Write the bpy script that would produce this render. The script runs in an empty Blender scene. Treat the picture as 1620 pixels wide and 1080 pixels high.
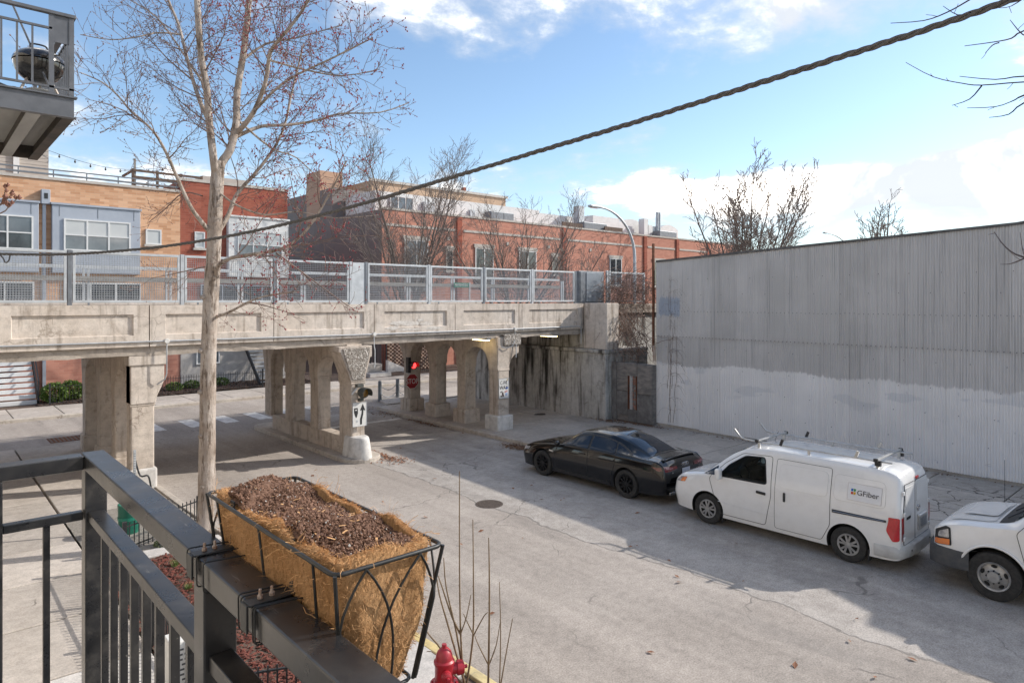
import bpy, bmesh, math, random
import numpy as np
from mathutils import Vector, Matrix

# ---------------------------------------------------------------- camera, sky, sun, exposure
S = bpy.context.scene
COL = S.collection
CAM_H = 4.85
FPX, HORIZON, YAW = 1065.0, 475.0, math.atan(950.0 / 1065.0)
cam_d = bpy.data.cameras.new('camera')
cam = bpy.data.objects.new('camera', cam_d)
COL.objects.link(cam)
cam.location = (0, 0, CAM_H)
cam.rotation_euler = (math.pi / 2, 0, -YAW)
cam_d.sensor_width = 36
cam_d.lens = 36 * FPX / 1620
cam_d.shift_y = -(540 - HORIZON) / 1620
cam_d.clip_start = 0.05
cam_d.clip_end = 6000
S.camera = cam

SUN_DIR = Vector((1.47, -0.66, 1.0)).normalized()      # towards the sun
SUN_EL = math.asin(SUN_DIR.z)
SUN_AZ = math.atan2(SUN_DIR.x, SUN_DIR.y)
world = bpy.data.worlds.new('World')
S.world = world
world.use_nodes = True
WT = world.node_tree
WT.nodes.clear()

class NB:
    """small node-building helper"""
    def __init__(s, tree): s.t = tree
    def n(s, typ, **kw):
        nd = s.t.nodes.new(typ)
        for k, v in kw.items():
            if k.startswith('i_'):
                key = k[2:]
                key = int(key) if key.isdigit() else key
                s.put(nd.inputs[key], v)
            else: setattr(nd, k, v)
        return nd
    def put(s, inp, v):
        if isinstance(v, bpy.types.NodeSocket): s.t.links.new(v, inp)
        elif hasattr(v, 'outputs'): s.t.links.new(v.outputs[0], inp)
        else: inp.default_value = v
    def math(s, op, a, b=0.0, c=None, clamp=False):
        nd = s.t.nodes.new('ShaderNodeMath'); nd.operation = op; nd.use_clamp = clamp
        s.put(nd.inputs[0], a); s.put(nd.inputs[1], b)
        if c is not None: s.put(nd.inputs[2], c)
        return nd.outputs[0]
    def vmath(s, op, a, b=(0, 0, 0)):
        nd = s.t.nodes.new('ShaderNodeVectorMath'); nd.operation = op
        s.put(nd.inputs[0], a); s.put(nd.inputs[1], b)
        return nd.outputs['Value'] if op in ('DOT_PRODUCT', 'LENGTH', 'DISTANCE') else nd.outputs[0]
    def noise(s, vec, scale, detail=6, rough=0.55, dist=0.0):
        nd = s.n('ShaderNodeTexNoise', i_Scale=scale, i_Detail=detail, i_Roughness=rough, i_Distortion=dist)
        s.put(nd.inputs['Vector'], vec); return nd.outputs['Fac']
    def ramp(s, fac, *stops, interp='LINEAR'):
        nd = s.t.nodes.new('ShaderNodeValToRGB'); nd.color_ramp.interpolation = interp
        s.put(nd.inputs[0], fac)
        el = nd.color_ramp.elements
        while len(el) < len(stops): el.new(0.5)
        for e, (p, c) in zip(el, stops):
            e.position = p
            e.color = (c, c, c, 1) if isinstance(c, (int, float)) else (*c, 1) if len(c) == 3 else c
        return nd.outputs[0]
    def step(s, fac, a, b):
        nd = s.t.nodes.new('ShaderNodeMapRange'); nd.interpolation_type = 'SMOOTHSTEP'
        s.put(nd.inputs[0], fac); nd.inputs[1].default_value = a; nd.inputs[2].default_value = b
        return nd.outputs[0]
    def mix(s, fac, a, b, mode='MIX'):
        nd = s.t.nodes.new('ShaderNodeMix'); nd.data_type = 'RGBA'; nd.blend_type = mode
        s.put(nd.inputs[0], fac)
        for i, v in ((6, a), (7, b)):
            if isinstance(v, tuple) and len(v) == 3: v = (*v, 1)
            s.put(nd.inputs[i], v)
        return nd.outputs[2]

def pix_dir(px, py):
    a, b = (px - 810) / FPX, (HORIZON - py) / FPX
    f = Vector((math.sin(YAW), math.cos(YAW), 0)); r = Vector((math.cos(YAW), -math.sin(YAW), 0))
    return f + a * r + Vector((0, 0, b))
def at(px, py, depth):
    """world point seen at photo pixel (px,py), depth metres along the view axis"""
    return Vector((0, 0, CAM_H)) + pix_dir(px, py) * depth
def at_x(px, py, x):
    d = pix_dir(px, py); return Vector((0, 0, CAM_H)) + d * (x / d.x)
def at_y(px, py, y):
    d = pix_dir(px, py); return Vector((0, 0, CAM_H)) + d * (y / d.y)
def at_z(px, py, z):
    d = pix_dir(px, py); return Vector((0, 0, CAM_H)) + d * ((z - CAM_H) / d.z)

w = NB(WT)
sky = w.n('ShaderNodeTexSky', sky_type='NISHITA', sun_disc=False, sun_elevation=SUN_EL, sun_rotation=SUN_AZ,
          altitude=200, air_density=1.0, dust_density=0.6, ozone_density=1.4)
tc = w.n('ShaderNodeTexCoord')
dirv = w.vmath('NORMALIZE', tc.outputs['Generated'])
sep = w.n('ShaderNodeSeparateXYZ', i_0=dirv)
up = w.math('MAXIMUM', sep.outputs[2], 0.0)
den = w.math('ADD', up, 0.16)
proj = w.n('ShaderNodeCombineXYZ', i_0=w.math('DIVIDE', sep.outputs[0], den), i_1=w.math('DIVIDE', sep.outputs[1], den), i_2=0.35)
cl = w.noise(proj.outputs[0], 1.15, 9, 0.56, 0.25)
cl2 = w.noise(proj.outputs[0], 4.2, 6, 0.6, 0.3)
puff = w.noise(dirv, 8.5, 7, .62, .2)
dens = w.math('ADD', w.math('MULTIPLY', cl, 0.52), w.math('ADD', w.math('MULTIPLY', cl2, 0.16), w.math('MULTIPLY', puff, 0.18)))
# soft patches of direction: cloud banks in view, negative ones carve blue gaps
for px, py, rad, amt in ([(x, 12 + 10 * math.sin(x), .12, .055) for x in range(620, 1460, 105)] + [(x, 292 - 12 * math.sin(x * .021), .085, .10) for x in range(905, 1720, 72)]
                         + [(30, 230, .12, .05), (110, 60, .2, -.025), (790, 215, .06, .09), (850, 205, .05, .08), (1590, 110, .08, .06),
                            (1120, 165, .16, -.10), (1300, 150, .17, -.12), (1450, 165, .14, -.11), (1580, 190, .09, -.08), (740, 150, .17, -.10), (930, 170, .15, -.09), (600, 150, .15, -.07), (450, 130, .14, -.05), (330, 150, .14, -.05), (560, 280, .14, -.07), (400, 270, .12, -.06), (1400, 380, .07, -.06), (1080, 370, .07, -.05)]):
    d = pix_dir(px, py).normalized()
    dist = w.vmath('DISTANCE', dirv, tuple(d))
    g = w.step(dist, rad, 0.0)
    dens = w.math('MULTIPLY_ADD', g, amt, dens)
cover = w.step(dens, 0.40, 0.53)  # low threshold: cloud added all round, unseen sky too, for fill light
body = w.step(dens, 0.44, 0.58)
cloud_col = w.mix(w.step(w.noise(dirv, 5.0, 6, .62, .4), 0.34, 0.64), (2.4, 2.48, 2.6), (20.0, 18.3, 16.3))  # bright cloud parts set well above white to fill the shade
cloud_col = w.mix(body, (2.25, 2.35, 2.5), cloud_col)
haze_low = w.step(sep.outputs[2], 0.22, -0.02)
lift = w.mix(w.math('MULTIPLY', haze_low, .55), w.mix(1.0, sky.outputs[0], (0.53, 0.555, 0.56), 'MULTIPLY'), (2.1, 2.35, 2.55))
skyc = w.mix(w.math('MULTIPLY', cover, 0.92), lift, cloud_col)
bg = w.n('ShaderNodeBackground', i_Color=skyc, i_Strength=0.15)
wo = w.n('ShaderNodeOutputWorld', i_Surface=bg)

sun_d = bpy.data.lights.new('sun', 'SUN')
sun_d.energy = 2.0
sun_d.angle = math.radians(0.5)
sun_d.color = (1.0, 0.945, 0.87)
sun = bpy.data.objects.new('sun', sun_d)
COL.objects.link(sun)
sun.rotation_euler = SUN_DIR.to_track_quat('Z', 'Y').to_euler()
sun.location = (30, -20, 40)

S.view_settings.view_transform = 'Standard'
S.view_settings.look = 'None'
S.view_settings.exposure = 1.33
S.view_settings.gamma = 1.0
S.view_settings.use_curve_mapping = False
S.cycles.max_bounces = 8
S.cycles.use_denoising = True

# ---------------------------------------------------------------- mesh helpers
R = random.Random(7)
def V(*a): return Vector(a)

class MB:
    def __init__(s): s.v = []; s.f = []
    def add(s, vs, fs):
        o = len(s.v); s.v.extend(tuple(p) for p in vs); s.f.extend(tuple(i + o for i in f) for f in fs); return s
    def box(s, x0, x1, y0, y1, z0, z1):
        vs = [(x, y, z) for z in (z0, z1) for y in (y0, y1) for x in (x0, x1)]
        return s.add(vs, [(0, 2, 3, 1), (4, 5, 7, 6), (0, 1, 5, 4), (2, 6, 7, 3), (0, 4, 6, 2), (1, 3, 7, 5)])
    def obox(s, c, ax, ay, az):
        c, ax, ay, az = map(Vector, (c, ax, ay, az))
        vs = [c + ax * i + ay * j + az * k for k in (-1, 1) for j in (-1, 1) for i in (-1, 1)]
        return s.add(vs, [(0, 2, 3, 1), (4, 5, 7, 6), (0, 1, 5, 4), (2, 6, 7, 3), (0, 4, 6, 2), (1, 3, 7, 5)])
    def bar(s, a, b, wd, ht=None, up=(0, 0, 1)):
        a, b, up = Vector(a), Vector(b), Vector(up); ht = ht or wd
        d = (b - a); L = d.length; d /= L
        if abs(d.dot(up)) > .99: up = Vector((0, 1, 0))
        x = d.cross(up).normalized(); y = x.cross(d).normalized()
        return s.obox((a + b) / 2, d * (L / 2), x * (wd / 2), y * (ht / 2))
    def tube(s, pts, r, n=8, cap=True, closed=False):
        pts = [Vector(p) for p in pts]; m = len(pts)
        rs = r if isinstance(r, (list, tuple)) else [r] * m
        o = len(s.v); ref = None
        for i, p in enumerate(pts):
            if closed: d = pts[(i + 1) % m] - pts[i - 1]
            else: d = pts[min(i + 1, m - 1)] - pts[max(i - 1, 0)]
            if d.length < 1e-9: d = Vector((0, 0, 1))
            d.normalize()
            if ref is None: ref = d.orthogonal().normalized()
            ref = ref - d * ref.dot(d)
            if ref.length < 1e-6: ref = d.orthogonal()
            ref.normalize(); bn = d.cross(ref)
            for k in range(n):
                t = 2 * math.pi * k / n
                q = p + (ref * math.cos(t) + bn * math.sin(t)) * rs[i]
                s.v.append((q.x, q.y, q.z))
        for i in range(m if closed else m - 1):
            j = (i + 1) % m
            for k in range(n):
                k2 = (k + 1) % n
                s.f.append((o + i * n + k, o + i * n + k2, o + j * n + k2, o + j * n + k))
        if cap and not closed and n > 2:
            s.f.append(tuple(o + k for k in range(n))[::-1]); s.f.append(tuple(o + (m - 1) * n + k for k in range(n)))
        return s
    def prism(s, poly, axis, a, b):
        """poly: 2D points in the two other axes (cyclic order: x->(y,z) y->(x,z) z->(x,y)), extruded from a to b"""
        def p3(u, v, t): return {'x': (t, u, v), 'y': (u, t, v), 'z': (u, v, t)}[axis]
        n = len(poly)
        vs = [p3(u, v, a) for u, v in poly] + [p3(u, v, b) for u, v in poly]
        fs = [tuple(range(n))[::-1], tuple(range(n, 2 * n))] + [(i, (i + 1) % n, n + (i + 1) % n, n + i) for i in range(n)]
        return s.add(vs, fs)
    def lathe(s, prof, n=24, o=(0, 0, 0), axis='z', cap=True):
        """prof: list of (radius, height)"""
        base = len(s.v); o = Vector(o)
        for r, h in prof:
            for k in range(n):
                t = 2 * math.pi * k / n; c, d = r * math.cos(t), r * math.sin(t)
                q = {'z': (c, d, h), 'y': (c, h, d), 'x': (h, c, d)}[axis]
                s.v.append((o.x + q[0], o.y + q[1], o.z + q[2]))
        for i in range(len(prof) - 1):
            for k in range(n):
                k2 = (k + 1) % n
                s.f.append((base + i * n + k, base + i * n + k2, base + (i + 1) * n + k2, base + (i + 1) * n + k))
        if cap:
            s.f.append(tuple(base + k for k in range(n))); s.f.append(tuple(base + (len(prof) - 1) * n + k for k in range(n)))
        return s
    def grid(s, rows, close=False):
        """rows: list of equal-length point lists"""
        o = len(s.v); m = len(rows[0])
        for r in rows: s.v.extend(tuple(p) for p in r)
        for i in range(len(rows) - 1):
            for k in range(m if close else m - 1):
                k2 = (k + 1) % m
                s.f.append((o + i * m + k, o + i * m + k2, o + (i + 1) * m + k2, o + (i + 1) * m + k))
        return s
    def build(s, name, mat, parent=None, smooth=0, bev=0, local=False, origin=None, kind=None, fix=True, solid=0):
        vs = s.v
        if parent is not None and not local:
            off = world_loc(parent)
        elif local or not vs: off = Vector((0, 0, 0))
        elif origin is not None: off = Vector(origin)
        else:
            a = np.array(vs); lo, hi = a.min(0), a.max(0)
            off = Vector(((lo[0] + hi[0]) / 2, (lo[1] + hi[1]) / 2, lo[2]))
        me = bpy.data.meshes.new(name)
        me.from_pydata([(x - off.x, y - off.y, z - off.z) for x, y, z in vs], [], s.f)
        if fix:
            bm = bmesh.new(); bm.from_mesh(me)
            bmesh.ops.recalc_face_normals(bm, faces=bm.faces)
            bm.to_mesh(me); bm.free()
        if mat: me.materials.append(mat)
        o = bpy.data.objects.new(name, me); COL.objects.link(o)
        if parent is not None: o.parent = parent
        elif not local: o.location = off
        if smooth:
            me.polygons.foreach_set('use_smooth', [True] * len(me.polygons))
            if smooth < 180: me.set_sharp_from_angle(angle=math.radians(smooth))
        if bev:
            m = o.modifiers.new('bevel', 'BEVEL'); m.width = bev; m.segments = 2; m.limit_method = 'ANGLE'; m.angle_limit = math.radians(40)
        if solid:
            m = o.modifiers.new('solid', 'SOLIDIFY'); m.thickness = solid; m.offset = 0
        if kind: o['kind'] = kind
        return o

def world_loc(o):
    v = Vector((0, 0, 0))
    while o is not None: v += o.location; o = o.parent
    return v
def tag(o, label, cat, group=None):
    o['label'] = label; o['category'] = cat
    if group: o['group'] = group
    return o
def thing(name, label, cat, loc=(0, 0, 0), rz=0.0, group=None):
    o = bpy.data.objects.new(name, None); COL.objects.link(o)
    o.empty_display_size = .2; o.location = loc; o.rotation_euler = (0, 0, rz)
    return tag(o, label, cat, group)
def struct(o): o['kind'] = 'structure'; return o
def group_struct(name, loc=(0, 0, 0)):
    o = bpy.data.objects.new(name, None); COL.objects.link(o); o.location = loc; o['kind'] = 'structure'; return o
def copy_tree(o, parent=None):
    c = o.copy(); COL.objects.link(c); c.parent = parent
    for ch in list(o.children): copy_tree(ch, c)
    return c
def boolean(o, cutters, op='DIFFERENCE', smooth=35):
    bm = bmesh.new(); bm.from_mesh(o.data); bmesh.ops.remove_doubles(bm, verts=bm.verts, dist=1e-5); bmesh.ops.recalc_face_normals(bm, faces=bm.faces); bm.to_mesh(o.data); bm.free()
    for c in cutters:
        c.parent = o.parent
        m = o.modifiers.new('cut', 'BOOLEAN'); m.operation = op; m.object = c; m.solver = 'EXACT'
        try: m.material_mode = 'TRANSFER'
        except Exception: pass
    dg = bpy.context.evaluated_depsgraph_get(); dg.update()
    me = bpy.data.meshes.new_from_object(o.evaluated_get(dg))
    old = o.data; o.modifiers.clear(); o.data = me; me.name = old.name
    for c in cutters: bpy.data.objects.remove(c)
    if smooth:
        me.polygons.foreach_set('use_smooth', [True] * len(me.polygons)); me.set_sharp_from_angle(angle=math.radians(smooth))
    return o
def text_mb(txt, size, origin, xdir, ydir, depth=.004, align='CENTER', sx=1.0):
    """extruded lettering as an MB; xdir/ydir = reading direction and up"""
    cu = bpy.data.curves.new('lettering', 'FONT'); cu.body = txt; cu.size = size; cu.extrude = depth
    cu.align_x = align; cu.align_y = 'CENTER'; cu.resolution_u = 3
    o = bpy.data.objects.new('lettering', cu); COL.objects.link(o)
    dg = bpy.context.evaluated_depsgraph_get(); dg.update()
    me = bpy.data.meshes.new_from_object(o.evaluated_get(dg))
    X, Y = Vector(xdir).normalized(), Vector(ydir).normalized(); Z = X.cross(Y); O = Vector(origin)
    mb = MB()
    mb.add([O + X * (v.co.x * sx) + Y * v.co.y + Z * v.co.z for v in me.vertices], [tuple(p.vertices) for p in me.polygons])
    bpy.data.objects.remove(o); bpy.data.curves.remove(cu); bpy.data.meshes.remove(me)
    return mb

# ---------------------------------------------------------------- materials
MATS = {}
def newmat(name):
    m = bpy.data.materials.new(name); m.use_nodes = True
    t = m.node_tree; t.nodes.clear(); nb = NB(t)
    bs = nb.n('ShaderNodeBsdfPrincipled'); nb.n('ShaderNodeOutputMaterial', i_Surface=bs.outputs[0])
    MATS[name] = m
    return m, nb, bs
def wpos(nb): return nb.n('ShaderNodeNewGeometry').outputs['Position']
def opos(nb): return nb.n('ShaderNodeTexCoord').outputs['Object']
def scaled(nb, vec, sx, sy, sz):
    return nb.vmath('MULTIPLY', vec, (sx, sy, sz))
def bumped(nb, bs, h, strength=.3, dist=.01):
    b = nb.n('ShaderNodeBump', i_Strength=strength, i_Distance=dist); nb.put(b.inputs['Height'], h)
    nb.put(bs.inputs['Normal'], b.outputs[0])
def plain(name, c, c2=None, rough=.6, metal=0.0, scale=6.0, bump=0.0, bscale=60, coat=0.0, spec=.5, local=False, streak=None, emit=None, vary=0.0, bdist=.004):
    m, nb, bs = newmat(name)
    pos = opos(nb) if local else wpos(nb)
    if c2 is None: c2 = tuple(x * .82 for x in c)
    p = scaled(nb, pos, *streak) if streak else pos
    f = nb.noise(p, scale, 7, .6)
    col = nb.mix(nb.step(f, .32, .68), c, c2)
    if vary:
        rnd = nb.n('ShaderNodeObjectInfo').outputs['Random']
        col = nb.mix(1.0, col, nb.ramp(rnd, (0, 1 - vary), (1, 1.0)), 'MULTIPLY')
    nb.put(bs.inputs['Base Color'], col)
    bs.inputs['Roughness'].default_value = rough; bs.inputs['Metallic'].default_value = metal
    bs.inputs['Specular IOR Level'].default_value = spec
    if coat: bs.inputs['Coat Weight'].default_value = coat; bs.inputs['Coat Roughness'].default_value = .03
    if bump: bumped(nb, bs, nb.noise(pos, bscale, 6, .65), bump, bdist)
    if emit: bs.inputs['Emission Color'].default_value = (*emit[0], 1); bs.inputs['Emission Strength'].default_value = emit[1]
    return m

def concrete(name, c, dark, light, stain=.5, streaks=.6, bump=.35, moss=0.0, board=False, vary=0.0, soot=None):
    m, nb, bs = newmat(name); p = wpos(nb)
    base = nb.mix(nb.step(nb.noise(p, .9, 9, .62), .3, .72), c, light)
    blot = nb.step(nb.noise(p, 2.3, 8, .7, .6), .52, .72)
    col = nb.mix(nb.math('MULTIPLY', blot, stain), base, dark)
    st = nb.noise(scaled(nb, p, 2.6, 2.6, .22), 1.6, 6, .65)
    col = nb.mix(nb.math('MULTIPLY', nb.step(st, .5, .68), streaks), col, dark)
    if soot:
        so = nb.noise(scaled(nb, p, 1.3, 1.3, .12), 1.1, 7, .7)
        gate = nb.step(nb.noise(scaled(nb, p, .5, .5, .3), 1.0, 4, .6), .42, .58)
        col = nb.mix(nb.math('MULTIPLY', nb.math('MULTIPLY', nb.step(so, soot - .04, soot + .12), gate), .95), col, (.018, .016, .014))
    pit = nb.step(nb.noise(p, 30, 5, .8), .58, .70)
    col = nb.mix(nb.math('MULTIPLY', pit, .45), col, dark)
    col = nb.mix(1.0, col, nb.ramp(nb.noise(p, 5, 8, .75), (.3, .74), (.5, 1.0), (.7, 1.16)), 'MULTIPLY')
    wv = nb.vmath('ADD', p, nb.vmath('MULTIPLY', nb.n('ShaderNodeTexNoise', i_Vector=p, i_Scale=3.0, i_Detail=5.0).outputs['Color'], (.5, .5, .5)))
    ck = nb.math('MULTIPLY', nb.step(nb.n('ShaderNodeTexVoronoi', feature='DISTANCE_TO_EDGE', i_Vector=wv, i_Scale=.9).outputs['Distance'], .012, .003), nb.step(nb.noise(p, .8, 3, .5), .5, .6))
    col = nb.mix(nb.math('MULTIPLY', ck, .6), col, dark)
    if vary:
        rnd = nb.n('ShaderNodeObjectInfo').outputs['Random']
        col = nb.mix(1.0, col, nb.ramp(rnd, (0, 1 - vary), (1, 1.0)), 'MULTIPLY')
    nb.put(bs.inputs['Base Color'], col); bs.inputs['Roughness'].default_value = .88; bs.inputs['Specular IOR Level'].default_value = .25
    h = nb.math('ADD', nb.noise(p, 14, 8, .7), nb.math('MULTIPLY', nb.noise(p, 90, 4, .7), .4))
    if board:
        z = nb.n('ShaderNodeSeparateXYZ', i_0=p).outputs[2]
        saw = nb.math('FRACT', nb.math('MULTIPLY', z, 5.5))
        h = nb.math('ADD', h, nb.math('MULTIPLY', nb.step(saw, .0, .06), .5))
    bumped(nb, bs, h, bump, .012)
    return m
def brick(name, cols, mortar, bw=.2, bh=.065, axis='x', bump=.4):
    m, nb, bs = newmat(name); p = nb.n('ShaderNodeSeparateXYZ', i_0=wpos(nb))
    u = p.outputs[0] if axis == 'x' else p.outputs[1]
    uv = nb.n('ShaderNodeCombineXYZ', i_0=u, i_1=p.outputs[2], i_2=0.0).outputs[0]
    bt = nb.n('ShaderNodeTexBrick', i_Scale=1.0, offset=.5)
    nb.put(bt.inputs['Vector'], uv)
    bt.inputs['Brick Width'].default_value = bw; bt.inputs['Row Height'].default_value = bh
    bt.inputs['Mortar Size'].default_value = .006; bt.inputs['Mortar Smooth'].default_value = .2
    bt.inputs['Color1'].default_value = (*cols[0], 1); bt.inputs['Color2'].default_value = (*cols[1], 1); bt.inputs['Mortar'].default_value = (*mortar, 1)
    col = nb.mix(nb.math('MULTIPLY', nb.step(nb.noise(wpos(nb), .7, 6, .6), .4, .7), .35), bt.outputs[0], cols[2])
    nb.put(bs.inputs['Base Color'], col); bs.inputs['Roughness'].default_value = .85; bs.inputs['Specular IOR Level'].default_value = .2
    bumped(nb, bs, nb.math('SUBTRACT', 1.0, bt.outputs['Fac']), bump, .006)
    return m
# ---------------------------------------------------------------- setting: ground, roads, pavements
def road_material():
    m, nb, bs = newmat('asphalt'); p = wpos(nb); sp = nb.n('ShaderNodeSeparateXYZ', i_0=p)
    x, y = sp.outputs[0], sp.outputs[1]
    wob = nb.math('MULTIPLY', nb.math('SUBTRACT', nb.noise(p, .55, 5, .6), .5), 1.0)
    xs = nb.math('ADD', x, wob)
    lane = nb.step(xs, 10.22, 10.30)                       # rough old strip on the parking side
    lane = nb.math('MULTIPLY', lane, nb.step(y, 26.5, 26.3))
    big = nb.noise(p, .22, 6, .6); mid = nb.noise(p, 1.7, 7, .65)
    ca = nb.mix(nb.step(big, .35, .68), (.325, .285, .25), (.395, .35, .31))
    cb = nb.mix(nb.step(mid, .3, .7), (.35, .315, .282), (.44, .40, .362))
    col = nb.mix(lane, ca, cb)
    speck = nb.noise(p, 38, 4, .85)
    col = nb.mix(1.0, col, nb.ramp(speck, (.28, .5), (.5, 1.0), (.72, 1.42)), 'MULTIPLY')
    blotch = nb.noise(p, 7, 6, .75)
    col = nb.mix(1.0, col, nb.ramp(blotch, (.3, .80), (.5, 1.0), (.7, 1.14)), 'MULTIPLY')
    track = nb.noise(scaled(nb, p, 1.1, .09, 1), 1.0, 5, .6)
    col = nb.mix(1.0, col, nb.ramp(track, (.35, .84), (.6, 1.08)), 'MULTIPLY')
    # tyre paths and oil
    oil = nb.math('MULTIPLY', nb.step(nb.noise(p, .8, 5, .6, .5), .60, .72), nb.step(x, 11.6, 13.2))
    col = nb.mix(nb.math('MULTIPLY', oil, .55), col, (.07, .066, .062))
    patch = nb.step(nb.noise(scaled(nb, p, 1.0, .25, 1), .55, 4, .5, .3), .58, .66)
    col = nb.mix(nb.math('MULTIPLY', patch, .22), col, (.12, .115, .11))
    # cracks
    warp = nb.vmath('ADD', p, nb.vmath('MULTIPLY', nb.n('ShaderNodeTexNoise', i_Vector=p, i_Scale=1.6, i_Detail=5.0).outputs['Color'], (.9, .9, 0)))
    vo = nb.n('ShaderNodeTexVoronoi', feature='DISTANCE_TO_EDGE', i_Vector=warp, i_Scale=.42).outputs['Distance']
    vo2 = nb.n('ShaderNodeTexVoronoi', feature='DISTANCE_TO_EDGE', i_Vector=warp, i_Scale=1.9).outputs['Distance']
    gate = nb.step(nb.noise(p, .35, 3, .5), .52, .60); gate2 = nb.step(nb.noise(p, .5, 3, .5), .6, .68)
    ck = nb.math('MULTIPLY', nb.step(vo, .008, .002), gate)
    ck2 = nb.math('MULTIPLY', nb.step(vo2, .018, .005), gate2)
    seam = nb.math('MULTIPLY', nb.step(nb.math('ABSOLUTE', nb.math('SUBTRACT', xs, 10.26)), .045, .012), nb.step(y, 26.3, 26.0))
    seam = nb.math('MULTIPLY', seam, nb.step(nb.noise(p, 2.4, 4, .6), .30, .42))
    allc = nb.math('MAXIMUM', nb.math('MAXIMUM', ck, nb.math('MULTIPLY', ck2, .7)), nb.math('MULTIPLY', seam, .8))
    col = nb.mix(nb.math('MULTIPLY', allc, .6), col, (.12, .108, .097))
    nb.put(bs.inputs['Base Color'], col); bs.inputs['Roughness'].default_value = .9; bs.inputs['Specular IOR Level'].default_value = .3
    h = nb.math('SUBTRACT', nb.math('MULTIPLY', speck, nb.math('MULTIPLY_ADD', lane, 1.0, .45)), nb.math('MULTIPLY', allc, 1.2))
    bumped(nb, bs, h, .5, .012)
    return m
def slab_material(name, c, light, crack):
    m, nb, bs = newmat(name); p = wpos(nb)
    col = nb.mix(nb.step(nb.noise(p, .8, 8, .62), .3, .7), c, light)
    col = nb.mix(nb.math('MULTIPLY', nb.step(nb.noise(p, 2.2, 7, .7), .55, .72), .4), col, tuple(v * .6 for v in c))
    sx = nb.n('ShaderNodeSeparateXYZ', i_0=p)
    warp = nb.vmath('ADD', p, nb.vmath('MULTIPLY', nb.n('ShaderNodeTexNoise', i_Vector=p, i_Scale=2.2, i_Detail=4.0).outputs['Color'], (.6, .6, 0)))
    vo = nb.n('ShaderNodeTexVoronoi', feature='DISTANCE_TO_EDGE', i_Vector=warp, i_Scale=1.1).outputs['Distance']
    near = nb.step(nb.vmath('DISTANCE', p, (18.2, 4.4, .15)), 2.6, 1.2)
    gate = nb.math('MAXIMUM', nb.math('MULTIPLY', nb.step(nb.noise(p, .45, 3, .5), .63, .68), crack), nb.math('MULTIPLY', near, crack))
    ck = nb.math('MULTIPLY', nb.step(vo, .022, .006), gate)
    col = nb.mix(nb.math('MULTIPLY', ck, .85), col, (.06, .052, .045))
    rnd = nb.n('ShaderNodeObjectInfo').outputs['Random']
    col = nb.mix(1.0, col, nb.ramp(rnd, (0, .84), (1, 1.06)), 'MULTIPLY')
    sp = nb.noise(p, 42, 4, .85)
    col = nb.mix(1.0, col, nb.ramp(sp, (.25, .68), (.75, 1.28)), 'MULTIPLY')
    col = nb.mix(1.0, col, nb.ramp(nb.noise(p, 6, 6, .7), (.3, .82), (.7, 1.12)), 'MULTIPLY')
    nb.put(bs.inputs['Base Color'], col); bs.inputs['Roughness'].default_value = .88; bs.inputs['Specular IOR Level'].default_value = .25
    bumped(nb, bs, nb.math('SUBTRACT', nb.math('ADD', nb.noise(p, 16, 6, .65), nb.math('MULTIPLY', sp, .4)), ck), .3, .008)
    return m
ASPH = road_material()
SLAB = slab_material('pavement_concrete', (.44, .39, .34), (.54, .485, .43), 1.0)
SLABN = slab_material('new_concrete', (.54, .51, .475), (.62, .585, .55), 0.0)
KERB = concrete('kerb_concrete', (.42, .365, .31), (.19, .16, .13), (.5, .45, .39), .5, .2, .4)
KERBY = concrete('yellow_kerb', (.55, .42, .18), (.3, .26, .2), (.6, .5, .28), .5, .3, .4)
WPAINT = plain('road_paint', (.76, .74, .7), (.5, .475, .45), .8, scale=4, bump=.2, bscale=60)
SOIL = plain('garden_soil', (.085, .055, .04), (.14, .1, .075), .95, scale=9, bump=.9, bscale=35, bdist=.02)
MULCH = plain('red_mulch', (.2, .055, .035), (.11, .035, .025), .9, scale=14, vary=.3)
MULCH2 = plain('brown_mulch', (.12, .065, .045), (.07, .04, .03), .9, scale=14)
GRIT = plain('grit', (.33, .3, .26), (.2, .18, .155), .95, scale=25, bump=.8, bscale=70, bdist=.015)
DIRT = plain('ground_far', (.2, .18, .15), (.14, .13, .11), .95, scale=.2)
LEAF = plain('dead_leaf', (.2, .1, .055), (.32, .19, .11), .8, scale=30, vary=.3)
LEAF2 = plain('dry_leaf', (.3, .14, .07), (.2, .08, .045), .8, scale=30)
GRASS = plain('grass_blade', (.1, .16, .03), (.16, .2, .05), .7, scale=12)

struct(MB().add([(-900, -900, -.03), (900, -900, -.03), (900, 900, -.03), (-900, 900, -.03)], [(0, 1, 2, 3)]).build('ground', DIRT, origin=(0, 0, -.03)))
struct(MB().add([(3.6, -45, 0), (16.2, -45, 0), (16.2, 26.8, 0), (3.6, 26.8, 0)], [(0, 1, 2, 3)]).build('street', ASPH, origin=(10, 0, 0)))
struct(MB().add([(-80, 26.8, 0), (160, 26.8, 0), (160, 33.3, 0), (-80, 33.3, 0)], [(0, 1, 2, 3)]).build('cross_street', ASPH, origin=(10, 30, 0)))

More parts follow.
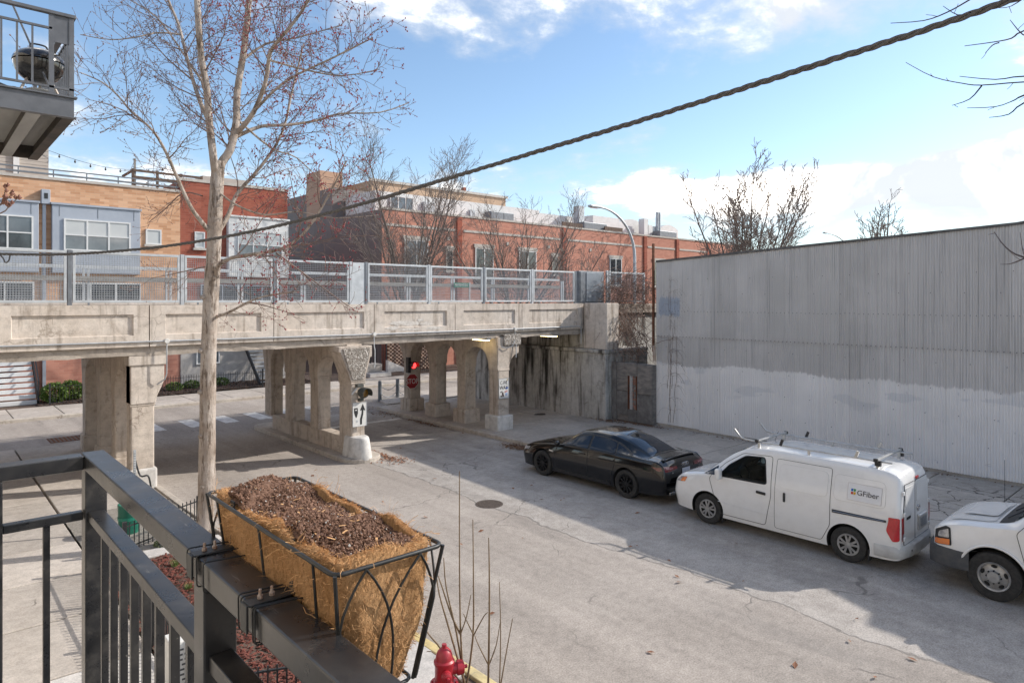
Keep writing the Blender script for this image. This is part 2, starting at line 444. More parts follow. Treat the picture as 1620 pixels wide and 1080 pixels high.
LK = [(-30, 5.45), (7.5, 5.42), (9.5, 5.34), (12.3, 5.02), (14.8, 4.8), (18, 4.76), (26.6, 4.76)]
def left_kerb_x(y):
    for (a, xa), (b, xb) in zip(LK, LK[1:]):
        if a <= y <= b: return xa + (xb - xa) * (y - a) / (b - a)
    return LK[-1][1]
def kerb_run(name, pts, wd, h, mat, side=1, mats=None):
    """kerb made of cast sections with open joints; pts = path of the street face"""
    g = group_struct(name, (pts[0][0], pts[0][1], 0))
    for i, (a, b) in enumerate(zip(pts, pts[1:])):
        a, b = V(*a, 0), V(*b, 0); d = (b - a).normalized(); nrm = V(-d.y, d.x, 0) * side
        a2, b2 = a + d * .006, b - d * .006
        mb = MB()
        prof = [(0, -.1), (0.0, h - .03), (.03, h), (wd, h), (wd, -.1)]
        rows = [[q + nrm * u + V(0, 0, v) for u, v in prof] for q in (a2, b2)]
        n = len(prof); mb.add(rows[0] + rows[1], [tuple(range(n)), tuple(range(n, 2 * n))] + [(k, (k + 1) % n, n + (k + 1) % n, n + k) for k in range(n)])
        mb.build('kerb_section', (mats(a) if mats else mat), g, bev=.012)
    return g
def steps(a, b, n): return [a + (b - a) * i / n for i in range(n + 1)]
ys = [-6] + steps(-3, 26.4, 12)
kerb_run('left_kerb', [(left_kerb_x(y), y) for y in ys], .17, .14, KERB, 1, lambda a: KERBY if 3.5 < a.y < 8.5 else KERB)
kerb_run('right_kerb', [(15.2, y) for y in [-8] + steps(-5, 23.9, 12)] + [(15.35, 25.2), (16.1, 26.1), (17.4, 26.55), (20.5, 26.7), (24, 26.75)], .17, .15, KERB, -1)
kerb_run('far_kerb', [(x, 33.0) for x in steps(-12, 60, 26)], .17, .15, KERB, 1)

def slab_field(name, xs, ys, z, mat, lift=.004, matf=None, skip=None, seed=1):
    g = group_struct(name, (xs[0], ys[0], 0)); r = random.Random(seed); gap = .017
    for i in range(len(xs) - 1):
        for j in range(len(ys) - 1):
            x0, x1, y0, y1 = xs[i] + gap, xs[i + 1] - gap, ys[j] + gap, ys[j + 1] - gap
            if skip and skip((x0 + x1) / 2, (y0 + y1) / 2): continue
            zz = [z + r.uniform(-lift, lift) for _ in range(4)]
            mb = MB().add([(x0, y0, -.05), (x1, y0, -.05), (x1, y1, -.05), (x0, y1, -.05), (x0, y0, zz[0]), (x1, y0, zz[1]), (x1, y1, zz[2]), (x0, y1, zz[3])],
                          [(0, 3, 2, 1), (4, 5, 6, 7), (0, 1, 5, 4), (1, 2, 6, 5), (2, 3, 7, 6), (3, 0, 4, 7)])
            mb.build('slab', matf((x0 + x1) / 2, (y0 + y1) / 2) if matf else mat, g, bev=.012)
    return g
slab_field('right_pavement', [15.38, 17.55, 19.4, 21.3], steps(-7, 26.3, 18), .145, SLAB, .006, seed=3)
slab_field('left_pavement', [-3.6, -1.6, .5, 2.42], steps(1.0, 26.4, 14), .135, SLAB, .004, lambda x, y: SLABN if (y < 10.2) else SLAB, seed=4)
slab_field('pier_pavement', [2.435, 4.56], steps(17.4, 26.4, 4), .135, SLAB, .004, seed=5)
slab_field('far_pavement', [x for x in steps(-9, 46, 32)], [33.18, 34.7, 36.15], .145, SLAB, .004, seed=6)
struct(MB().box(2.43, 4.6, 13.62, 14.02, -.05, .16).build('concrete_edging', SLABN, bev=.015))
struct(MB().box(4.28, 5.23, 6.75, 9.4, -.05, .137).build('hydrant_pad', SLABN, bev=.012))
struct(MB().box(3.95, 5.24, -4, 6.73, -.05, .10).build('parkway_soil', SOIL))
def bed(name, x0, x1, y0, y1, z, mat, label, soil=SOIL, n=2600, size=.035, seed=1, right=None):
    r = random.Random(seed)
    mb = MB(); k = 14; m2 = 10
    xr = lambda y: right(y) if right else x1
    mb.grid([[(x0 + (xr(y0 + (y1 - y0) * j / k) - x0) * i / m2, y0 + (y1 - y0) * j / k, z + .035 * math.sin(3.1 * i / m2) + r.uniform(-.015, .015)) for i in range(m2 + 1)] for j in range(k + 1)])
    o = struct(mb.build(name + '_bed', soil, smooth=180))
    if n:
        c = MB()
        for _ in range(n):
            y = r.uniform(y0, y1); x = r.uniform(x0, xr(y)); zz = z + .045 * math.sin(3.1 * (x - x0) / (xr(y) - x0)) + r.uniform(-.005, .02)
            a = r.uniform(0, 6.28); L = size * r.uniform(.5, 1.4); wd = L * r.uniform(.25, .5); t = r.uniform(-.5, .5)
            d = V(math.cos(a), math.sin(a), t) * L; s = V(-math.sin(a), math.cos(a), r.uniform(-.4, .4)) * wd; u = V(0, 0, .006)
            q = V(x, y, zz)
            c.add([q - d - s, q + d - s, q + d + s, q - d + s, q + u * 2 + d * .2], [(0, 1, 4), (1, 2, 4), (2, 3, 4), (3, 0, 4)])
        g = c.build(name, mat, kind='stuff', fix=False); g['label'] = label; g['category'] = 'mulch'
    return o
bed('red_wood_mulch', 2.46, 4.9, 5.0, 13.6, .09, MULCH, 'red wood chip mulch in the kerbside planting bed below the balcony', n=9000, seed=2, right=lambda y: 4.25 if y < 9.4 else left_kerb_x(y) - .2)
bed('loose_grit', 2.45, 4.6, 14.04, 17.38, .11, GRIT, 'x', GRIT, n=0, seed=3)
bed('dark_bark_mulch', 4.2, 17.5, 36.17, 39.4, .16, MULCH2, 'dark bark mulch in front of the brick townhouses', n=4000, size=.06, seed=4)
struct(MB().box(-12, 60, 36.165, 60, -.04, .13).build('yard_ground', SOIL))

# painted markings
def marking(name, x0, x1, y0, y1, seed):
    r = random.Random(seed); n = 14; mb = MB(); rag = lambda s=.04: r.uniform(-s, s)
    lo = [(x0 + (x1 - x0) * i / n, y0 + rag()) for i in range(n + 1)]; hi = [(x1 - (x1 - x0) * i / n, y1 + rag()) for i in range(n + 1)]
    mb.add([(x, y, .004) for x, y in lo + hi], [tuple(range(2 * n + 2))])
    return mb.build(name, WPAINT)
g = group_struct('crosswalk', (10, 28, 0))
for i, x in enumerate((5.6, 6.85, 8.25, 9.55, 10.85, 12.2, 13.5)):
    marking('crosswalk_bar', x - .28, x + .28, 27.3 + .1 * (i % 2), 29.2, i).parent = g
for o in g.children: o.location -= g.location
struct(marking('stop_line', 11.1, 15.0, 23.55, 23.85, 40))

def litter(name, spots, n, label, mat, size=.035, seed=1):
    r = random.Random(seed); mb = MB()
    for _ in range(n):
        cx, cy, sx, sy, z = r.choice(spots)
        x, y = r.gauss(cx, sx), r.gauss(cy, sy); a = r.uniform(0, 6.28); L = size * r.uniform(.5, 1.5)
        d = V(math.cos(a), math.sin(a), r.uniform(-.3, .3)) * L; s = V(-math.sin(a), math.cos(a), r.uniform(-.4, .4)) * L * .55
        q = V(x, y, z + .012 + r.uniform(0, .02))
        mb.add([q - d, q - s * .9 + V(0, 0, .012), q + d, q + s], [(0, 1, 2, 3)])
    o = mb.build(name, mat, kind='stuff', fix=False); o['label'] = label; o['category'] = 'leaf litter'; return o
litter('leaf_litter', [(14.9, y, .13, .5, 0) for y in (14.9, 15.6, 16.2)] + [(14.95, 16.6, .2, .3, 0)], 800, 'brown fallen leaves heaped in the gutter ahead of the black sedan', LEAF, .04, 5)
litter('leaf_litter', [(10.95, 17.7, .25, .3, 0), (11.0, 18.6, .08, .5, 0)], 350, 'dry leaves gathered at the nose of the traffic island', LEAF2, .035, 6)
litter('leaf_litter', [(15.1, 22, .1, .8, 0), (15.3, 25.0, .3, .5, 0), (16.6, 26.5, .9, .25, 0.02)], 420, 'dead leaves in the gutter beside the far piers', LEAF, .05, 7)
litter('leaf_litter', [(9.0, y, 2.6, 3.0, 0) for y in (4, 8, 12, 15)], 46, 'single fallen leaves scattered over the open road', LEAF2, .05, 8)
litter('leaf_litter', [(20.55, 15.6, .1, .5, .15), (20.7, 9, .1, 3.2, .15), (20.3, 17.0, .15, .4, .15)], 700, 'leaf debris along the foot of the corrugated wall', LEAF, .035, 9)
# ---------------------------------------------------------------- the viaduct
CONC = concrete('bridge_concrete', (.49, .415, .345), (.22, .17, .135), (.56, .49, .42), .6, .6, .5, board=True)
CONCF = concrete('parapet_concrete', (.55, .475, .405), (.27, .22, .175), (.62, .555, .49), .62, .75, .5)
CONCS = concrete('stained_concrete', (.44, .42, .385), (.17, .155, .14), (.55, .53, .5), .7, .8, .5, soot=.50)
CONCW = concrete('whitewashed_concrete', (.56, .53, .49), (.3, .27, .24), (.62, .6, .57), .45, .35, .5)
CONCB = concrete('beam_concrete', (.38, .33, .28), (.17, .14, .12), (.48, .42, .36), .7, .3, .8)
def spall_material():
    m, nb, bs = newmat('spalled_concrete'); p = wpos(nb)
    vo = nb.n('ShaderNodeTexVoronoi', i_Vector=p, i_Scale=26.0); n = nb.noise(p, 13, 6, .75, 1.2)
    k = nb.step(n, .42, .56)
    nb.put(bs.inputs['Base Color'], nb.mix(k, (.27, .225, .185), (.58, .53, .475))); bs.inputs['Roughness'].default_value = .95
    bumped(nb, bs, nb.math('ADD', k, vo.outputs['Distance']), 1.0, .03)
    return m
SPALL = spall_material()
GALV = plain('galvanised_steel', (.5, .52, .54), (.38, .395, .41), .5, .35, 5, .15, 40)
GALVL = plain('light_galvanised', (.54, .56, .575), (.42, .44, .455), .5, .3, 4, .1, 40)
GALVD = plain('dull_steel', (.2, .215, .235), (.15, .16, .175), .5, .4, 5, .1, 40)
WEATHER = plain('weathered_timber', (.3, .285, .265), (.2, .19, .175), .9, 0, 3, .5, 60, streak=(.5, 6, 6))
IRON = plain('black_iron', (.022, .024, .026), (.035, .036, .038), .42, .2, 20, .1, 60)
WHITE = plain('sign_white', (.7, .69, .66), (.62, .61, .58), .45, 0, 8)
BLACKP = plain('sign_black', (.02, .02, .022), (.03, .03, .03), .5)
REDP = plain('sign_red', (.32, .016, .02), (.26, .014, .018), .4, 0, 6)
GREENP = plain('sign_green', (.01, .17, .11), (.015, .2, .13), .4)
FY = 18.6
bridge = thing('railway_viaduct', 'long concrete railway viaduct with panelled parapet and arched piers over the street', 'bridge', (10, FY, 0))
joints = [-11.5, -8.3, -5.15, -1.9, 1.28, 4.44, 7.61, 10.81, 13.97, 17.1, 20.52]
for i, (a, b) in enumerate(zip(joints, joints[1:])):
    a, b = a + .012, b - .012; z0, z1 = 3.7, 4.73; ya, yb = FY, FY + .42; d = .055
    xi0, xi1, zi0, zi1 = a + .36, b - .34, 3.98, 4.5
    mb = MB()
    o4 = [(a, z0), (b, z0), (b, z1), (a, z1)]; i4 = [(xi0, zi0), (xi1, zi0), (xi1, zi1), (xi0, zi1)]
    ch = .02; m4 = [(xi0 + ch, zi0 + ch), (xi1 - ch, zi0 + ch), (xi1 - ch, zi1 - ch), (xi0 + ch, zi1 - ch)]
    vs = [(x, ya, z) for x, z in o4] + [(x, ya, z) for x, z in i4] + [(x, ya + d, z) for x, z in m4] + [(x, yb, z) for x, z in o4]
    fs = [(k, (k + 1) % 4, 4 + (k + 1) % 4, 4 + k) for k in range(4)] + [(4 + k, 4 + (k + 1) % 4, 8 + (k + 1) % 4, 8 + k) for k in range(4)]
    fs += [(8, 9, 10, 11), (12, 13, 14, 15)] + [(k, (k + 1) % 4, 12 + (k + 1) % 4, 12 + k) for k in range(4)]
    mb.add(vs, fs).build('parapet_panel', CONCF, bridge)
r = random.Random(11); mb = MB(); n = 90
rows = []
for i in range(n + 1):
    x = -11.5 + 32.0 * i / n; j = r.uniform(-.018, .018)
    rows.append([(x, FY + .11, 3.72), (x, FY + .085 + r.uniform(-.01, .012), 3.62), (x, FY + .10 + r.uniform(-.01, .02), 3.47 + j), (x, FY + .5, 3.46 + j)])
mb.grid(rows).build('edge_beam', CONCB, bridge)
MB().box(-11.5, 20.5, FY + .43, 25.2, 3.5, 4.55).build('deck', CONC, bridge)
MB().box(-11.5, 26, FY + .35, 25.25, 4.552, 4.70).build('trail_surface', SOIL, bridge)
rows = [[(-11.5 + 32 * i / 40, 25.2, 3.45), (-11.5 + 32 * i / 40, 25.45, 3.45), (-11.5 + 32 * i / 40, 25.45, 4.9), (-11.5 + 32 * i / 40, 25.2, 4.9)] for i in (0, 40)]
MB().box(-11.5, 20.5, 25.2, 25.5, 3.45, 4.86).build('rear_parapet', CONCF, bridge)

def arch_pts(y0, y1, spring, rise, n=10):
    c, h = (y0 + y1) / 2, (y1 - y0) / 2
    return [(c - h * math.cos(math.pi * i / n), spring + rise * math.sin(math.pi * i / n) ** .8) for i in range(n + 1)]
def arcade(x0, x1, cols, spring, rise, ytop0, ytop1, mat):
    """spandrel wall with arched openings, bearing on columns (y0,y1)"""
    poly = [(cols[0][0], spring)]
    for (a, b), (c, d) in zip(cols, cols[1:]):
        poly += arch_pts(b, c, spring, rise)
    poly += [(cols[-1][1], spring)]
    e = cols[-1][1]
    poly += [(e + (ytop1 - e) * math.sin(t * math.pi / 2) ** 2 * (1.0), spring + (3.1 - spring) * t) for t in (.25, .5, .75, 1.0)]
    poly += [(ytop1, 3.51), (ytop0, 3.51)]
    mb = MB()
    n = len(poly); vs = [(x0, y, z) for y, z in poly] + [(x1, y, z) for y, z in poly]
    # fan-safe: split as quads up to the top edge
    f = [(i, (i + 1) % n, n + (i + 1) % n, n + i) for i in range(n)] + [tuple(range(n)), tuple(range(n, 2 * n))]
    mb.add(vs, f).build('arched_spandrel', mat, bridge)
def pier(x0, x1, y0, y1, z0, spring, mat, plinth=.0, ph=.5, pmat=None):
    MB().box(x0, x1, y0, y1, z0 + (ph if plinth else 0) - .02, spring).build('pier', mat, bridge, bev=.035)
    MB().box(x0 - .015, x1 + .015, y0 - .015, y1 + .015, spring - .05, spring + .002).build('impost', mat, bridge, bev=.01)
    if plinth:
        MB().box(x0 - plinth, x1 + plinth, y0 - plinth, y1 + plinth, z0 - .1, z0 + ph).build('plinth', pmat or mat, bridge, bev=.05)
# right row
rc = [(18.55, 19.08), (20.5, 21.03), (22.42, 22.95), (24.3, 24.83)]
for i, (a, b) in enumerate(rc): pier(15.88, 16.4, a, b, .145, 2.33, CONC, .12, .52, CONC if i else CONCW)
arcade(15.86, 16.42, rc, 2.332, .78, 18.66, 25.2, CONC)
br = [(15.87, 2.334), (16.41, 2.334), (16.44, 2.5), (16.52, 2.68), (16.68, 2.83), (16.9, 2.9), (16.9, 3.2), (15.87, 3.2)]
MB().prism(br, 'y', 18.56, 19.0).build('corbel', CONC, bridge, bev=.015)
MB().box(16.12, 16.96, 18.5, 19.02, 3.2, 3.6).build('bearing_block', SPALL, bridge, bev=.02)
MB().box(15.87, 16.12, 18.57, 19.0, 3.2, 3.5).build('corbel', CONC, bridge)
# median row with low wall
mc = [(18.42, 19.2), (20.66, 21.24), (22.62, 23.26), (24.5, 25.1)]
for i, (a, b) in enumerate(mc): pier(9.92, 10.38, a, b, .1 if i == 0 else .6, 2.36, CONC)
arcade(9.9, 10.4, mc, 2.362, .74, 18.66, 25.25, CONC)
MB().box(9.96, 10.36, 19.2, 24.5, .05, .64).build('crash_wall', CONC, bridge, bev=.03)
fl = [(9.9, 2.38), (10.39, 2.38), (10.42, 2.6), (10.56, 3.1), (10.62, 3.12), (10.62, 3.46), (9.5, 3.46), (9.5, 3.3), (9.56, 3.28), (9.82, 2.62)]
MB().prism(fl, 'y', 18.4, 19.1).build('corbel', CONC, bridge, bev=.015)
fl2 = [(9.95, 2.45), (10.33, 2.45), (10.36, 2.62), (10.5, 3.1), (10.54, 3.4), (9.62, 3.4), (9.64, 3.3), (9.88, 2.62)]
MB().prism(fl2, 'y', 18.37, 18.42).build('spalled_face', SPALL, bridge, bev=.01)
mb = MB(); rows = []
for z, k in ((.08, 1.0), (.12, 1.0), (.4, .9), (.66, .8), (.72, .74), (.735, .6)):
    row = []
    for i in range(13):
        t = math.pi * (1 + i / 12.0)
        row.append((10.15 + .36 * k * math.cos(t), 18.45 + .62 * k * math.sin(t) * (1.0), z))
    row += [(10.15 + .36 * k, 18.75, z), (10.15 - .36 * k, 18.75, z)]
    rows.append(row)
mb.grid(rows, True); mb.add(rows[-1], [tuple(range(len(rows[-1])))])
mb.build('nose_block', CONCW, bridge, smooth=50)
pts = []
for cx, cy, a0, a1 in ((10.22, 18.45, math.pi, 2 * math.pi), (10.22, 25.2, 0, math.pi)):
    for i in range(13):
        t = a0 + (a1 - a0) * i / 12; pts.append((cx + .62 * math.cos(t), cy + .62 * math.sin(t)))
struct(MB().prism(pts, 'z', -.05, .13).build('traffic_island', KERB, bev=.03))
# left row
lc = [(18.78, 19.22), (20.5, 20.95), (22.4, 22.85), (24.6, 25.1)]
for i, (a, b) in enumerate(lc): pier(4.06, 4.6, a, b, .13, 2.25, CONC, .06, .5, CONCW if i == 0 else CONC)
arcade(4.05, 4.61, lc, 2.252, .8, 18.85, 25.25, CONC)
MB().prism([(4.05, 2.254), (4.62, 2.254), (4.66, 2.45), (4.74, 2.62), (4.82, 2.82), (4.82, 3.22), (4.05, 3.22)], 'y', 18.74, 19.2).build('corbel', CONCF, bridge, bev=.02)
MB().box(4.0, 4.88, 18.7, 19.2, 3.222, 3.46).build('bearing_block', CONCF, bridge, bev=.02)
# abutments
MB().box(20.3, 23.0, 17.25, 25.5, -.1, 2.76).build('abutment_wall', CONCS, bridge, bev=.03)
MB().box(20.24, 23.0, 17.22, 25.52, 2.762, 2.9).build('bridge_seat', CONCS, bridge, bev=.02)
MB().box(20.56, 23.0, 18.5, 25.4, 2.902, 4.55).build('back_wall', CONCS, bridge)
MB().box(20.4, 21.15, 17.28, 18.49, 2.902, 4.74).build('end_pilaster', CONCF, bridge, bev=.03)
MB().box(21.16, 27, 18.45, 18.75, -.1, 4.3).build('wing_wall', CONCS, bridge)
MB().box(21.16, 27, 18.3, 18.78, 4.302, 4.7).build('wing_coping', CONC, bridge, bev=.02)
MB().box(-11.5, -6, 17.4, 25.5, -.1, 4.55).build('abutment_wall', CONCS, bridge)
# conduit
cpts = [V(-3, FY - .03, 3.85), V(4.9, FY - .03, 3.82), V(10.9, FY - .03, 3.79), V(16.4, FY - .03, 3.79), V(20.2, FY - .03, 3.80), V(20.3, FY - .03, 3.77), V(20.33, FY - .03, 3.7), V(20.33, FY - .03, 3.1)]
MB().tube(cpts, .019, 8).build('conduit', GALV, bridge, smooth=60)
for px, py in ((264, 538), (592, 505), (815, 517)):
    q = at_y(px, py, FY - .04)
    z = 3.82 if px == 264 else 3.79
    MB().lathe([(.0, -.06), (.055, -.06), (.062, -.04), (.062, .03)], 16, (q.x, FY - .03, z), 'y').build('junction_box', WHITE, bridge, smooth=40)
    MB().tube([(q.x, FY - .03, z), (q.x, FY - .03, 3.45), (q.x, FY - .08, 3.3), (q.x - .02, FY - .12, 2.9), (q.x - .05, FY - .14, 2.75)] if px != 264 else [(q.x, FY - .03, z), (q.x, FY - .03, 3.0), (q.x - .03, FY + .02, 2.85), (q.x - .2, FY + .1, 2.72)], .016, 8).build('conduit', GALV, bridge, smooth=60)
MB().tube([(16.0, 18.52, 3.15), (16.25, 18.48, 3.1), (16.5, 18.46, 3.18), (16.62, 18.46, 3.4)], .014, 6).build('conduit', GALV, bridge, smooth=60)
# fissured efflorescence patch that has run down the parapet: a thin crust standing on the face
r = random.Random(5); mb = MB()
for cx, cz, wd, ht in ((11.75, 4.12, .42, .09), (12.25, 4.10, .36, .10), (12.8, 4.06, .3, .07), (11.5, 3.96, .3, .06), (13.05, 3.93, .35, .05), (12.1, 3.90, .5, .04), (12.6, 4.2, .16, .05)):
    n = 18; base = FY + (.05 if cz > 3.98 else -.0)
    ring = [(cx + wd * math.cos(6.283 * i / n) * r.uniform(.65, 1.1), base - .004, cz + ht * math.sin(6.283 * i / n) * r.uniform(.55, 1.2)) for i in range(n)]
    mb.add(ring + [(cx, base - .008, cz)], [(i, (i + 1) % n, n) for i in range(n)])
CRUST = plain('lime_crust', (.66, .62, .57), (.5, .45, .4), .9, 0, 12, .4, 60)
mb.build('lime_crust', CRUST, bridge)

# ---------------------------------------------------------------- fences on the viaduct
def wire_panel(mb, x0, x1, z0, z1, y, pitch, rad):
    n = max(2, round((x1 - x0) / pitch)); m = max(2, round((z1 - z0) / pitch))
    for i in range(n + 1):
        x = x0 + (x1 - x0) * i / n; mb.tube([(x, y, z0), (x, y, z1)], rad, 3, False)
    for j in range(m + 1):
        z = z0 + (z1 - z0) * j / m; mb.tube([(x0, y + rad * 2, z), (x1, y + rad * 2, z)], rad, 3, False)
FB = 18.78
fence = thing('mesh_fence', 'galvanised wire mesh fence along the near edge of the viaduct', 'fence', (8, FB, 4.7))
edges = [-2.2, .3, 2.78, 5.25, 7.7, 10.08]; edges2 = [10.62, 13.0, 15.38, 17.78, 20.2]
ft, fb2 = 6.02, 4.79
def fence_panels(es):
    for i, x in enumerate(es):
        MB().box(x - .045, x + .045, FB - .04, FB + .06, 4.66, ft + .02).build('fence_post', GALV if i % 2 else GALVD, fence, bev=.006)
    for a, b in zip(es, es[1:]):
        a, b = a + .06, b - .06; t = .055
        mb = MB()
        mb.box(a, b, FB - .03, FB + .03, ft - .06, ft).box(a, b, FB - .03, FB + .03, fb2, fb2 + .06)
        mb.box(a, a + t, FB - .029, FB + .029, fb2 + .0605, ft - .0605).box(b - t, b, FB - .029, FB + .029, fb2 + .0605, ft - .0605)
        fr = mb.build('panel_frame', GALVL, fence, bev=.004)
        wm = MB(); wire_panel(wm, a + t, b - t, fb2 + .06, ft - .06, FB - .005, .054, .0056)
        wm.build('wire_mesh', GALV, fr, kind='stuff', fix=False)
        MB().box(a + .3, a + .34, FB - .045, FB - .03, 4.72, 4.79).build('clip', GALVD, fr)
fence_panels(edges); fence_panels(edges2)
MB().box(10.13, 10.57, FB - .02, FB + .0, 4.72, ft).build('infill_plate', GALVL, fence, bev=.004)
fence2 = thing('mesh_fence', 'short wire mesh fence section overgrown by vines next to the corrugated wall', 'fence', (23.5, FB, 4.7))
for x in (22.35, 24.75): MB().box(x - .04, x + .04, FB - .04, FB + .04, 4.68, 6.1).build('fence_post', GALVL, fence2, bev=.006)
MB().box(22.15, 22.24, FB - .04, FB + .04, 4.68, 6.12).build('fence_post', GALVL, fence2, bev=.006)
fr = MB().box(22.4, 24.7, FB - .03, FB + .03, 6.02, 6.08).box(22.4, 24.7, FB - .03, FB + .03, 4.78, 4.84).build('panel_frame', GALVL, fence2)
wm = MB(); wire_panel(wm, 22.4, 24.7, 4.84, 6.02, FB, .054, .0056); wm.build('wire_mesh', GALV, fr, kind='stuff', fix=False)
cab = thing('steel_cabinet', 'dark grey steel panel cabinet at the right end of the viaduct fence', 'cabinet', (21.2, FB, 4.7))
MB().box(20.42, 21.98, FB - .02, FB + .3, 4.72, 6.06).build('cabinet_body', GALVD, cab, bev=.01)
MB().box(20.85, 21.86, FB - .045, FB - .021, 4.8, 6.0).build('door', plain('blue_grey_steel', (.24, .265, .3), (.2, .225, .25), .5, .3, 3), cab, bev=.006)
MB().box(20.48, 20.72, FB - .04, FB - .021, 4.76, 6.03).build('side_plate', GALVD, cab, bev=.006)
# far fence, seen through the mesh
YB = 25.35
bf = thing('trail_railing', 'pale steel and timber railing along the far edge of the viaduct', 'railing', (8, YB, 4.86))
zr, zm = 5.98, 5.62
MB().box(-6, 26, YB - .03, YB + .03, zr - .1, zr).build('top_rail', GALVL, bf)
MB().box(-6, 26, YB - .06, YB - .02, zm - .15, zm).build('timber_rail', WEATHER, bf)
wm = MB(); wire_panel(wm, -6, 26, 4.9, zm - .16, YB + .01, .075, .006); wm.build('wire_mesh', GALV, bf, kind='stuff', fix=False)
for i in range(14):
    x = -5.6 + 2.45 * i
    MB().box(x - .1, x - .035, YB - .02, YB + .05, 4.84, zr - .101).build('railing_post', GALVL, bf)
    MB().box(x + .035, x + .1, YB - .02, YB + .05, 4.84, zr - .101).build('railing_post', GALVL, bf)

# ---------------------------------------------------------------- signs, signals and lamps on the viaduct
def plate(mb, c, xd, yd, w2, h2, t=.006):
    X, Y = Vector(xd).normalized(), Vector(yd).normalized(); Z = X.cross(Y)
    return mb.obox(c, X * w2, Y * h2, Z * t)
XR, ZU = V(1, 0, 0), V(0, 0, 1)
q = at_y(652, 603, 24.12)
sg = thing('stop_sign', 'red octagonal stop sign strapped to the farthest pier', 'sign', (q.x, 24.12, q.z - .31))
def octo(rad, y, t):
    return [(q.x + rad * math.cos(math.pi / 8 + k * math.pi / 4), q.z + rad * math.sin(math.pi / 8 + k * math.pi / 4)) for k in range(8)]
MB().prism(octo(.335, 0, 0), 'y', 24.115, 24.125).build('rim', WHITE, sg)
MB().prism(octo(.315, 0, 0), 'y', 24.109, 24.1145).build('face', REDP, sg)
text_mb('STOP', .31, (q.x, 24.106, q.z - .005), XR, ZU, .002, sx=.82).build('lettering', WHITE, sg)
for dz in (.3, -.28):
    MB().tube([(q.x - .1, 24.14, q.z + dz), (15.84, 24.24, q.z + dz), (15.84, 24.9, q.z + dz + .05)], .008, 5).build('strap', GALVL, sg)
q = at_y(655, 578, 23.95)
sig = thing('traffic_signal', 'single red signal lamp in a black housing above the stop sign', 'traffic signal', (q.x, 24.1, q.z - .2))
MB().box(q.x - .2, q.x - .06, 24.08, 24.28, q.z - .32, q.z + .34).build('bracket', IRON, sig, bev=.02)
MB().lathe([(.0, .06), (.14, .05), (.155, 0), (.15, -.12)], 20, (q.x, 24.1, q.z), 'y').build('housing', BLACKP, sig, smooth=40)
MB().lathe([(.125, -.13), (.11, -.15), (.0, -.165)], 20, (q.x, 24.1, q.z), 'y', cap=False).build('lens', plain('red_lens', (.6, .01, .01), (.5, .01, .01), .25, emit=((1, .03, .03), 2.2)), sig, smooth=60)
mb = MB(); mb.grid([[(q.x + .16 * math.cos(t), y, q.z + .16 * math.sin(t)) for t in [math.radians(-20 + 220 * i / 14) for i in range(15)]] for y in (24.0, 23.78)])
mb.build('visor', plain('dark_red_visor', (.12, .01, .012), (.06, .01, .01), .5), sig, solid=.008)
# island: keep-right sign and beacon
q = at_y(569, 655, 18.3)
ks = thing('keep_right_sign', 'worn white sign with black arrow and shield on the island pier', 'sign', (q.x, 18.3, q.z - .3))
yk = 18.3; hw, hh = .235, .36
MB().box(q.x - hw, q.x + hw, yk - .006, yk + .006, q.z - hh, q.z + hh).build('plate', WHITE, ks, bev=.004)
MB().box(q.x - .05, q.x + .05, yk + .007, 18.42, q.z - .2, q.z - .1).build('mounting', GALV, ks)
bd = MB()
for a, b in (((-hw, -hh), (hw, -hh)), ((hw, -hh), (hw, hh)), ((hw, hh), (-hw, hh)), ((-hw, hh), (-hw, -hh))):
    bd.bar((q.x + a[0], yk - .008, q.z + a[1]), (q.x + b[0], yk - .008, q.z + b[1]), .014, .01)
bd.build('rim', GALV, ks)
ar = [(-.03, -.31), (.035, -.31), (.035, -.16), (.075, -.02), (.085, .12), (.15, .10), (.06, .31), (-.035, .11), (.025, .12), (.015, 0), (-.03, -.14)]
MB().prism([(q.x + .04 + x, q.z + z) for x, z in ar], 'y', yk - .0095, yk - .0065).build('arrow', BLACKP, ks)
sh = [(-.19, .2), (-.07, .2), (-.06, .05), (-.1, -.08), (-.125, -.1), (-.15, -.06), (-.19, .06)]
MB().prism([(q.x + x, q.z + z) for x, z in sh], 'y', yk - .0095, yk - .0065).build('shield', BLACKP, ks)
MB().box(q.x - .15, q.x - .1, yk - .011, yk - .0098, q.z + .12, q.z + .155).build('sticker', WHITE, ks)
MB().lathe([(.0, 0), (.035, 0), (.035, .003), (0, .003)], 12, (q.x - .09, yk - .011, q.z - .2), 'y').build('sticker', GALVL, ks)
q = at_y(575, 621, 18.2)
BEAC = plain('beacon_paint', (.05, .055, .05), (.09, .09, .08), .6, .1, 18)
bc = thing('warning_beacon', 'unlit amber beacon in a dark housing above the arrow sign', 'traffic signal', (q.x, 18.25, q.z - .2))
MB().lathe([(0, .16), (.13, .14), (.165, .03), (.165, -.05), (.16, -.06)], 20, (q.x, 18.2, q.z), 'y').build('housing', BEAC, bc, smooth=40)
MB().lathe([(.135, -.055), (.1, -.085), (0, -.1)], 20, (q.x, 18.2, q.z), 'y', cap=False).build('lens', plain('amber_lens', (.25, .13, .02), (.18, .09, .02), .2), bc, smooth=60)
mb = MB(); mb.grid([[(q.x + .16 * math.cos(t), y, q.z + .16 * math.sin(t)) for t in [math.radians(-30 + 240 * i / 14) for i in range(15)]] for y in (18.16, 17.93)])
mb.build('visor', BEAC, bc, solid=.008)
MB().box(q.x - .2, q.x + .02, 18.2, 18.36, q.z + .17, q.z + .26).box(q.x - .12, q.x + .02, 18.2, 18.36, q.z - .26, q.z - .17).build('bracket', BEAC, bc, bev=.01)
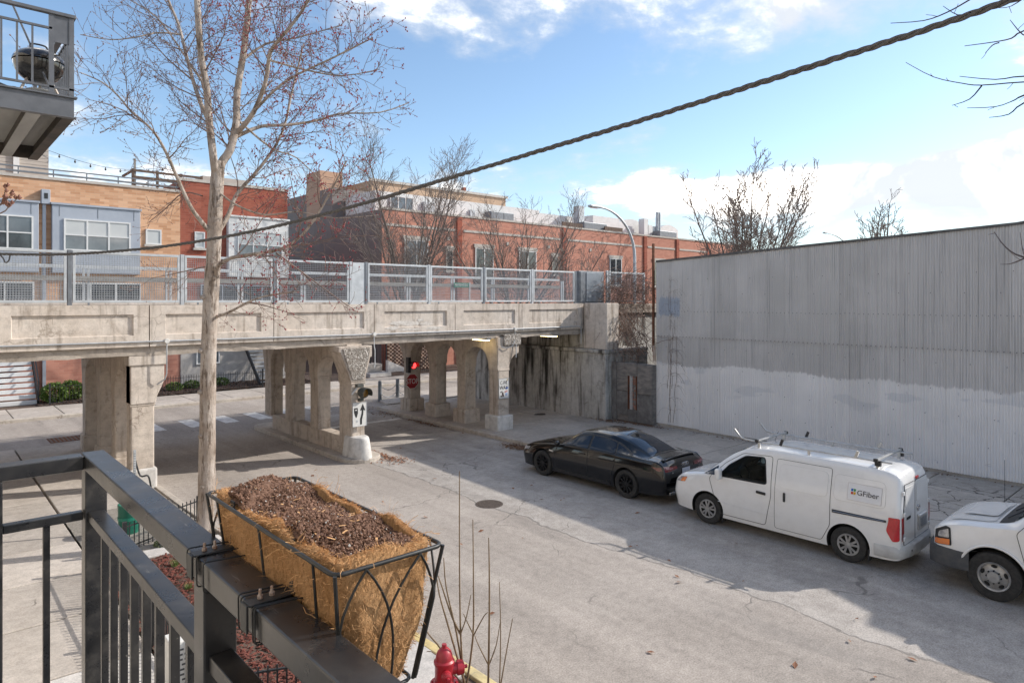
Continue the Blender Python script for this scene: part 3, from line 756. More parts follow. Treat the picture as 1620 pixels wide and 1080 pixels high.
MB().bar((q.x - .12, 18.3, q.z + .2), (q.x - .28, 18.4, q.z - .05), .05).build('arm', GALV, bc)
# defaced one-way plate
q = at_y(797, 614, 18.5)
ow = thing('one_way_sign', 'white one way plate with altered lettering and stickers on the nearest right pier', 'sign', (q.x, 18.5, q.z - .36))
hw, hh, yk = .235, .36, 18.5
MB().box(q.x - hw, q.x + hw, yk - .006, yk + .006, q.z - hh, q.z + hh).build('plate', WHITE, ow, bev=.004)
bd = MB()
for a, b in (((-hw, -hh), (hw, -hh)), ((hw, -hh), (hw, hh)), ((hw, hh), (-hw, hh)), ((-hw, hh), (-hw, -hh))):
    bd.bar((q.x + a[0], yk - .008, q.z + a[1]), (q.x + b[0], yk - .008, q.z + b[1]), .016, .012)
bd.build('rim', GALV, ow)
text_mb('C-IVE', .19, (q.x, yk - .009, q.z + .2), XR, ZU, .002, sx=.78).build('lettering', BLACKP, ow)
text_mb('WAY', .2, (q.x - .01, yk - .009, q.z + .02), XR, ZU, .002, sx=.85).build('lettering', BLACKP, ow)
for dx, dz, a, b, c in ((.14, .0, .05, .035, (.05, .12, .4)), (-.12, -.12, .05, .02, (.1, .1, .12)), (-.05, -.22, .035, .08, (.06, .03, .03)), (.1, -.12, .07, .03, (.5, .25, .25)), (.12, -.22, .05, .05, (.3, .4, .6)), (-.13, -.28, .03, .03, (.1, .1, .1)), (.17, .3, .025, .02, (.5, .35, .1))):
    MB().obox((q.x + dx, yk - .008, q.z + dz), (a, 0, a * .3), (0, .0015, 0), (-b * .2, 0, b)).build('sticker', plain('sticker', c, None, .5), ow)
# street-name blade on the far railing
q = at_y(730, 451, 25.25)
mp = thing('street_name_sign', 'small green street name blade reading MAPLEWOOD behind the mesh', 'sign', (q.x, 25.25, q.z - .1))
MB().box(q.x - .44, q.x + .44, 25.24, 25.25, q.z - .11, q.z + .11).build('blade', GREENP, mp)
text_mb('MAPLEWOOD', .15, (q.x, 25.235, q.z), XR, ZU, .002, sx=.8).build('lettering', WHITE, mp)
MB().bar((q.x + .5, 25.27, 4.8), (q.x + .5, 25.27, q.z + .14), .05).build('post', GALV, mp)
# tunnel lights under the deck
TUBE = plain('lamp_tube', (.9, .8, .5), (.9, .8, .5), .4, emit=((1, .78, .38), 3.2))
for i, (px, py, lb) in enumerate(((761, 537, 'lit strip lamp under the deck next to the nearest right pier'), (868, 531, 'lit strip lamp under the deck by the stained abutment'))):
    q = at_z(px, py, 3.42)
    tl = thing('strip_lamp', lb, 'lamp', (q.x, q.y, 3.4), 0, 'lamps under the viaduct')
    MB().box(q.x - .1, q.x + .1, q.y - .45, q.y + .45, 3.43, 3.5).build('housing', GALVD, tl)
    MB().box(q.x - .07, q.x + .07, q.y - .42, q.y + .42, 3.39, 3.428).build('diffuser', TUBE, tl, bev=.01)
# ---------------------------------------------------------------- vehicles (local frame: x forward, y left, z up)
def paint(name, c, rough=.3, coat=1.0, dirt=(.25, .22, .19), da=.25):
    m, nb, bs = newmat(name); p = opos(nb)
    z = nb.n('ShaderNodeSeparateXYZ', i_0=p).outputs[2]
    grime = nb.math('MULTIPLY', nb.step(nb.noise(p, 5, 7, .65), .42, .7), da)
    col = nb.mix(grime, c, dirt)
    low = nb.math('MULTIPLY', nb.step(nb.math('ADD', z, nb.math('MULTIPLY', nb.noise(p, 6, 5, .6), .25)), .62, .3), da * 1.6)
    col = nb.mix(low, col, dirt)
    nb.put(bs.inputs['Base Color'], col); bs.inputs['Roughness'].default_value = rough
    bs.inputs['Coat Weight'].default_value = coat; bs.inputs['Coat Roughness'].default_value = .04
    bs.inputs['Specular IOR Level'].default_value = .25 if c[0] < .1 else .5
    return m
WPAINTV = paint('white_car_paint', (.8, .79, .77), .22, 1.0, (.5, .46, .41), .12)
BPAINTV = paint('black_car_paint', (.004, .0043, .0055), .12, .85, (.03, .028, .026), .05)
TYRE = plain('tyre_rubber', (.022, .021, .02), (.04, .038, .035), .85, 0, 20, .2, 80, local=True)
TRIM = plain('black_trim', (.015, .015, .016), (.025, .025, .026), .5, 0, 20, local=True)
GTRIM = plain('grey_bumper_plastic', (.055, .06, .068), (.085, .085, .085), .6, 0, 9, .2, 60, local=True)
GAP = plain('panel_gap', (.03, .03, .03), (.03, .03, .03), .8, local=True)
CHROME = plain('bright_metal', (.62, .62, .62), (.5, .5, .5), .25, .9, 6, local=True)
ALU = plain('aluminium', (.55, .55, .54), (.42, .42, .41), .42, .7, 8, local=True)
SILV = plain('silver_wheel', (.42, .42, .42), (.3, .29, .28), .4, .5, 10, local=True)
BRIM = plain('black_wheel', (.016, .016, .018), (.03, .03, .03), .3, .4, 10, local=True)
WELL = plain('wheel_well', (.012, .012, .012), (.02, .02, .02), .9, local=True)
CABIN = plain('cabin_trim', (.16, .15, .14), (.22, .2, .19), .8, local=True)
SEATF = plain('seat_fabric', (.3, .17, .11), (.2, .12, .09), .9, local=True)
REDL = plain('red_lamp', (.45, .01, .015), (.55, .015, .02), .15, 0, 12, local=True, coat=1.0)
AMB = plain('amber_lamp', (.75, .2, .03), (.65, .15, .02), .2, 0, 12, local=True, coat=1.0)
CLEARL = plain('clear_lamp', (.5, .5, .5), (.3, .3, .32), .15, .3, 20, local=True, coat=1.0)
def glass_mat(name, tint, see):
    m = bpy.data.materials.new(name); m.use_nodes = True; t = m.node_tree; t.nodes.clear(); nb = NB(t)
    tr = nb.n('ShaderNodeBsdfTransparent', i_Color=(*[see * c for c in (.85, .95, .92)], 1))
    pb = nb.n('ShaderNodeBsdfPrincipled'); pb.inputs['Base Color'].default_value = (*tint, 1); pb.inputs['Roughness'].default_value = .03
    pb.inputs['Specular IOR Level'].default_value = .6
    fr = nb.n('ShaderNodeFresnel', i_IOR=1.5)
    fac = nb.math('ADD', nb.math('MULTIPLY', fr.outputs[0], .8), 0.06 if see > .3 else .9, clamp=True)
    mx = nb.n('ShaderNodeMixShader', i_0=fac, i_1=tr.outputs[0], i_2=pb.outputs[0]); nb.n('ShaderNodeOutputMaterial', i_Surface=mx.outputs[0])
    return m
GLASS = glass_mat('clear_glass', (.03, .035, .035), .7)
TINT = glass_mat('tinted_glass', (.014, .02, .032), .1)
def pchip(xs, ys, q):
    n = len(xs); h = [xs[i + 1] - xs[i] for i in range(n - 1)]; d = [(ys[i + 1] - ys[i]) / h[i] for i in range(n - 1)]
    m = [d[0]] + [0 if d[i - 1] * d[i] <= 0 else 2 * d[i - 1] * d[i] / (d[i - 1] + d[i]) for i in range(1, n - 1)] + [d[-1]]
    i = max(0, min(n - 2, int(np.searchsorted(xs, q)) - 1)); t = (q - xs[i]) / h[i]; t = min(1, max(0, t))
    return (ys[i] * (1 + 2 * t) * (1 - t) ** 2 + m[i] * h[i] * t * (1 - t) ** 2 + ys[i + 1] * t * t * (3 - 2 * t) + m[i + 1] * h[i] * t * t * (t - 1))
class Car:
    def __init__(s, rows, sub=5, gbow=.02):
        rows = sorted(rows); s.xs = [r[0] for r in rows]; s.cols = list(zip(*rows))[1:]; s.sub = sub; s.cache = {}; s.gbow = gbow
    def sec(s, x):
        x = round(min(max(x, s.xs[0]), s.xs[-1]), 4)
        if x in s.cache: return s.cache[x]
        zb, ws, wm, zm, wb, zt_, wr, zr, zt = [pchip(s.xs, c, x) for c in s.cols]
        cp = [(0, zb), (ws * .8, zb), (ws - .02, zb + .015), (ws, zb + .07), (wm, zm), (wb, zt_), ((wb + wr) / 2 + s.gbow, (zt_ + zr) / 2), (wr, zr), (wr * .86, zr + (zt - zr) * .5), (wr * .5, zr + (zt - zr) * .9), (0, zt)]
        pts = []
        for i in range(len(cp) - 1):
            p0 = cp[max(i - 1, 0)]; p1, p2 = cp[i], cp[i + 1]; p3 = cp[min(i + 2, len(cp) - 1)]
            for k in range(s.sub):
                t = k / s.sub
                pts.append(tuple(.5 * (2 * p1[a] + (p2[a] - p0[a]) * t + (2 * p0[a] - 5 * p1[a] + 4 * p2[a] - p3[a]) * t * t + (3 * p1[a] - p0[a] - 3 * p2[a] + p3[a]) * t ** 3) * 1.0 for a in (0, 1)))
        pts.append(cp[-1]); pts = [(max(0, y), z) for y, z in pts]
        s.cache[x] = pts; return pts
    def side(s, x, z):
        p = s.sec(x); best = 0
        for (y0, z0), (y1, z1) in zip(p, p[1:]):
            if (z0 - z) * (z1 - z) <= 0 and abs(z1 - z0) > 1e-6: best = max(best, y0 + (y1 - y0) * (z - z0) / (z1 - z0))
        return best
    def top(s, x, y):
        y = abs(y); p = s.sec(x); best = p[0][1]
        for (y0, z0), (y1, z1) in zip(p, p[1:]):
            if (y0 - y) * (y1 - y) <= 0 and abs(y1 - y0) > 1e-6: best = max(best, z0 + (z1 - z0) * (y - y0) / (y1 - y0))
        return best
    def end(s, y, z, rear=True):
        a, b = (s.xs[0], s.xs[0] + 1.3) if rear else (s.xs[-1], s.xs[-1] - 1.3)
        ins = lambda x: s.side(x, z) >= abs(y)
        if ins(a): return a
        for _ in range(18):
            m = (a + b) / 2
            if ins(m): b = m
            else: a = m
        return (a + b) / 2
    def body(s, name, mat, root, n=130):
        mb = MB(); rows = []
        for i in range(n + 1):
            u = i / n; x = s.xs[0] + (s.xs[-1] - s.xs[0]) * (u - math.sin(2 * math.pi * u) / (2 * math.pi) * .35)
            p = s.sec(x); rows.append([(x, y, z) for y, z in p] + [(x, -y, z) for y, z in p[-2:0:-1]])
        mb.grid(rows, True)
        for r in (rows[0], rows[-1]): mb.add(r, [tuple(range(len(r)))])
        return mb.build(name, mat, root, smooth=40, local=True)
    # patches on the skin, given by polygons
    def _clip(s, poly, u):
        zs = []
        for (a, b), (c, d) in zip(poly, poly[1:] + poly[:1]):
            if (a - u) * (c - u) <= 0 and abs(c - a) > 1e-9: zs.append(b + (d - b) * (u - a) / (c - a))
        return (min(zs), max(zs)) if zs else None
    def patch(s, mode, poly, off=.006, nu=22, nv=8, sgn=1, fill=0.0):
        us = [p[0] for p in poly]; u0, u1 = min(us) + 1e-4, max(us) - 1e-4
        cuts = sorted(set([u0 + (u1 - u0) * i / nu for i in range(nu + 1)] + [min(max(u, u0), u1) for u in us])); rows = []
        for u in cuts:
            c = s._clip(poly, u)
            if not c: continue
            rows.append([s.point(mode, u, c[0] + (c[1] - c[0]) * k / nv, off, sgn) for k in range(nv + 1)])
        return MB().grid(rows)
    def point(s, mode, u, v, off, sgn=1):
        if mode == 'side': return (u, sgn * (s.side(u, v) + off), v)
        if mode == 'top': return (u, v, s.top(u, v) + off)
        return (s.end(u, v, mode == 'rear') - (off if mode == 'rear' else -off), u, v)
    def seam(s, mode, poly, off=.003, rad=.005, sgn=1, closed=True):
        pts = []
        seq = list(zip(poly, poly[1:] + poly[:1])) if closed else list(zip(poly, poly[1:]))
        for (a, b), (c, d) in seq:
            n = max(1, int(math.hypot(c - a, d - b) / .08))
            pts += [s.point(mode, a + (c - a) * k / n, b + (d - b) * k / n, off, sgn) for k in range(n)]
        if not closed: pts.append(s.point(mode, *poly[-1], off, sgn))
        return MB().tube(pts, rad, 5, closed=closed)
def rounded(poly, rad=.05, n=3):
    out = []
    m = len(poly)
    for i in range(m):
        p, a, b = Vector(poly[i]), Vector(poly[i - 1]), Vector(poly[(i + 1) % m])
        d1, d2 = (a - p), (b - p); r1 = min(rad, d1.length * .45); r2 = min(rad, d2.length * .45)
        A, B = p + d1.normalized() * r1, p + d2.normalized() * r2
        for k in range(n + 1):
            t = k / n; q = A * (1 - t) ** 2 + p * 2 * t * (1 - t) + B * t * t; out.append((q.x, q.y))
    return out
def cyl_y(x, z, r, y0, y1, mat, n=36):
    return MB().lathe([(r, y0), (r, y1)], n, (x, 0, z), 'y').build('cutter', mat, local=True)
def wheel(root, x, y, R_, wd, kind, sgn, rim_r):
    e = bpy.data.objects.new('wheel', None); COL.objects.link(e); e.parent = root
    yo = y * sgn
    o = (x, yo, R_)
    f = lambda h: h * sgn
    MB().lathe([(rim_r, f(-wd * .9)), (R_ - .03, f(-wd * .95)), (R_, f(-wd * .8)), (R_, f(-.035)), (R_ - .012, f(-.008)), (R_ - .035, f(.0)), (rim_r + .02, f(-.004)), (rim_r, f(-.015))], 40, o, 'y', cap=False).build('tyre', TYRE, e, smooth=35, local=True)
    C = Vector(o)
    def P(r, a, h): return C + Vector((r * math.cos(a), f(h), r * math.sin(a)))
    if kind == 'black':
        rim = MB().lathe([(rim_r + .004, f(-.012)), (rim_r - .02, f(-.02)), (rim_r - .03, f(-.1)), (0, f(-.11))], 36, o, 'y', cap=False).build('rim', BRIM, e, smooth=35, local=True)
        sp = MB()
        for k in range(10):
            a = 2 * math.pi * k / 10; 
            for da in (-.045, .045):
                a1 = a + da * 1.6; sp.bar(P(.05, a + da, -.03), P(rim_r - .015, a1, -.022), .018, .03, (0, 1, 0))
        sp.build('spokes', BRIM, e, local=True)
        MB().lathe([(.07, f(-.06)), (.065, f(-.022)), (0, f(-.018))], 20, o, 'y', cap=False).build('hub_cap', BRIM, e, smooth=40, local=True)
    elif kind == 'cover':
        MB().lathe([(rim_r, f(-.02)), (rim_r - .03, f(-.06)), (0, f(-.07))], 36, o, 'y', cap=False).build('rim', WELL, e, smooth=35, local=True)
        MB().lathe([(rim_r + .006, f(-.014)), (rim_r + .002, f(-.003)), (rim_r - .028, f(-.006)), (rim_r - .03, f(-.02))], 40, o, 'y', cap=False).build('cover_ring', SILV, e, smooth=40, local=True)
        sp = MB()
        for k in range(5):
            a = 2 * math.pi * (k + .25) / 5
            for da, wd2 in ((-.2, .036), (.2, .036)):
                sp.bar(P(.03, a + da * .5, .004), P(rim_r - .02, a + da * 1.25, -.004), .01, wd2, tuple(Vector((-math.sin(a), 0, math.cos(a)))))
        sp.build('spokes', SILV, e, local=True)
        MB().lathe([(.06, f(-.02)), (.055, f(.012)), (0, f(.016))], 20, o, 'y', cap=False).build('hub_cap', SILV, e, smooth=40, local=True)
    else:
        rim = MB().lathe([(rim_r + .008, f(-.012)), (rim_r, f(.004)), (rim_r - .02, f(-.005)), (rim_r - .035, f(-.05)), (.13, f(-.035)), (.1, f(-.02)), (.085, f(.03)), (0, f(.035))], 44, o, 'y', cap=False).build('rim', SILV, e, smooth=35, local=True)
        for k in range(5):
            a = 2 * math.pi * (k + .25) / 5; c = P(rim_r * .74, a, -.036)
            t = Vector((-math.sin(a), 0, math.cos(a))); rr = Vector((math.cos(a), 0, math.sin(a)))
            MB().add([c + t * .045 * math.cos(q) + rr * .026 * math.sin(q) + V(0, f(.004), 0) for q in [6.283 * i / 14 for i in range(14)]], [tuple(range(14))]).build('wheel_hole', WELL, e, local=True)
        for k in range(8):
            a = 2 * math.pi * k / 8
            MB().lathe([(.013, f(-.02)), (.013, f(.012)), (0, f(.014))], 6, P(.1, a, .0), 'y', cap=False).build('lug_nut', WELL, e, local=True)
    return e
def add_patch(car, name, mode, poly, mat, root, off=.006, sides=(1, -1), parent=None, **kw):
    out = []
    for sg in (sides if mode == 'side' else (1,)):
        out.append(car.patch(mode, poly, off, sgn=sg, **kw).build(name, mat, parent or root, smooth=60, local=True))
    return out
def add_seam(car, name, mode, poly, root, sides=(1, -1), rad=.005, closed=True, mat=None, off=.002):
    for sg in (sides if mode == 'side' else (1,)):
        car.seam(mode, poly, off, rad, sg, closed).build(name, mat or GAP, root, local=True)

# ---- black sedan
def make_sedan():
    root = thing('parked_sedan', 'glossy black four-door sedan with black wheels parked nearest the underpass', 'car', (13.98, 11.93, 0), math.radians(90.4))
    c = Car([(2.41, .30, .50, .55, .46, .5, .56, .4, .6, .62), (2.33, .22, .75, .80, .5, .72, .64, .55, .69, .71), (2.15, .19, .86, .9, .52, .82, .72, .62, .77, .79),
             (1.8, .18, .89, .925, .55, .85, .81, .64, .855, .875), (1.3, .18, .9, .93, .58, .87, .885, .66, .93, .95), (.95, .18, .9, .93, .6, .88, .92, .66, .975, .99),
             (.6, .18, .9, .93, .6, .885, .935, .63, 1.14, 1.185), (.2, .18, .9, .93, .6, .89, .945, .6, 1.335, 1.395), (-.2, .18, .9, .93, .6, .89, .95, .59, 1.385, 1.45), (-.7, .18, .9, .93, .6, .89, .965, .58, 1.375, 1.445),
             (-1.2, .18, .9, .935, .6, .89, .98, .57, 1.28, 1.36), (-1.65, .19, .9, .935, .61, .885, 1.0, .58, 1.13, 1.2), (-2.0, .2, .89, .925, .62, .875, 1.0, .62, 1.03, 1.07), (-2.33, .22, .86, .9, .62, .855, .98, .66, 1.025, 1.06),
             (-2.4, .23, .84, .885, .62, .835, .945, .66, .985, 1.02), (-2.5, .25, .8, .86, .6, .8, .87, .66, .92, .95), (-2.56, .27, .72, .79, .56, .74, .78, .62, .83, .85)])
    b = c.body('body', BPAINTV, root)
    Rr = .345
    boolean(b, [cyl_y(x, .36, .395, s * .55, s * 1.2, WELL) for x in (1.455, -1.455) for s in (1, -1)])
    for x in (1.455, -1.455):
        for s in (1, -1): wheel(root, x, .925, Rr, .23, 'black', s, .235)
    glass = [(.86, .985), (.58, 1.12), (.22, 1.285), (-.2, 1.345), (-.75, 1.335), (-1.1, 1.265), (-1.4, 1.15), (-1.66, 1.035), (-1.6, 1.02), (-.5, .995)]
    add_patch(c, 'window_surround', 'side', glass, TRIM, root, .004, nu=34)
    fw = rounded([(.74, 1.005), (.5, 1.125), (.2, 1.255), (-.17, 1.315), (-.19, 1.01)], .03)
    rw = rounded([(-.25, 1.01), (-.24, 1.318), (-.72, 1.312), (-1.0, 1.255), (-1.08, 1.03)], .03)
    qw = rounded([(-1.13, 1.035), (-1.05, 1.24), (-1.33, 1.145), (-1.55, 1.045)], .03)
    for nm, pl in (('front_window', fw), ('rear_window', rw), ('quarter_window', qw)):
        add_patch(c, nm, 'side', pl, TINT, root, .010, nu=20)
    add_patch(c, 'windscreen', 'top', [(.92, -.62), (.92, .62), (.3, .5), (.3, -.5)], TINT, root, .006)
    add_patch(c, 'rear_screen', 'top', [(-1.2, -.47), (-1.2, .47), (-1.9, .52), (-1.9, -.52)], TINT, root, .006)
    d1 = [(.93, .3), (.98, .6), (.9, .93), (-.2, .97), (-.2, .3)]; d2 = [(-.21, .3), (-.21, .97), (-1.12, .99), (-1.1, .75), (-.98, .45), (-.9, .3)]
    for d, hx in ((d1, -.02), (d2, -.98)):
        for sg in (1, -1):
            dp = c.patch('side', d, .004, sgn=sg, nu=26, nv=10).build('door', BPAINTV, root, smooth=60, local=True)
            c.seam('side', d, .003, .0045, sg).build('door_seam', GAP, dp, local=True)
            y = c.side(hx, .86); MB().bar((hx - .1, sg * (y + .02), .86), (hx + .1, sg * (y + .02), .86), .025, .03).build('handle', BPAINTV, dp, bev=.008, local=True)
    add_patch(c, 'sill', 'side', [(.98, .22), (.98, .3), (-.95, .3), (-.95, .22)], TRIM, root, .012)
    for sg in (1, -1):
        mb = MB().lathe([(0, -.1), (.05, -.095), (.075, -.05), (.07, .02), (.05, .05), (0, .055)], 14, (.82, sg * .99, 1.0), 'y')
        mb.v = [(.82 + (x - .82) * .8, y, 1.0 + (z - 1.0) * .95) for x, y, z in mb.v]
        mb.build('wing_mirror', BPAINTV, root, smooth=60, local=True)
    # tail: lamps, plate, badge, spoiler, exhaust
    for sg in (1, -1):
        SMK = MATS.get('smoked_lamp') or plain('smoked_lamp', (.09, .008, .01), (.16, .012, .015), .12, 0, 12, local=True, coat=1.0)
        pl = [(sg * .35, .83), (sg * .35, .90), (sg * .8, .93), (sg * .8, .81)]
        lp = c.patch('rear', pl, .012, nu=12).build('tail_lamp', SMK, root, smooth=60, local=True)
        c.patch('rear', [(sg * .52, .855), (sg * .52, .885), (sg * .78, .905), (sg * .78, .865)], .018, nu=8).build('lamp_strip', plain('lamp_strip', (.3, .12, .12), (.2, .06, .06), .2, 0, 20, local=True, coat=1.0), lp, smooth=60, local=True)
        c.patch('side', [(-2.2, .90), (-2.44, .91), (-2.47, .84), (-2.4, .82)], .008, sgn=sg).build('side_lamp', SMK, lp, smooth=60, local=True)
        MB().obox((-2.53, sg * .55, .28), (.05, 0, 0), (0, .11, 0), (0, 0, .035)).build('exhaust', CHROME, root, bev=.02, local=True)
    pt = MB(); pt.add([(c.end(y, z) - .012, y, z) for z in (.70, .82) for y in (-.16, .16)], [(0, 1, 3, 2)]); pt.build('number_plate', plain('number_plate', (.55, .56, .6), (.4, .42, .5), .5, scale=30, local=True), root, local=True, solid=.006)
    for k in range(4):
        y = (k - 1.5) * .062; x = c.end(y, .90) - .012
        MB().tube([(x, y + .04 * math.cos(t), .905 + .04 * math.sin(t)) for t in [6.283 * i / 18 for i in range(18)]], .0065, 6, closed=True).build('badge_ring', CHROME, root, smooth=60, local=True)
    text_mb('A6', .07, (c.end(.55, .76) - .008, .55, .77), (0, -1, 0), (0, 0, 1), .003).build('badge_lettering', CHROME, root, local=True)
    text_mb('3.0T', .05, (c.end(.55, .76) - .008, -.55, .77), (0, -1, 0), (0, 0, 1), .003).build('badge_lettering', CHROME, root, local=True)
    sp = MB(); sp.grid([[(-2.30, y, c.top(-2.3, y) + .004), (-2.37, y, c.top(-2.33, y) + .010), (-2.40, y, c.top(-2.36, y) + .008)] for y in [-.66 + 1.32 * i / 12 for i in range(13)]])
    sp.build('boot_spoiler', BPAINTV, root, smooth=60, local=True, solid=.01)
    add_seam(c, 'boot_seam', 'top', [(-1.98, -.72), (-1.98, .72)], root, closed=False)
    MB().obox((-2.5, 0, .36), (.05, 0, 0), (0, .62, 0), (0, 0, .09)).build('diffuser', TRIM, root, bev=.03, local=True)
    # bonnet edge, headlamps, aerial fin, fuel flap
    for sg in (1, -1):
        add_seam(c, 'bonnet_seam', 'top', [(.95, sg * .72), (1.6, sg * .7), (2.1, sg * .62)], root, closed=False)
        c.patch('side', [(2.28, .60), (2.24, .70), (1.95, .73), (2.02, .65)], .008, sgn=sg).build('headlamp', CLEARL, root, smooth=60, local=True)
        c.patch('side', [(1.02, .72), (1.02, .76), (1.2, .77), (1.18, .735)], .006, sgn=sg).build('wing_vent', CHROME if sg > 0 else TRIM, root, local=True)
    MB().prism([(-1.0, 1.37), (-1.22, 1.32), (-1.18, 1.42), (-1.12, 1.435)], 'y', -.02, .02).build('aerial_fin', BPAINTV, root, bev=.008, local=True)
    MB().lathe([(0, 0), (.05, 0)], 14, (0, 0, 0), 'z', cap=False)
    return root
make_sedan()

def ribbon(path, z0, z1, t=.05, lean=0.0):
    mb = MB(); rows = []
    for i, (x, y) in enumerate(path):
        a = Vector(path[max(i - 1, 0)]); b = Vector(path[min(i + 1, len(path) - 1)]); d = (b - a).normalized(); n = Vector((d.y, -d.x))
        rows.append([(x, y, z0), (x + n.x * t * .8, y + n.y * t * .8, z0 + .02), (x + n.x * t, y + n.y * t, (z0 + z1) / 2), (x + n.x * t * .8, y + n.y * t * .8, z1 - .02), (x, y, z1)])
    mb.grid(rows); mb.add(rows[0], [tuple(range(5))]); mb.add(rows[-1], [tuple(range(5))]); return mb

# ---- white compact van
def make_van():
    root = thing('panel_van', 'white compact panel van with aluminium ladder rack parked behind the black sedan', 'van', (13.77, 6.64, 0), math.radians(90.8))
    c = Car([(2.42, .30, .45, .55, .5, .5, .66, .42, .72, .75), (2.36, .25, .64, .72, .52, .67, .74, .55, .8, .84), (2.2, .21, .77, .82, .55, .77, .87, .64, .94, .97), (1.9, .2, .82, .855, .6, .81, .96, .67, 1.03, 1.06),
             (1.6, .2, .84, .86, .6, .83, 1.02, .69, 1.1, 1.14), (1.3, .2, .845, .865, .62, .842, 1.06, .7, 1.29, 1.35), (.9, .2, .845, .865, .62, .845, 1.08, .69, 1.57, 1.65), (.55, .2, .845, .865, .62, .845, 1.08, .685, 1.71, 1.79),
             (0, .2, .845, .865, .62, .845, 1.08, .68, 1.76, 1.85), (-1.5, .2, .845, .865, .62, .845, 1.08, .68, 1.75, 1.84), (-2.05, .21, .84, .862, .62, .84, 1.08, .675, 1.72, 1.81), (-2.24, .22, .82, .845, .62, .825, 1.08, .66, 1.66, 1.75), (-2.31, .24, .79, .815, .62, .79, 1.07, .63, 1.57, 1.67), (-2.34, .26, .75, .77, .62, .75, 1.05, .6, 1.5, 1.58)], gbow=.012)
    b = c.body('body', WPAINTV, root)
    win = rounded([(1.2, 1.10), (.98, 1.36), (.62, 1.60), (.2, 1.635), (.12, 1.12)], .06)
    cuts = [cyl_y(x, .33, .385, s * .5, s * 1.2, WELL) for x in (1.4625, -1.4625) for s in (1, -1)]
    cuts.append(MB().prism(win, 'y', -1.2, 1.2).build('cutter', CABIN, local=True))
    cuts.append(MB().prism([(-.25, .6), (1.25, .6), (1.25, 1.12), (.66, 1.66), (-.25, 1.7)], 'y', -.66, .66).build('cutter', CABIN, local=True))
    cuts.append(MB().prism([(1.49, 1.08), (1.58, 1.2), (.84, 1.82), (.72, 1.66)], 'y', -.58, .58).build('cutter', CABIN, local=True))
    boolean(b, cuts)
    for x in (1.4625, -1.4625):
        for s in (1, -1): wheel(root, x, .84, .328, .19, 'cover', s, .195)
    for sg in (1, -1):
        c.patch('side', win, -.006, sgn=sg).build('side_window', GLASS, root, smooth=60, local=True)
        c.seam('side', win, .001, .012, sg).build('window_seal', TRIM, root, local=True)
        c.patch('side', rounded([(1.6, 1.07), (1.24, 1.30), (1.24, 1.10)], .03), .006, sgn=sg).build('quarter_window', TINT, root, smooth=60, local=True)
        y = c.side(1.15, 1.15)
        m = MB().obox((1.14, sg * (y + .12), 1.16), (.055, 0, 0), (0, .085, 0), (0, 0, .12)); m.build('wing_mirror', WPAINTV, root, bev=.04, local=True)
        MB().bar((1.15, sg * (y - .02), 1.08), (1.14, sg * (y + .08), 1.10), .05, .04).build('mirror_arm', TRIM, root, local=True)
        # front door
        fd = rounded([(1.22, .30), (1.28, .62), (1.42, 1.02), (1.08, 1.38), (.68, 1.645), (.04, 1.68), (.02, .9), (.14, .3)], .06)
        dp = c.seam('side', fd, .002, .005, sg).build('front_door', GAP, root, local=True)
        y = c.side(.2, .93); MB().bar((.13, sg * (y + .012), .93), (.33, sg * (y + .012), .94), .03, .055).build('handle', TRIM, dp, bev=.012, local=True)
        # sliding door: proud panel with raised field, track
        sd = rounded([(-.06, .30), (-.06, 1.66), (-1.14, 1.66), (-1.14, .62), (-.98, .3)], .05)
        dp = c.patch('side', sd, .006, sgn=sg, nu=26, nv=18).build('sliding_door', WPAINTV, root, smooth=60, local=True)
        c.seam('side', sd, .004, .005, sg).build('door_seam', GAP, dp, local=True)
        fld = rounded([(-.14, 1.12), (-.14, 1.58), (-1.08, 1.58), (-1.08, 1.12)], .1)
        c.patch('side', fld, .012, sgn=sg).build('door_field', WPAINTV, dp, smooth=60, local=True)
        c.seam('side', fld, .008, .004, sg).build('field_edge', plain('paint_shade', (.6, .59, .57), None, .4, local=True), dp, local=True)
        y = c.side(-.26, .96); MB().bar((-.26, sg * (y + .02), .86), (-.26, sg * (y + .02), 1.04), .035, .04, (1, 0, 0)).build('handle', TRIM, dp, bev=.012, local=True)
        rf = rounded([(-1.2, 1.12), (-1.2, 1.58), (-2.08, 1.57), (-2.1, 1.12)], .1)
        qp = c.patch('side', rf, .008, sgn=sg).build('quarter_field', WPAINTV, root, smooth=60, local=True)
        c.seam('side', rf, .005, .004, sg).build('field_edge', MATS['paint_shade'], qp, local=True)
        c.patch('side', [(-1.18, .87), (-1.18, .93), (-2.12, .935), (-2.12, .895)], .008, sgn=sg).build('door_track', TRIM, root, local=True)
        c.seam('side', [(-1.2, .9), (-2.08, .915)], .014, .007, sg, False).build('track_rail', CHROME, root, local=True)
        # crease along the flank
        c.seam('side', [(1.2, .56), (.2, .52), (-.9, .5)], -.004, .008, sg, False).build('flank_crease', WPAINTV, root, smooth=60, local=True)
        # lamps
        hl = c.patch('side', rounded([(2.28, .78), (2.16, .9), (1.98, .93), (2.08, .8)], .03), .008, sgn=sg).build('headlamp', CLEARL, root, smooth=60, local=True)
        c.patch('side', rounded([(2.16, .80), (2.1, .89), (1.98, .92), (2.03, .81)], .02), .013, sgn=sg).build('indicator', AMB, hl, smooth=60, local=True)
        tl = c.patch('side', rounded([(-2.12, .76), (-2.16, .95), (-2.15, 1.0), (-2.325, 1.0), (-2.325, .60), (-2.22, .58)], .03), .012, sgn=sg, nv=10).build('tail_lamp', REDL, root, smooth=60, local=True)
        c.patch('rear', [(sg * .685, .58), (sg * .685, 1.0), (sg * .765, 1.0), (sg * .765, .6)], .012).build('tail_lamp_face', REDL, tl, smooth=60, local=True)
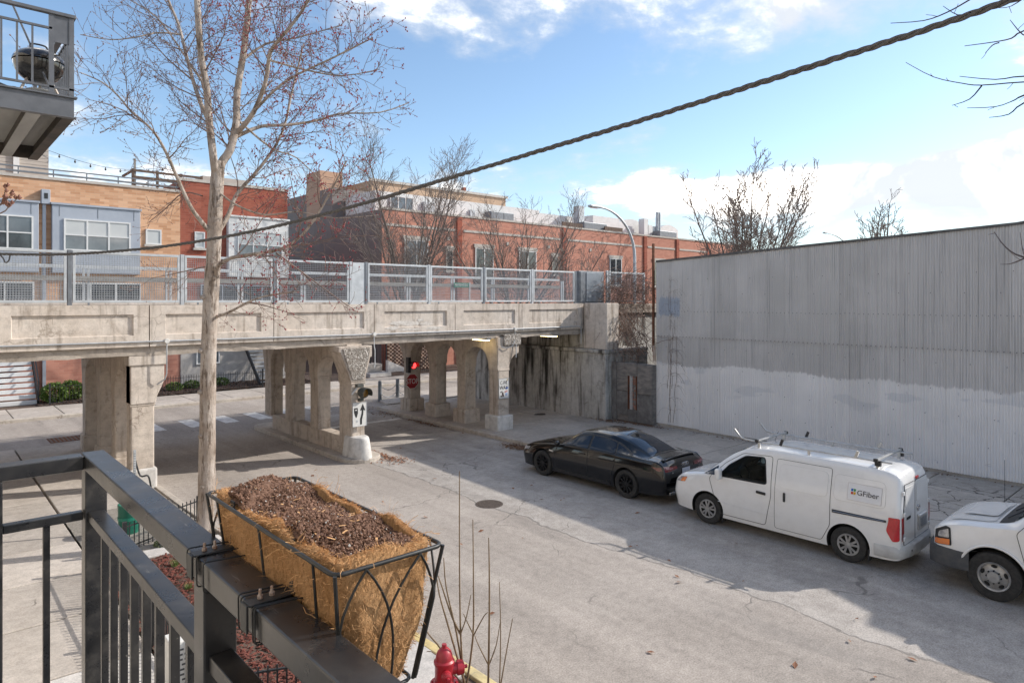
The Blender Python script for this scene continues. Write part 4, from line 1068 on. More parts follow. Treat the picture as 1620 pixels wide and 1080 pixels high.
        c.patch('rear', [(sg * .69, .6), (sg * .69, .72), (sg * .755, .72), (sg * .755, .6)], .018).build('reverse_lens', CLEARL, tl, smooth=60, local=True)
        # arch liners and mud flaps
        for x in (1.4625, -1.4625): MB().obox((x - .36, sg * .78, .23), (.012, 0, 0), (0, .07, 0), (0, 0, .1)).build('mud_flap', TRIM, root, local=True)
    add_patch(c, 'windscreen', 'top', [(1.52, -.66), (1.52, .66), (.72, .58), (.72, -.58)], GLASS, root, .006)
    add_patch(c, 'number_plate_holder', 'front', [(-.2, .48), (-.2, .6), (.2, .6), (.2, .48)], TRIM, root)
    add_seam(c, 'bonnet_seam', 'top', [(1.58, -.7), (2.1, -.62), (2.3, -.5), (2.3, .5), (2.1, .62), (1.58, .7)], root, closed=False)
    # rear doors
    for y0, y1, nm in ((.675, .10, 'left'), (.085, -.675, 'right')):
        pl = rounded([(y0, .50), (y0, 1.1), (y0 - (.07 if y0 > .3 else 0), 1.56), (y1 + (.07 if y1 < -.3 else 0), 1.56), (y1, 1.1), (y1, .50)], .04)
        dr = c.patch('rear', pl, .012, nu=14, nv=12).build('rear_door', WPAINTV, root, smooth=60, local=True)
        c.seam('rear', pl, .008, .006).build('door_seam', GAP, dr, local=True)
        s0, s1 = min(y0, y1) + .05, max(y0, y1) - .05
        fp = rounded([(s0, 1.16), (s0 + .02, 1.5), (s1 - .02, 1.5), (s1, 1.16)], .07)
        c.patch('rear', fp, .02, nu=10).build('door_field', WPAINTV, dr, smooth=60, local=True)
        c.seam('rear', fp, .015, .004).build('field_edge', MATS['paint_shade'], dr, local=True)
        for z in (.62, 1.05, 1.42):
            yy = y0 if nm == 'left' else y1
            MB().obox((c.end(yy * .98, z) - .02, yy, z), (.015, 0, 0), (0, .03, 0), (0, 0, .035)).build('hinge', WPAINTV, dr, bev=.01, local=True)
    x = c.end(-.3, .8) - .02
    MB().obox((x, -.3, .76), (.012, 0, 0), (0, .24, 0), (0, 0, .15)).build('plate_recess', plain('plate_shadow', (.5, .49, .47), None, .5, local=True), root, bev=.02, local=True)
    MB().obox((x - .016, -.32, .74), (.004, 0, 0), (0, .155, 0), (0, 0, .075)).build('number_plate', plain('van_plate', (.32, .33, .35), (.22, .23, .25), .5, scale=25, local=True), root, local=True)
    MB().obox((x - .02, -.25, .89), (.02, 0, 0), (0, .22, 0), (0, 0, .02)).build('door_handle', WPAINTV, root, bev=.012, local=True)
    xb = c.end(0, 1.04) - .026
    MB().tube([(xb, .0 + .055 * math.cos(t) - .06, 1.04 + .055 * math.sin(t)) for t in [6.283 * i / 20 for i in range(20)]], .008, 6, closed=True).build('badge_ring', CHROME, root, smooth=60, local=True)
    MB().box(xb - .006, xb + .004, -.13, .01, 1.03, 1.05).build('badge_bar', CHROME, root, local=True)
    text_mb('NV200', .075, (c.end(.5, .93) - .018, .45, .95), (0, -1, 0), (0, 0, 1), .003).build('badge_lettering', TRIM, root, local=True)
    MB().obox((c.end(0, 1.6) - .012, -.02, 1.605), (.015, 0, 0), (0, .06, 0), (0, 0, .025)).build('brake_lamp', REDL, root, bev=.01, local=True)
    bp = [(-1.92, .84), (-2.1, .845), (-2.24, .83), (-2.34, .74), (-2.39, .5), (-2.41, .2), (-2.41, -.2), (-2.39, -.5), (-2.34, -.74), (-2.24, -.83), (-2.1, -.845), (-1.92, -.84)]
    bmp = ribbon(bp, .27, .5, .035).build('rear_bumper', plain('bumper_grey', (.56, .555, .54), (.45, .44, .42), .5, 0, 5, local=True), root, smooth=50, local=True)
    MB().grid([[(x, y, .495) for x, y in bp], [(x + .15, y * .9, .50) for x, y in bp]]).build('bumper_step', MATS['bumper_grey'], bmp, local=True)
    for y in (.5, .18, -.18, -.5): MB().lathe([(.016, -.008), (.016, 0), (0, 0)], 10, (-2.44 + abs(y) * .03, y, .40), 'x').build('sensor', TRIM, bmp, local=True)
    # front bumper opening
    add_patch(c, 'grille', 'front', rounded([(-.5, .34), (-.5, .46), (.5, .46), (.5, .34)], .04), TRIM, root)
    # placard on the flank
    u0, u1, v0, v1 = -1.45, -2.03, 1.17, 1.47
    pp = c.patch('side', [(u0, v0), (u0, v1), (u1, v1), (u1, v0)], .016, nu=6, nv=6).build('placard', plain('placard_white', (.78, .77, .76), (.74, .73, .73), .45, local=True), root, local=True)
    bd = MB()
    for a_, b_ in (((u0, v0), (u0, v1)), ((u0, v1), (u1, v1)), ((u1, v1), (u1, v0)), ((u1, v0), (u0, v0))):
        bd.tube([c.point('side', a_[0] + (b_[0] - a_[0]) * k / 5, a_[1] + (b_[1] - a_[1]) * k / 5, .017) for k in range(6)], .0025, 4)
    bd.build('placard_edge', plain('placard_line', (.55, .5, .48), None, .6, local=True), pp, local=True)
    zc = (v0 + v1) / 2 + .01
    def on(u, v): return Vector(c.point('side', u, v, .022))
    A, B = on(-1.8, zc - .08), on(-1.8, zc + .08)
    text_mb('GFiber', .135, on(-1.8, zc - .015), (-1, 0, 0), B - A, .002, sx=1.0).build('lettering', plain('dark_lettering', (.05, .05, .055), None, .5, local=True), pp, local=True)
    for dx, dz, col in ((0, 0, (.02, .15, .55)), (1, 0, (.05, .32, .1)), (0, 1, (.6, .06, .03)), (1, 1, (.75, .42, .02))):
        ux, vz = -1.51 - dx * .045, zc + .045 - dz * .055
        pts = [on(ux, vz), on(ux, vz - .045), on(ux - .03, vz - .045), on(ux - .04, vz - .02), on(ux - .038, vz)]
        MB().add(pts, [tuple(range(5))]).build('logo_block', plain('logo_colour', col, None, .5, local=True), pp, local=True)
    # interior
    for s in (1, -1):
        MB().obox((.35, s * .36, .82), (.26, 0, 0), (0, .24, 0), (0, 0, .08)).build('seat', SEATF, root, bev=.05, local=True)
        MB().obox((.06, s * .36, 1.12), (.09, 0, .0), (0, .24, 0), (-.1, 0, .32)).build('seat_back', SEATF, root, bev=.05, local=True)
        MB().obox((-.06, s * .36, 1.5), (.05, 0, 0), (0, .12, 0), (0, 0, .08)).build('headrest', SEATF, root, bev=.03, local=True)
    MB().tube([(.86 + .07 * math.sin(t), .36 + .18 * math.cos(t), 1.14 + .17 * math.sin(t)) for t in [6.283 * i / 20 for i in range(20)]], .016, 6, closed=True).build('steering_wheel', TRIM, root, local=True)
    MB().obox((1.08, 0, .98), (.16, 0, 0), (0, .62, 0), (0, 0, .11)).build('dashboard', CABIN, root, bev=.05, local=True)
    # ladder rack
    rk = thing('ladder_rack', 'aluminium ladder rack with two crossbars on the compact van roof', 'roof rack', (0, 0, 0)); rk.parent = None
    rk.location = root.location; rk.rotation_euler = root.rotation_euler
    zt = 1.9
    for s in (1, -1):
        y = s * .56
        MB().tube([(.98, y, 2.09), (.9, y, 2.0), (.82, y, zt + .02), (.7, y, zt + .005), (.3, y, zt), (-1.0, y, zt), (-2.12, y, zt)], .02, 8).build('side_rail', ALU, rk, smooth=60, local=True)
        for x in (.42, -.62, -1.88):
            MB().bar((x, y, c.top(x, y) - .01), (x, y, zt), .05, .03).build('foot', ALU, rk, local=True)
        for x in (-.05, -1.5):
            MB().bar((x, y + s * .03, zt), (x - .05, y + s * .03, zt + .13), .03, .05).build('ladder_stop', ALU if x < -1 else TRIM, rk, local=True)
        MB().obox((-1.9, y + s * .04, zt - .03), (.05, 0, 0), (0, .03, 0), (0, 0, .05)).build('clamp', TRIM, rk, local=True)
    for x in (.42, -1.88):
        MB().box(x - .03, x + .03, -.66, .66, zt + .018, zt + .05).build('crossbar', ALU, rk, local=True, bev=.008)
        for s in (1, -1): MB().box(x - .035, x + .035, s * .66 - .02, s * .66 + .02, zt - .0, zt + .06).build('end_cap', TRIM, rk, local=True)
    MB().tube([(.5, -.3, c.top(.5, .3)), (.42, -.3, c.top(.4, .3) + .2)], .005, 5).build('aerial', TRIM, root, local=True)
    return root
make_van()

# ---- large white van at the right edge
def make_big_van():
    root = thing('cargo_van', 'large white cargo van with grey bumper and silver steel wheels at the right edge', 'van', (14.03, 1.22, 0), math.radians(90))
    c = Car([(2.60, .42, .8, .86, .62, .84, .88, .78, .95, .97), (2.5, .36, .91, .96, .7, .92, .97, .81, 1.04, 1.06), (2.2, .34, .96, 1.0, .75, .95, 1.06, .84, 1.135, 1.16), (1.75, .34, .975, 1.0, .75, .965, 1.12, .85, 1.2, 1.235), (1.5, .34, .98, 1.0, .75, .97, 1.15, .84, 1.27, 1.31),
             (1.2, .34, .98, 1.0, .75, .975, 1.17, .8, 1.52, 1.6), (.85, .34, .98, 1.0, .75, .975, 1.18, .77, 1.8, 1.9), (.5, .34, .98, 1.0, .75, .975, 1.18, .76, 1.97, 2.06), (0, .34, .98, 1.0, .75, .975, 1.18, .75, 2.03, 2.12), (-2.8, .34, .98, 1.0, .75, .975, 1.18, .75, 2.03, 2.12), (-3.02, .36, .96, .98, .75, .95, 1.18, .72, 1.97, 2.06), (-3.08, .4, .9, .92, .75, .9, 1.15, .68, 1.85, 1.95)], gbow=.03)
    b = c.body('body', WPAINTV, root)
    boolean(b, [cyl_y(x, .40, .47, s * .6, s * 1.3, WELL) for x in (1.715, -1.715) for s in (1, -1)])
    for x in (1.715, -1.715):
        for s in (1, -1): wheel(root, x, .99, .385, .25, 'steel', s, .225)
    for s in (1, -1):
        pts = [(1.715 + .475 * math.cos(t), .40 + .475 * math.sin(t)) for t in [math.pi * (-.02 + 1.04 * i / 24) for i in range(25)]]
        MB().tube([c.point('side', x, max(z, .36), .004, s) for x, z in pts], .022, 8).build('arch_lip', WPAINTV, root, smooth=60, local=True)
        hl = c.patch('side', rounded([(2.30, .74), (2.33, 1.02), (2.4, 1.04), (2.575, .93), (2.59, .7)], .02), .012, sgn=s, nv=10).build('headlamp_housing', TRIM, root, smooth=60, local=True)
        c.patch('side', rounded([(2.34, .86), (2.36, 1.0), (2.5, .93), (2.52, .84)], .02), .018, sgn=s).build('headlamp', CLEARL, hl, smooth=60, local=True)
        c.patch('side', rounded([(2.33, .745), (2.33, .84), (2.57, .80), (2.585, .71)], .02), .02, sgn=s).build('indicator', AMB, hl, smooth=60, local=True)
        c.patch('side', rounded([(1.32, 1.2), (.9, 1.7), (.45, 1.85), (-.1, 1.86), (-.1, 1.22)], .06), .008, sgn=s).build('side_window', TINT, root, smooth=60, local=True)
        fd = rounded([(1.2, .42), (1.3, .7), (1.42, 1.15), (.9, 1.78), (.45, 1.92), (-.2, 1.92), (-.2, .42)], .05)
        dp = c.seam('side', fd, .002, .005, s).build('front_door', GAP, root, local=True)
        y = c.side(0, 1.0); MB().bar((-.1, s * (y + .015), 1.02), (.12, s * (y + .015), 1.02), .03, .05).build('handle', TRIM, dp, local=True, bev=.01)
        MB().obox((1.15, s * 1.16, 1.4), (.06, 0, 0), (0, .11, 0), (0, 0, .16)).build('wing_mirror', TRIM, root, bev=.04, local=True)
    add_patch(c, 'windscreen', 'top', [(1.46, -.8), (1.46, .8), (.66, .66), (.66, -.66)], glass_mat('screen_glass', (.05, .065, .065), .35), root, .008, nv=14)
    add_patch(c, 'cowl', 'top', [(1.68, -.8), (1.68, .8), (1.47, .81), (1.47, -.81)], TRIM, root, .008)
    add_patch(c, 'dashboard_papers', 'top', [(1.36, .25), (1.36, .6), (1.16, .5), (1.16, .2)], plain('paper', (.35, .4, .36), (.5, .42, .3), .8, scale=18, local=True), root, .0095)
    for y in (.1, .62): MB().tube([(1.6, y, c.top(1.6, y) + .03), (1.4, y - .3, c.top(1.4, y - .3) + .03)], .01, 5).build('wiper', TRIM, root, local=True)
    add_patch(c, 'bonnet_panel', 'top', rounded([(1.74, -.78), (2.4, -.72), (2.4, .72), (1.74, .78)], .1), WPAINTV, root, .01, nv=14)
    add_patch(c, 'bonnet_bulge', 'top', rounded([(1.76, -.5), (2.3, -.4), (2.3, .4), (1.76, .5)], .1), WPAINTV, root, .028, nv=14)
    bp = [(2.06, .96), (2.3, .975), (2.5, .95), (2.62, .86), (2.68, .6), (2.7, .2), (2.7, -.2), (2.68, -.6), (2.62, -.86), (2.5, -.95), (2.3, -.975), (2.06, -.96)]
    bp = bp[::-1]
    fb = ribbon(bp, .36, .69, .05).build('front_bumper', GTRIM, root, smooth=50, local=True)
    MB().grid([[(x, y, .685) for x, y in bp], [(x - .12, y * .88, .70) for x, y in bp]]).build('bumper_top', GTRIM, fb, local=True)
    add_patch(c, 'grille', 'front', [(-.7, .74), (-.7, .94), (.7, .94), (.7, .74)], TRIM, root, .01)
    MB().tube([(1.95, -.8, c.top(1.95, .8)), (1.95, -.8, 1.95)], .004, 5).build('aerial', TRIM, root, local=True)
    return root
make_big_van()
# ---------------------------------------------------------------- corrugated warehouse on the right
WX = 20.95
def corrugated_material():
    m, nb, bs = newmat('corrugated_paint'); p = wpos(nb); sp = nb.n('ShaderNodeSeparateXYZ', i_0=p); y, z = sp.outputs[1], sp.outputs[2]
    col = nb.mix(nb.step(nb.noise(p, .5, 5, .6), .35, .65), (.55, .524, .50), (.63, .60, .575))
    streak = nb.noise(scaled(nb, p, 1, 15, .16), 1.9, 5, .6); broad = nb.noise(scaled(nb, p, 1, 1.0, .3), .7, 4, .5)
    topd = nb.step(z, 3.6, 6.6)
    dk = nb.math('MULTIPLY', nb.step(streak, .5, .74), nb.math('MULTIPLY', nb.step(broad, .3, .62), .75))
    col = nb.mix(dk, col, (.27, .262, .255))
    # lower part overpainted, ragged brush line
    edge = nb.math('ADD', nb.math('MULTIPLY', nb.math('SUBTRACT', nb.noise(scaled(nb, p, 1, .6, 0), .9, 4, .6), .5), .55), nb.math('MULTIPLY', nb.math('SUBTRACT', nb.noise(scaled(nb, p, 1, 9, 0), 1.5, 3, .6), .5), .22))
    low = nb.step(nb.math('ADD', z, edge), 2.56, 2.48)
    white = nb.mix(nb.step(nb.noise(p, .9, 6, .6), .35, .7), (.86, .825, .795), (.80, .768, .74))
    pt = nb.math('MULTIPLY', nb.step(nb.noise(scaled(nb, p, 1, .5, 1.6), 1.1, 5, .55), .56, .6), nb.step(z, 1.3, 1.8))
    white = nb.mix(nb.math('MULTIPLY', pt, .6), white, (.66, .65, .65))
    peel = nb.math('MULTIPLY', nb.step(nb.noise(p, 3.2, 8, .72), .63, .67), nb.step(y, 8.5, 5.0))
    white = nb.mix(nb.math('MULTIPLY', peel, .5), white, (.36, .36, .38))
    col = nb.mix(low, col, white)
    # blue-grey overpainted tag
    wob = nb.math('MULTIPLY', nb.math('SUBTRACT', nb.noise(scaled(nb, p, 1, 8, 1), 2.2, 4, .7), .5), .5)
    q = at_x(1060, 485, WX)
    my = nb.step(nb.math('ABSOLUTE', nb.math('SUBTRACT', nb.math('ADD', y, nb.math('MULTIPLY', wob, .5)), q.y)), .50, .44)
    mz = nb.step(nb.math('ABSOLUTE', nb.math('SUBTRACT', nb.math('ADD', z, wob), q.z)), .36, .30)
    col = nb.mix(nb.math('MULTIPLY', nb.math('MULTIPLY', my, mz), .85), col, (.36, .40, .47))
    rust = nb.math('MULTIPLY', nb.step(nb.noise(scaled(nb, p, 1, 2, 14), .8, 4, .6), .68, .72), nb.step(nb.math('ABSOLUTE', nb.math('SUBTRACT', z, .52)), .12, .03))
    col = nb.mix(nb.math('MULTIPLY', rust, .7), col, (.28, .15, .08))
    col = nb.mix(1.0, col, nb.ramp(nb.n('ShaderNodeObjectInfo').outputs['Random'], (0, .90), (1, 1.03)), 'MULTIPLY')
    nb.put(bs.inputs['Base Color'], col); bs.inputs['Roughness'].default_value = .55; bs.inputs['Specular IOR Level'].default_value = .35
    bumped(nb, bs, nb.noise(p, 9, 6, .6), .12, .01)
    return m
CORR = corrugated_material()
ROOFT = plain('roof_edge', (.075, .072, .068), (.14, .13, .12), .8, 0, 4, .3, 30)
prof = [(15.26, 6.31), (4.2, 6.79), (2.6, 7.0), (2.3, 7.0), (1.1, 6.35), (.7, 6.35), (-.3, 6.6), (-.6, 6.9), (-9, 7.1)]  # steps beyond the visible wall are shaped to cast the notched road shadow
def roof_z(y):
    for (a, za), (b, zb) in zip(prof, prof[1:]):
        if b <= y <= a: return za + (zb - za) * (y - a) / (b - a)
    return prof[0][1] if y > prof[0][0] else prof[-1][1]
wh = thing('corrugated_warehouse', 'white painted corrugated metal warehouse wall along the right pavement', 'building', (24, 6, 0))
MB().prism([(y, z - .02) for y, z in prof] + [(-9, 0), (15.26, 0)], 'x', WX + .03, 44).build('wall_core', ROOFT, wh)
MB().box(WX - .004, WX + .028, -9, 15.26, -.1, .30).build('plinth', KERB, wh, bev=.01)
SH = .855; y0 = 15.26 - .11
edges_y = [15.26] + [13.44 + .855 - .855 * k for k in range(0, 27)]
def sheet(ya, yb, zlo, zhi_f, off, name):
    n = max(6, int(round((ya - yb) / .0667)) * 6); cols = []
    for i in range(n + 1):
        y = ya - (ya - yb) * i / n; x = WX - off - .02 * math.sin((y * 2 * math.pi) / .0667)
        cols.append([(x, y, zlo), (x, y, (zlo + zhi_f(y)) / 2), (x, y, zhi_f(y))])
    return MB().grid(cols).build(name, CORR, wh, smooth=180, fix=False)
r = random.Random(2)
for k, (a, b) in enumerate(zip(edges_y, edges_y[1:])):
    sheet(a + .02, b - .02, .24 + r.uniform(-.02, .02), lambda y: 3.56, .030 + .009 * (k % 2), 'lower_sheet')
ue = [15.26] + [14.6 - .855 * k for k in range(0, 28)]
for k, (a, b) in enumerate(zip(ue, ue[1:])):
    sheet(a + .02, b - .02, 3.50, lambda y: roof_z(y) - .03, .046 + .009 * (k % 2), 'upper_sheet')
mb = MB()
for (a, za), (b, zb) in zip(prof, prof[1:]):
    mb.bar((WX - .04, a, za), (WX - .04, b, zb), .13, .07)
mb.build('roof_flashing', ROOFT, wh)
mb = MB()
for z in (1.0, 1.75, 2.45, 3.15, 4.45, 5.05, 5.6):
    k = 0
    for j in range(120):
        y = 15.1 - j * .1334 - .017
        if z == 4.45 or (j + int(z * 7)) % 6 == 0: mb.obox((WX - .078, y, z + r.uniform(-.015, .015)), (.004, 0, 0), (0, .009, 0), (0, 0, .009))
for j in range(130): mb.obox((WX - .078, 15.15 - j * .1334, 3.525), (.004, 0, 0), (0, .012, 0), (0, 0, .010))
mb.build('screws', IRON, wh, kind='stuff', fix=False)
for j in range(1, len(edges_y) - 1): pass

# boarded wall between abutment and warehouse
PLY = plain('charred_plywood', (.15, .138, .128), (.27, .24, .215), .9, 0, 3.0, .5, 30, streak=(1, 1, 3))
PLYB = plain('grey_board', (.21, .196, .184), (.12, .11, .102), .9, 0, 4, .5, 30)
OLDW = plain('old_timber', (.16, .1, .07), (.1, .065, .05), .9, 0, 8, .4, 40, streak=(4, 4, .6))
RUST = plain('rusty_steel', (.2, .085, .045), (.12, .05, .03), .85, .2, 9, .3, 50)
RBRICK = plain('old_brick', (.38, .2, .14), (.24, .12, .09), .9, 0, 12, .4, 50)
bw = thing('boarded_wall', 'charred plywood wall with a slim barred opening left of the corrugated wall', 'wall', (20.7, 16.2, 0))
MB().box(20.68, 20.92, 15.28, 17.2, -.1, 2.42).build('backing', PLY, bw)
pc = [(15.29, 15.98, .2, 1.28), (15.29, 15.96, 1.3, 2.40), (16.42, 16.95, .42, 1.34), (16.40, 16.95, 1.36, 2.36), (15.99, 16.40, .2, .66), (15.98, 16.40, 1.95, 2.42), (16.97, 17.2, .2, 2.44)]
for i, (a, b, c_, d_) in enumerate(pc): MB().box(20.63 - .004 * (i % 3), 20.679, a, b, c_, d_).build('board', PLY if i % 2 else PLYB, bw, bev=.006)
MB().box(20.62, 20.679, 15.29, 16.95, .14, .195).build('board', OLDW, bw)
for a in (15.985, 16.37): MB().box(20.60, 20.66, a, a + .025, .66, 1.95).build('jamb', RUST, bw)
for a in (16.2, 16.27): MB().box(20.61, 20.64, a, a + .022, .66, 1.95).build('bar', WHITE, bw)
r = random.Random(9)
for row in range(15):
    z = .68 + row * .085
    for cc in range(3):
        if r.random() < .25: continue
        y = 16.02 + cc * .125 + (row % 2) * .04
        MB().box(20.645 + r.uniform(0, .02), 20.679, y, min(y + .11, 16.36), z, z + .07).build('brick', RBRICK, bw)
tag(MB().box(20.98, 21.06, 15.46, 15.54, 2.9, 7.0).build('rusty_post', RUST, bev=.01), 'slim rusty steel post rising at the corner of the corrugated wall', 'post')
pp = at_x(1036, 552, 20.9)
o = MB().tube([(20.86, 15.34, 2.55), (20.86, 15.34, 3.15)], .06, 12).build('vent_pipe', plain('rust_streaked_white', (.55, .5, .45), (.3, .17, .09), .7, 0, 5, streak=(6, 6, 1)), smooth=50)
tag(o, 'short white pipe with rust streaks at the warehouse corner', 'pipe')

# ---------------------------------------------------------------- buildings across the far street
TANB = brick('tan_brick', ((.66, .40, .245), (.46, .235, .125), (.6, .38, .25)), (.5, .38, .28), .42, .125)
REDB = brick('red_brick', ((.36, .11, .07), (.25, .07, .045), (.36, .13, .085)), (.3, .15, .12), .4, .12)
ORGB = brick('orange_brick', ((.52, .245, .175), (.43, .185, .13), (.53, .27, .2)), (.47, .27, .21), .4, .12)
STUC = plain('stucco', (.47, .44, .41), (.38, .355, .33), .95, 0, 3, .7, 18, bdist=.02)
GREYW = plain('grey_render', (.225, .20, .185), (.19, .17, .158), .9, 0, 1.2, .2, 20)
CLAD = plain('blue_grey_cladding', (.37, .40, .45), (.33, .36, .41), .45, .2, 1.5)
CLADW = plain('white_cladding', (.68, .675, .66), (.6, .595, .58), .6, 0, 2)
STONE = plain('stone_trim', (.5, .46, .41), (.42, .38, .34), .85, 0, 4, .2, 30)
WFRAME = plain('white_window_frame', (.66, .66, .65), (.6, .6, .59), .5)
BLIND = plain('window_blind', (.5, .51, .5), (.45, .46, .46), .35, 0, .6, coat=.6)
PANE = plain('dark_pane', (.03, .036, .042), (.055, .062, .07), .06, 0, 1.5, coat=1.0)
PANEG = plain('grey_pane', (.16, .18, .195), (.1, .115, .13), .1, 0, .9, coat=1.0)
SIDING = plain('beige_siding', (.42, .38, .335), (.38, .345, .305), .7, 0, 2)
DKTIM = plain('dark_timber', (.13, .085, .06), (.09, .06, .045), .85, 0, 5)
def window(parent, x0, x1, z0, z1, y, cols=1, rows=1, pane=PANE, frame=WFRAME, t=.07, lower=None, sill=None, lintel=None):
    fr = MB()
    fr.box(x0, x1, y - .06, y + .02, z1 - t, z1).box(x0, x1, y - .06, y + .02, z0, z0 + t)
    for i in range(cols + 1):
        x = x0 + (x1 - x0 - t) * i / cols; fr.box(x, x + t, y - .058, y + .018, z0 + t + .0005, z1 - t - .0005)
    for j in range(1, rows):
        z = z0 + (z1 - z0 - t) * j / rows; fr.box(x0 + t, x1 - t, y - .052, y + .01, z, z + t * .8)
    wd = MB(); 
    f = fr.build('window', frame, parent)
    for i in range(cols):
        for j in range(rows):
            a, b = x0 + (x1 - x0) * i / cols, x0 + (x1 - x0) * (i + 1) / cols; c, d = z0 + (z1 - z0) * j / rows, z0 + (z1 - z0) * (j + 1) / rows
            MB().box(a + .02, b - .02, y - .02, y - .005, c + .02, d - .02).build('pane', lower if (lower and j == 0) else pane, f)
    if sill: MB().box(x0 - .08, x1 + .08, y - .12, y + .02, z0 - .12, z0 - .003).build('sill', sill, f)
    if lintel: MB().box(x0 - .12, x1 + .12, y - .08, y + .02, z1 + .003, z1 + .28).build('lintel', lintel, f)
    return f
YA = 39.5
ta = thing('brick_townhouse', 'tan brick townhouse with blue-grey metal bays behind the left end of the viaduct', 'house', (3, YA, 0))
MB().box(-10, 10.95, YA, 52, 0, 10.72).build('wall', TANB, ta)
MB().box(-10, 10.95, YA - .06, YA + .4, 10.722, 10.86).build('coping', STONE, ta)
MB().box(-10, 10.95, YA - .004, YA - .001, .1, 2.9).build('base_brick', ORGB, ta)
for a, b in ((-3, 4.55), (5.08, 8.92)):
    bay = MB().box(a, b, YA - .35, YA - .002, 6.2, 9.5).build('metal_bay', CLAD, ta, bev=.02)
    MB().box(a - .05, b + .05, YA - .42, YA - .002, 9.502, 9.6).build('bay_flashing', CLAD, bay)
    for x in ((a + b) / 2, a + .3, b - .3): MB().box(x - .012, x + .012, YA - .362, YA - .351, 8.95, 9.48).build('panel_joint', GALVD, bay)
window(ta, 5.55, 8.45, 7.3, 8.85, YA - .37, 3, 2, BLIND, lower=PANEG)
window(ta, 1.4, 4.33, 7.25, 8.85, YA - .37, 3, 2, PANEG, lower=PANE)
window(ta, 9.24, 10.0, 7.82, 8.62, YA - .03, 1, 1, BLIND, sill=STONE)
for x0_, x1_ in ((1.0, 4.4), (5.6, 9.0)): window(ta, x0_, x1_, 4.7, 5.75, YA - .03, 3, 1, PANE, WFRAME)
MB().box(4.66, 5.02, YA - .3, YA - .003, 9.5, 10.2).build('rainwater_head', CLAD, ta, bev=.02)
MB().box(4.77, 4.92, YA - .31, YA - .299, 9.75, 10.02).build('overflow', IRON, ta)
MB().box(4.72, 4.86, YA - .16, YA - .003, .1, 9.498).build('downpipe', CLAD, ta)
MB().box(3.9, 4.0, YA - .08, YA - .004, 1.9, 2.15).build('wall_light', IRON, ta)
mb = MB()
for i in range(9): mb.box(.6, 4.2, 42.0 - .02 * (i % 2), 42.4, 11.0 + .2 * i, 11.19 + .2 * i)
# roof-top stair house with lap siding
sh_ = MB().box(-1.2, 5.4, 43, 48, 10.72, 13.1).build('roof_house', SIDING, ta)
for i in range(12): MB().box(-1.22, 5.42, 42.94 - .0, 42.999, 10.8 + .19 * i, 10.975 + .19 * i).build('siding_board', SIDING, sh_)
MB().box(-1.35, 5.55, 42.85, 48.1, 13.102, 13.3).build('roof_house_cap', SIDING, sh_)
MB().box(3.9, 4.15, 42.8, 42.93, 10.72, 13.1).build('corner_board', WFRAME, sh_)
rail = MB(); rail.bar((-6, YA + .15, 11.25), (10.9, YA + .15, 11.25), .06)
for x in [-6 + 1.4 * i for i in range(13)]: rail.bar((x, YA + .15, 10.8), (x, YA + .15, 11.25), .05)
rail.bar((-6, YA + .15, 11.02), (10.9, YA + .15, 11.02), .12, .08)
rail.build('roof_railing', GALVD, ta)
pg = thing('roof_pergola', 'brown timber deck frame on the tan townhouse roof', 'pergola', (10, 41, 10.8))
for z in (11.15, 11.5, 11.85): MB().bar((8.9, 40.6, z), (12.4, 40.6, z), .06, .12).build('rail', DKTIM, pg)
for x in (8.9, 10.1, 11.3, 12.4): MB().bar((x, 40.65, 10.75), (x, 40.65, 11.95), .12).build('post', DKTIM, pg)
MB().bar((9.0, 40.7, 10.75), (9.0, 40.7, 12.5), .1).build('post', WEATHER, pg)
MB().bar((8.9, 40.6, 11.85), (8.9, 43, 11.85), .1).build('beam', DKTIM, pg)
# festoon lights over that roof
fs = thing('string_lights', 'string of small bulbs slung above the tan townhouse roof', 'string lights', (6.5, 42.5, 12.3))
ln = [V(5.4 + 5.6 * i / 24, 42.8 - .6 * i / 24, 12.75 - .55 * math.sin(math.pi * i / 26) - .1 * i / 24) for i in range(25)]
MB().tube(ln, .012, 4).build('cable', IRON, fs)
for p_ in ln[2::3]: MB().lathe([(0, -.2), (.04, -.17), (.05, -.12), (.025, -.05), (.02, 0)], 8, p_, 'z').build('bulb', BLACKP, fs)

tb = thing('brick_townhouse', 'dark red brick townhouse with pale bay window behind the street tree', 'house', (14, YA, 0))
MB().box(10.952, 17.0, YA, 52, 0, 11.4).build('wall', REDB, tb)
MB().box(10.9, 17.06, YA - .05, YA + .4, 11.402, 11.56).build('coping', STONE, tb)
MB().box(10.96, 17.0, YA - .05, YA - .002, .0, 2.75).build('stucco_base', STUC, tb)
bay = MB().box(13.4, 16.92, YA - .35, YA - .003, 6.2, 9.6).build('metal_bay', CLADW, tb, bev=.02)
MB().box(13.34, 16.98, YA - .42, YA - .003, 9.602, 9.7).build('bay_flashing', CLADW, bay)
window(tb, 13.9, 16.5, 7.3, 8.85, YA - .37, 3, 2, BLIND, lower=PANEG)
window(tb, 11.68, 12.22, 7.75, 8.65, YA - .03, 1, 1, BLIND, sill=STONE)
window(tb, 12.0, 16.6, 4.7, 5.75, YA - .03, 4, 1, PANE, CLAD)
window(tb, 11.75, 13.0, 1.3, 2.05, YA - .08, 2, 1, PANEG)
MB().box(13.5, 16.2, 44, 48, 11.4, 12.6).build('roof_house', SIDING, tb)
for z in (11.7, 12.0, 12.3): MB().box(13.48, 16.22, 43.93, 43.999, z, z + .25).build('siding_board', SIDING, tb)
MB().box(16.9, 17.2, 52.1, 70, 0, 10).build('party_wall', CLAD, tb)

